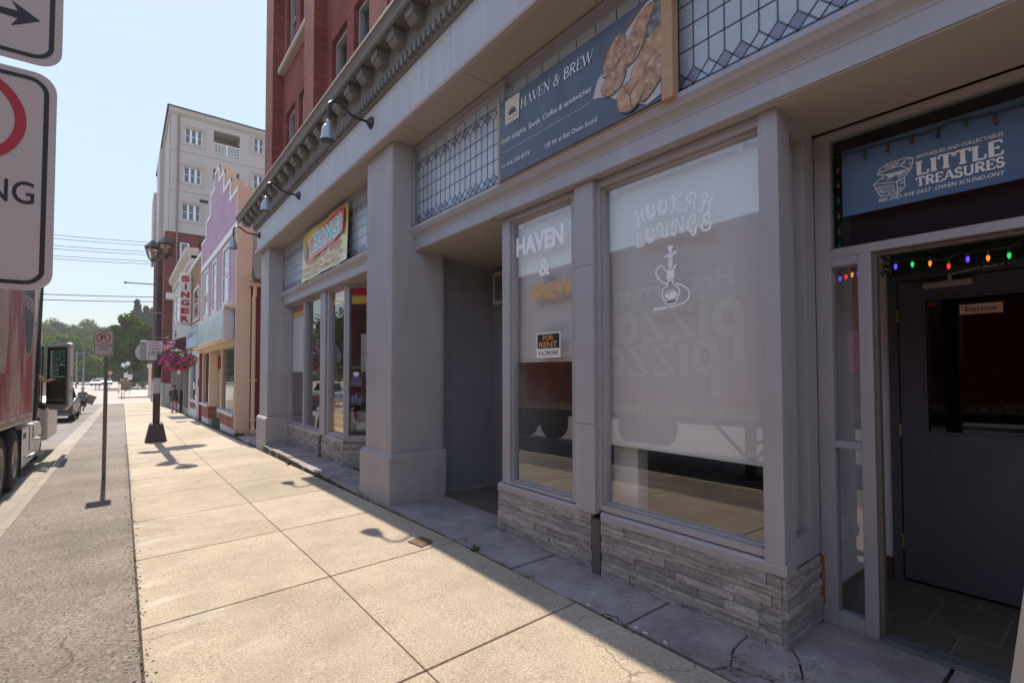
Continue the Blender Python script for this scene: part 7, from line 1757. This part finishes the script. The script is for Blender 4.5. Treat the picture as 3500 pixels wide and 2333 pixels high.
# ---------------------------------------------------------------- parked vehicles
CARG = glass('car_glass', 1.6, (0.15,0.17,0.19))
def vehicle(name, label, loc, rz, body_c, kind='car', L=4.5, Wd=1.8, group=None, lights=True):
    t = thing(name, label, kind, (0,0,0), group)
    bm_ = paint('car_paint_%d%d%d' % tuple(int(c*99) for c in body_c), body_c, 0.3, 0.03, 2, 0, spec=0.6)
    h2 = Wd/2
    if name == 'pickup_truck':
        side = [(-L/2,0.45),(-L/2,1.05),(-L*0.1,1.05),(-L*0.08,1.15),(L*0.2,1.12),(L*0.46,1.0),(L/2,0.8),(L/2,0.4),(L*0.40,0.35),(L*0.25,0.35),(-L*0.2,0.35),(-L*0.38,0.4)]
        cab = [(-L*0.1,1.08),(-L*0.07,1.75),(L*0.06,1.8),(L*0.22,1.1)]
    else:
        side = [(-L/2,0.4),(-L/2+0.02,0.85),(-L*0.40,0.95),(-L*0.25,0.98),(L*0.2,0.95),(L*0.42,0.82),(L/2,0.65),(L/2,0.32),(L*0.4,0.28),(-L*0.4,0.28)]
        cab = [(-L*0.38,0.94),(-L*0.25,1.40),(0.0,1.47),(L*0.08,1.42),(L*0.24,0.93)]
    m = MB(); m.prism(side, 'x', -h2, h2); b = obj('body', m, bm_, t, bevel=0.06, seg=3)
    m = MB(); n = len(cab); A = [(-h2+0.08, y, z) if z < 1.2 else (-h2+0.2, y, z) for y, z in cab]; C_ = [(-a, y, z) for a, y, z in A]
    m.add(A+C_, [list(range(n)), list(range(n, 2*n))[::-1]]+[[i, n+i, n+(i+1)%n, (i+1)%n] for i in range(n)]); bmesh_fix = m
    rf_ = obj('roof', m, bm_, b, bevel=0.03)
    m = MB(); c0 = sum(z for y, z in cab)/n
    for sx in (-1, 1):
        q = [Vector((sx*(h2-0.075 if z < 1.2 else h2-0.195), y, z)) for y, z in cab]; ce = sum(q, Vector())/n
        m.poly([ce + (v-ce)*0.82 + Vector((sx*0.006,0,0.0)) for v in (q if sx > 0 else q[::-1])])
    for (i, j) in ((0,1),(n-2,n-1)):
        q = [Vector((sx*(h2-0.10 if cab[k][1] < 1.2 else h2-0.22), cab[k][0], cab[k][1])) for k, sx in ((i,-1),(i,1),(j,1),(j,-1))]
        ce = sum(q, Vector())/4; nn = (q[1]-q[0]).cross(q[2]-q[1]).normalized(); sgn = -1 if i == 0 else 1
        if nn.y*sgn < 0: nn = -nn
        m.poly([ce+(v-ce)*0.88+nn*0.012 for v in q])
    obj('windows', m, CARG, b)
    for sx in (-1, 1):
        for yy in (-L*0.3, L*0.31):
            m = MB(); m.lathe((sx*(h2-0.16),yy,0.33), [(0.02,sx*0.17),(0.2,sx*0.165),(0.21,sx*0.18),(0.31,sx*0.17),(0.33,sx*0.14),(0.33,-sx*0.04),(0.3,-sx*0.06)], 22, 'x'); wh = obj('wheel', m, TYRE, t, smooth='angle')
            m = MB(); m.lathe((sx*(h2-0.155),yy,0.33), [(0.2,sx*0.17),(0.16,sx*0.16),(0.02,sx*0.175)], 14, 'x'); obj('rim', m, RIM, wh)
    if lights:
        for sx in (-1, 1):
            m = MB(); m.box(sx*h2*0.62-0.14, L/2-0.03, 0.6, sx*h2*0.62+0.14, L/2+0.01, 0.74); obj('headlight', m, flat('lamp_clear', (0.75,0.75,0.75), 0.15), b, bevel=0.02)
            m = MB(); m.box(sx*h2*0.8-0.12, -L/2-0.015, 0.68, sx*h2*0.8+0.12, -L/2+0.03, 0.84 if name != 'pickup_truck' else 1.0); obj('tail_light', m, flat('lamp_red', (0.45,0.02,0.02), 0.2), b, bevel=0.02)
    m = MB(); m.box(-h2*0.95, L/2-0.05, 0.36, h2*0.95, L/2+0.03, 0.5); m.box(-h2*0.95, -L/2-0.03, 0.38, h2*0.95, -L/2+0.05, 0.52); obj('bumper', m, flat('bumper_grey', (0.10,0.10,0.105), 0.4), b, bevel=0.02)
    m = MB(); m.box(-h2*0.5, L/2-0.0, 0.55, h2*0.5, L/2+0.012, 0.7); obj('grille', m, BLACK, b)
    t.location = loc; t.rotation_euler = (0, 0, rz); return t
vehicle('pickup_truck', 'dark pickup truck parked beyond the open truck door', (-2.85, 35.0, zr(35)), 0, (0.035,0.03,0.03), 'pickup', 5.4, 1.9)
vehicle('pickup_truck', 'white pickup truck in the far lane, reflected in the gift shop windows', (-6.2, 38.0, zr(38)+0.02), 0, (0.62,0.62,0.60), 'pickup', 5.4, 1.9)
vehicle('car', 'white car across the road, reflected in the gift shop window', (-9.6, 33.5, zr(33)+0.02), pi, (0.65,0.65,0.63), 'car', 4.5, 1.8)
zc = lambda y: -1.45 + max(0, (y-76.5)/343.5)
vehicle('car', 'blue car facing this way far down the road left of the sign post', (-4.9, 150, zc(150)), pi, (0.16,0.19,0.36), 'car', 4.6, 1.85)
vehicle('car', 'white van like car behind the blue car far down the road', (-4.6, 168, zc(168)), pi, (0.62,0.62,0.64), 'car', 4.8, 1.9)
vehicle('car', 'dark car with bright windscreen just right of the sign post far down the road', (-3.0, 158, zc(158)), pi, (0.06,0.06,0.07), 'car', 4.6, 1.85)
# the broad litter bins and rack at the crossing
def simple_sign(x, y, h, label, kind, yoff=0.0):
    z = -1.30 if x > -0.5 else -1.45
    t = thing('stop_sign' if kind == 'stop' else 'road_sign', label, 'road sign', (x, y, z))
    m = MB(); m.tube([(x,y,z-0.05),(x,y,z+h)], 0.035, 8); obj('sign_pole', m, GALV, t)
    if kind == 'stop':
        m = MB(); P = [(0.40*cos(radians(22.5+45*k)), 0.40*sin(radians(22.5+45*k))) for k in range(8)]
        m.prism([(x+a, z+h-0.1+b) for a, b in P], 'y', y-0.05, y-0.04); f = obj('sign_plate', m, flat('stop_red', (0.50,0.03,0.03), 0.4), t)
        m = MB(); m.ribbon([(a*0.93, b*0.93) for a, b in P], 0.03, (x,y-0.052,z+h-0.1), (1,0,0), UZ, closed=True); m.text('STOP', (x,y-0.052,z+h-0.22), (1,0,0), UZ, 0.24, 0.58, align='C', bold=0.02); obj('white_lettering', m, WHITE, f)
    else:
        m = MB(); m.box(x-0.24, y-0.05, z+h-0.75, x+0.24, y-0.04, z+h-0.05); f = obj('sign_plate', m, flat('plate_white', (0.66,0.64,0.66)), t)
        m = MB(); m.ribbon(arc(0,0,0.14,0.14,0,350,18), 0.035, (x,y-0.053,z+h-0.32), (1,0,0), UZ, closed=True); m.ribbon([(-0.1,0.1),(0.1,-0.1)], 0.03, (x,y-0.054,z+h-0.32), (1,0,0), UZ); obj('red_ring', m, PR, f)
    return t
simple_sign(-1.86, 112, 3.2, 'red octagonal STOP sign at the far crossing', 'stop')
simple_sign(0.80, 88, 2.75, 'white no parking plate on a thin pole at the far corner', 'plate')
simple_sign(0.35, 96, 3.0, 'white no parking plate behind the twin globe lamp', 'plate')
t = thing('globe_lamp', 'dark twin globe street lamp at the far corner by the timber planter', 'street lamp', (0.38, 105, -1.3))
m = MB(); m.lathe((0.38,105,-1.3), [(0.22,0),(0.2,0.5),(0.10,0.7),(0.08,3.6),(0.06,4.0)], 12); obj('lamp_post', m, BLACK, t, smooth='angle')
for (x, z) in ((0.03, 2.95), (0.62, 3.2)):
    m = MB(); m.tube([(0.38,105,2.5),(x,105,z-0.4)], 0.04, 6); a = obj('lamp_arm', m, flat('white_arm', (0.6,0.62,0.63), 0.4), t)
    m = MB(); m.sphere((x,105,z), 0.33, 14, 10); g = obj('lamp_globe', m, flat('milk_globe', (0.72,0.74,0.76), 0.2), t, smooth=True)
    m = MB(); m.lathe((x,105,z), [(0.34,-0.03),(0.34,0.03)], 14); m.lathe((x,105,z+0.3), [(0.16,0),(0.05,0.12)], 10); obj('globe_cap', m, flat('grey_cap', (0.25,0.26,0.28), 0.4), g)
t = thing('timber_planter', 'square timber planter with yellow flowers at the far corner', 'planter', (0.4, 108, -1.3))
m = MB(); m.box(-0.25, 107.2, -1.3, 1.05, 108.4, 0.15); pl = obj('planter_box', m, brickmat('planter_boards', (0.27,0.19,0.14), (0.22,0.15,0.11), (0.08,0.06,0.05), 'XZ', 3.0, 0.24, 0.03), t)
m = MB(); rg = random.Random(4)
for i in range(260):
    p = Vector((rg.uniform(-.4,.8), 107.6+rg.uniform(-.4,.5), 0.15+rg.random()*0.5)); a = Vector((rg.uniform(-1,1),rg.uniform(-1,0),rg.uniform(-1,1)))*0.09; b = a.orthogonal().normalized()*0.08; m.add([p-a,p+b,p+a,p-b], [(0,1,2,3)])
obj('flowers', m, paint('yellow_bloom', (0.45,0.30,0.06), 0.7, 0.6, 5), pl)
t = thing('metal_railing', 'grey metal railing beside the timber planter at the far corner', 'railing', (2.4, 107, -1.3))
m = MB(); m.tube([(1.1,107,0.0),(3.6,107,0.05)], 0.05, 6); m.tube([(1.1,107,-1.1),(3.6,107,-1.1)], 0.04, 6); obj('rail', m, GALV, t)
for x in (1.15, 1.95, 2.15, 3.0, 3.55): m = MB(); m.tube([(x,107,-1.3),(x,107,0.1)], 0.05, 6); obj('post', m, GALV, t)
m = MB()
for i in range(24): m.tube([(1.2+i*0.1,107,-1.1),(1.2+i*0.1,107,0.0)], 0.015, 4)
obj('baluster', m, GALV, t)
t = thing('hoop_rack', 'rusty brown hoop bike rack on the far pavement', 'bike rack', (0.0, 74, -1.4))
m = MB(); m.box(-0.10, 73.9, -1.44, 0.0, 74.0, 0.2) if False else m.tube([(-0.12,74,-1.44),(-0.12,74,-0.55)], 0.04, 6); obj('upright', m, paint('rust_brown', (0.12,0.06,0.04), 0.8, 0.3, 8), t)
m = MB(); m.tube([(0.02,73.4,-1.44),(0.02,73.4,-0.72),(0.06,73.4,-0.66),(0.14,73.4,-0.66),(0.18,73.4,-0.72),(0.18,73.4,-1.4)], 0.028, 6); obj('hoop', m, paint('rust_brown', (0.12,0.06,0.04)), t)
for i, (x, lb) in enumerate(((-3.7,'left one of two dark posts under the blue car'),(-3.25,'right one of two dark posts under the blue car'))):
    t = thing('bollard', lb+' at the crossing', 'bollard', (x, 113, -1.45)); m = MB(); m.lathe((x,113,-1.45), [(0.06,0),(0.06,1.45),(0.03,1.5)], 8); obj('shaft', m, BLACK, t, smooth='angle')
m = MB(); m.prism([(-2.3,101),(0.1,101.2),(0.1,104),(-1.6,104)], 'z', -1.45, -1.38) if False else m.box(-1.9,104.5,-1.45,-0.2,105,-1.32); struct('kerb_island', m, paint('dark_kerb', (0.1,0.09,0.08), 0.9, 0.2, 3))
def pole(x, y, z, h, r, label, name='utility_pole', arm=True):
    t = thing(name, label, 'utility pole', (x, y, z)); m = MB(); m.tube([(x,y,z),(x,y,z+h)], [r, r*0.7], 8); obj('shaft', m, paint('grey_pole_wood', (0.24,0.23,0.22), 0.8, 0.15, 3), t)
    if arm: m = MB(); m.box(x-1.0, y-0.05, z+h-0.7, x+1.0, y+0.05, z+h-0.55); obj('cross_arm', m, paint('grey_pole_wood', (0.24,0.23,0.22)), t)
    return t
pole(0.62, 128, -1.3, 10.8, 0.2, 'grey utility pole rising in front of the big maple', arm=False)
pole(-6.2, 130, -1.3, 7.6, 0.16, 'right one of two utility poles left of the sign post'); pole(-7.3, 131, -1.3, 7.4, 0.16, 'left one of two utility poles left of the sign post')
# wires across the street
WIRE = flat('wire_black', (0.03,0.03,0.035), 0.5)
def wire(p, q, sag, r, label, grp='wires across the street'):
    p, q = Vector(p), Vector(q); pts = [p.lerp(q, i/16) - Vector((0,0,sag*4*(i/16)*(1-i/16))) for i in range(17)]
    m = MB(); m.tube(pts, r, 5); tag(obj('overhead_wire', m, WIRE, None, root=tuple(p)), label, 'wire', grp)
nm = ['topmost','second from the top','third from the top','fourth from the top','fifth from the top','lowest']
for i, z in enumerate((11.32, 11.08, 10.62, 10.40, 9.94, 9.74)):
    wire((-14, 44, z-0.55), (3.6, 44, z), 0.35, 0.016, '%s of the six thin wires crossing to the brick apartment wall' % nm[i])
wire((-14, 40, 6.25), (2.62, 40.2, 6.75), 0.25, 0.022, 'upper one of two low wires meeting the cream shop wall'); wire((-14, 40, 6.0), (2.62, 40.2, 6.45), 0.3, 0.022, 'lower one of two low wires meeting the cream shop wall')
wire((-30, 150, 15.5), (0.62, 128, 8.2), 0.8, 0.03, 'slanting wire crossing in front of the wooded hill')
for i, z in enumerate((4.6, 3.9, 3.2)): wire((-20, 129, z+0.4), (0.62, 128, z+0.2), 0.4, 0.025, '%s of three low wires between the far poles' % ('highest','middle one','lowest')[i])

# ---------------------------------------------------------------- trees and wooded hill
def leafmat(name, c, var=0.45, sc=0.5):
    if name in _mc: return _mc[name]
    m, t, out = newmat(name); v = coords(t)
    n = noise(t, v, sc, 3, 0.6); f = noise(t, v, sc*9, 2)
    col = mix(t, ramp(t, n, [(0.3, 0.0), (0.7, 1.0)]), tuple(x*(1-var) for x in c), tuple(x*(1+var) for x in c))
    col = mix(t, 1.0, col, ramp(t, f, [(0.3, 0.75), (0.7, 1.2)]), 'MULTIPLY')
    d = N(t, 'ShaderNodeBsdfDiffuse'); t.links.new(col, d.inputs[0]); tr = N(t, 'ShaderNodeBsdfTranslucent')
    c2 = mix(t, 1.0, col, (1.5, 1.7, 0.5), 'MULTIPLY'); t.links.new(c2, tr.inputs[0])
    mx = N(t, 'ShaderNodeMixShader'); mx.inputs[0].default_value = 0.38; t.links.new(d.outputs[0], mx.inputs[1]); t.links.new(tr.outputs[0], mx.inputs[2]); t.links.new(mx.outputs[0], out.inputs[0])
    _mc[name] = m; return m
BARK = paint('bark', (0.09,0.07,0.055), 0.9, 0.3, 5, 0.5, 20)
def leaves(mb, rr, c, r, n, s, flat_=1.0):
    for i in range(n):
        u = Vector((rr.gauss(0,1), rr.gauss(0,1), rr.gauss(0,1))).normalized()*(rr.random()**0.35)
        p = Vector(c) + Vector((u.x*r[0], u.y*r[1], u.z*r[2])); a = (u + Vector((rr.uniform(-.7,.7), rr.uniform(-.7,.7), rr.uniform(-.2,.9)))).normalized()
        b = a.orthogonal().normalized(); th = rr.uniform(0, 6.28); e = a.cross(b); q = (b*cos(th)+e*sin(th))*s*rr.uniform(.6,1.3); w_ = (e*cos(th)-b*sin(th))*s*rr.uniform(.35,.7)
        mb.add([p-q, p+w_, p+q, p-w_], [(0,1,2,3)])
def tree(name, label, loc, h, cr, mat, seed, trunk_h=0.3, clumps=26, nleaf=190, s=0.34, group=None, taper=0.5, cat='tree'):
    rr = random.Random(seed); t = thing(name, label, cat, loc, group); x, y, z = loc
    m = MB(); m.tube([(x,y,z-0.3),(x+0.1,y,z+h*trunk_h),(x-0.1,y+0.1,z+h*0.6),(x,y,z+h*0.85)], [h*0.028, h*0.022, h*0.013, h*0.004], 8)
    for k in range(7):
        a = k*0.9+rr.random(); zz = z+h*(trunk_h+0.07*k); m.tube([(x,y,zz),(x+cos(a)*cr*0.4,y+sin(a)*cr*0.4,zz+h*0.1),(x+cos(a)*cr*0.75,y+sin(a)*cr*0.75,zz+h*0.16)], [h*0.011,h*0.007,h*0.002], 5)
    obj('trunk', m, BARK, t)
    m = MB(); zc_ = z+h*(trunk_h+1)/2+h*0.02; hz = h*(1-trunk_h)/2
    for k in range(clumps):
        u = Vector((rr.gauss(0,1), rr.gauss(0,1), rr.gauss(0,1))).normalized()*rr.uniform(0.45,0.85)
        wd = 1 - taper*max(0, u.z)
        c = (x+u.x*cr*wd, y+u.y*cr*wd, zc_+u.z*hz); k_ = rr.uniform(0.22,0.40)*cr
        leaves(m, rr, c, (k_, k_, k_*0.75), nleaf, s)
    obj('crown', m, mat, t); return t
G1 = leafmat('maple_leaf_green', (0.075,0.115,0.022)); G2 = leafmat('light_leaf_green', (0.13,0.17,0.045)); G3 = leafmat('dark_leaf_green', (0.045,0.075,0.025)); G4 = leafmat('conifer_green', (0.028,0.048,0.032))
tree('maple_tree', 'big bright green maple at the far corner behind the loading zone sign', (1.1, 124, -1.3), 14.2, 5.4, G1, 11, 0.16, 60, 260, 0.42)
def conifer(loc, h, r, label, seed, group=None):
    rr = random.Random(seed); t = thing('conifer_tree', label, 'tree', loc, group); x, y, z = loc
    m = MB(); m.tube([(x,y,z-0.5),(x,y,z+h)], [h*0.02, h*0.002], 7); obj('trunk', m, BARK, t)
    m = MB(); n = 30
    for i in range(n):
        u = i/n; zz = z+h*(0.08+0.90*u); rad = r*((1-u)**0.75)*rr.uniform(0.75,1.15)+0.25
        k_ = max(3, int(9*(1-u))+2)
        for k in range(k_):
            a = 2*pi*k/k_+rr.random()*0.9; l = rad*rr.uniform(0.35,0.8)
            leaves(m, rr, (x+cos(a)*l, y+sin(a)*l, zz-l*0.22), (rad*0.42, rad*0.42, 0.55), 34, 0.5)
    obj('crown', m, G4, t); return t
cps = [((3.8,232,10),20,4.4,'tallest dark conifer left of centre in the far group behind the maple'),((8.6,236,10),17.5,4.0,'dark conifer at the right of the far group beside the lamp post'),((6.4,226,8),19,4.4,'dark conifer in the middle of the far group'),((1.6,240,8),14.5,4.2,'short dark conifer at the left edge of the far group'),((11.5,230,8),14,4.4,'short dark conifer at the right edge of the far group behind the lamp post')]
for i, (l, h, r, lb) in enumerate(cps): conifer(l, h, r, lb, 40+i, 'conifers on the far slope')
lts = [((-22.5,190,-1),15.5,6.0,G2,'pale green tree at the left of the hill foot beside the trailer'),((-14.6,182,-1),14.3,4.6,G2,'pale green round tree above the open truck door'),((-9.6,176,-1),11.4,4.6,G1,'mid green tree between the truck door and the loading zone sign'),((-6.3,165,-1),8.2,3.4,G2,'low pale green tree directly left of the sign post'),((-18.5,170,-1),10.0,5.0,G3,'dark tree low behind the open truck door')]
for i, (l, h, r, mt, lb) in enumerate(lts): tree('broadleaf_tree', lb, l, h, r, mt, 60+i, 0.12, 40, 170, 0.5, 'trees at the foot of the hill')
# the hill and its wood
hp = MB(); prof = [(-160,34),(-90,36),(-60,33),(-40,28.5),(-28,25.5),(-18,25.5),(-10,24.5),(-5,21),(-1,16),(6,16.5),(20,20),(60,22),(160,18)]
vs = []; ys_ = [215, 240, 270, 300, 420, 700]
for j, y in enumerate(ys_):
    f = [0.0, 0.35, 0.72, 1.0, 1.05, 0.9][j]
    for (x, z) in prof: vs.append((x*(1 if y < 301 else y/300), y, -2 + (z-5)*f if f > 0 else -2.5))
n = len(prof); hp.add(vs, [[j*n+i, j*n+i+1, (j+1)*n+i+1, (j+1)*n+i] for j in range(len(ys_)-1) for i in range(n-1)])
struct('hills', hp, paint('hill_ground', (0.06,0.075,0.035), 0.95, 0.3, 0.05), smooth=True)
def hz(x, y):
    for (a, b) in zip(prof, prof[1:]):
        if a[0] <= x <= b[0]: zz = a[1]+(b[1]-a[1])*(x-a[0])/(b[0]-a[0]); break
    else: zz = 20
    f = min(1, max(0, (y-215)/85)); f = f**0.8
    return -2 + (zz-5)*f
m = MB(); rr = random.Random(77)
for i in range(330):
    x = rr.uniform(-75, 24); y = rr.uniform(200, 312)
    if x > 0 and y > 260: y -= 60
    sc = rr.uniform(2.2, 4.6); z = hz(x, y)+sc*0.9
    m.m = rr.choice([0,0,1,1,2])
    for k in range(4): leaves(m, rr, (x+rr.uniform(-.6,.6)*sc, y+rr.uniform(-.6,.6)*sc, z+rr.uniform(-.5,.8)*sc), (sc*.75, sc*.75, sc*.62), 75, 0.62)
fo = obj('forest', m, [G3, leafmat('wood_leaf_green', (0.06,0.092,0.03), sc=0.2), leafmat('wood_leaf_light', (0.085,0.12,0.035), sc=0.2)]); fo['kind'] = 'stuff'
# shrubs along the lot behind the railing and low hedge
tree('shrub', 'yellow green shrub behind the railing at the far corner', (2.9, 112, -1.3), 2.0, 1.2, G2, 90, 0.05, 12, 120, 0.16, cat='shrub'); tree('shrub', 'dark shrub between the planter and the railing', (1.5, 116, -1.3), 2.4, 1.3, G3, 91, 0.05, 12, 120, 0.18, cat='shrub')
# trees and a building across the street (seen only as reflections in the windows)
for i, (x, y, h, r, mt) in enumerate(((-15,46,9,3.6,G1),(-17,58,11,4.2,G1),(-16,40,7.5,3.2,G2),(-21,52,12,4.5,G3),(-18,70,12,4.6,G3),(-22,38,11,4.4,G3),(-24,66,14,5,G3),(-14.5,53,6,2.6,G2))):
    tree('street_tree', ['bright green','tall bright','small pale','dark','dark spreading','dark leafy','tall dark','low pale'][i]+' tree across the street, seen in the shop window reflections', (x, y, -1.0), h, r, mt, 120+i, 0.15, 26, 150, 0.3, 'trees across the street')
# crossing joint lines
m = MB(); m.box(-1.0, 62.55, -1.4, 3.0, 62.75, -1.36); m.box(-9, 63.2, -1.449, 5, 63.45, -1.4455); struct('crosswalk_line', m, paint('dark_joint_line', (0.16,0.125,0.11), 0.9, 0.2, 3))
# ---------------------------------------------------------------- summer haze in the air
m = MB(); m.box(-420, -70, -3.2, 420, 640, 46)
hm, ht, ho = newmat('haze'); vp = N(ht, 'ShaderNodeVolumePrincipled'); vp.inputs['Color'].default_value = (0.93, 0.95, 1.0, 1); vp.inputs['Density'].default_value = 0.00035; vp.inputs['Anisotropy'].default_value = 0.35
ht.links.new(vp.outputs[0], ho.inputs['Volume'])
hz_ = obj('haze', m, hm); hz_['kind'] = 'stuff'; hz_.visible_shadow = True
SC.cycles.volume_bounces = 0; SC.cycles.volume_max_steps = 64
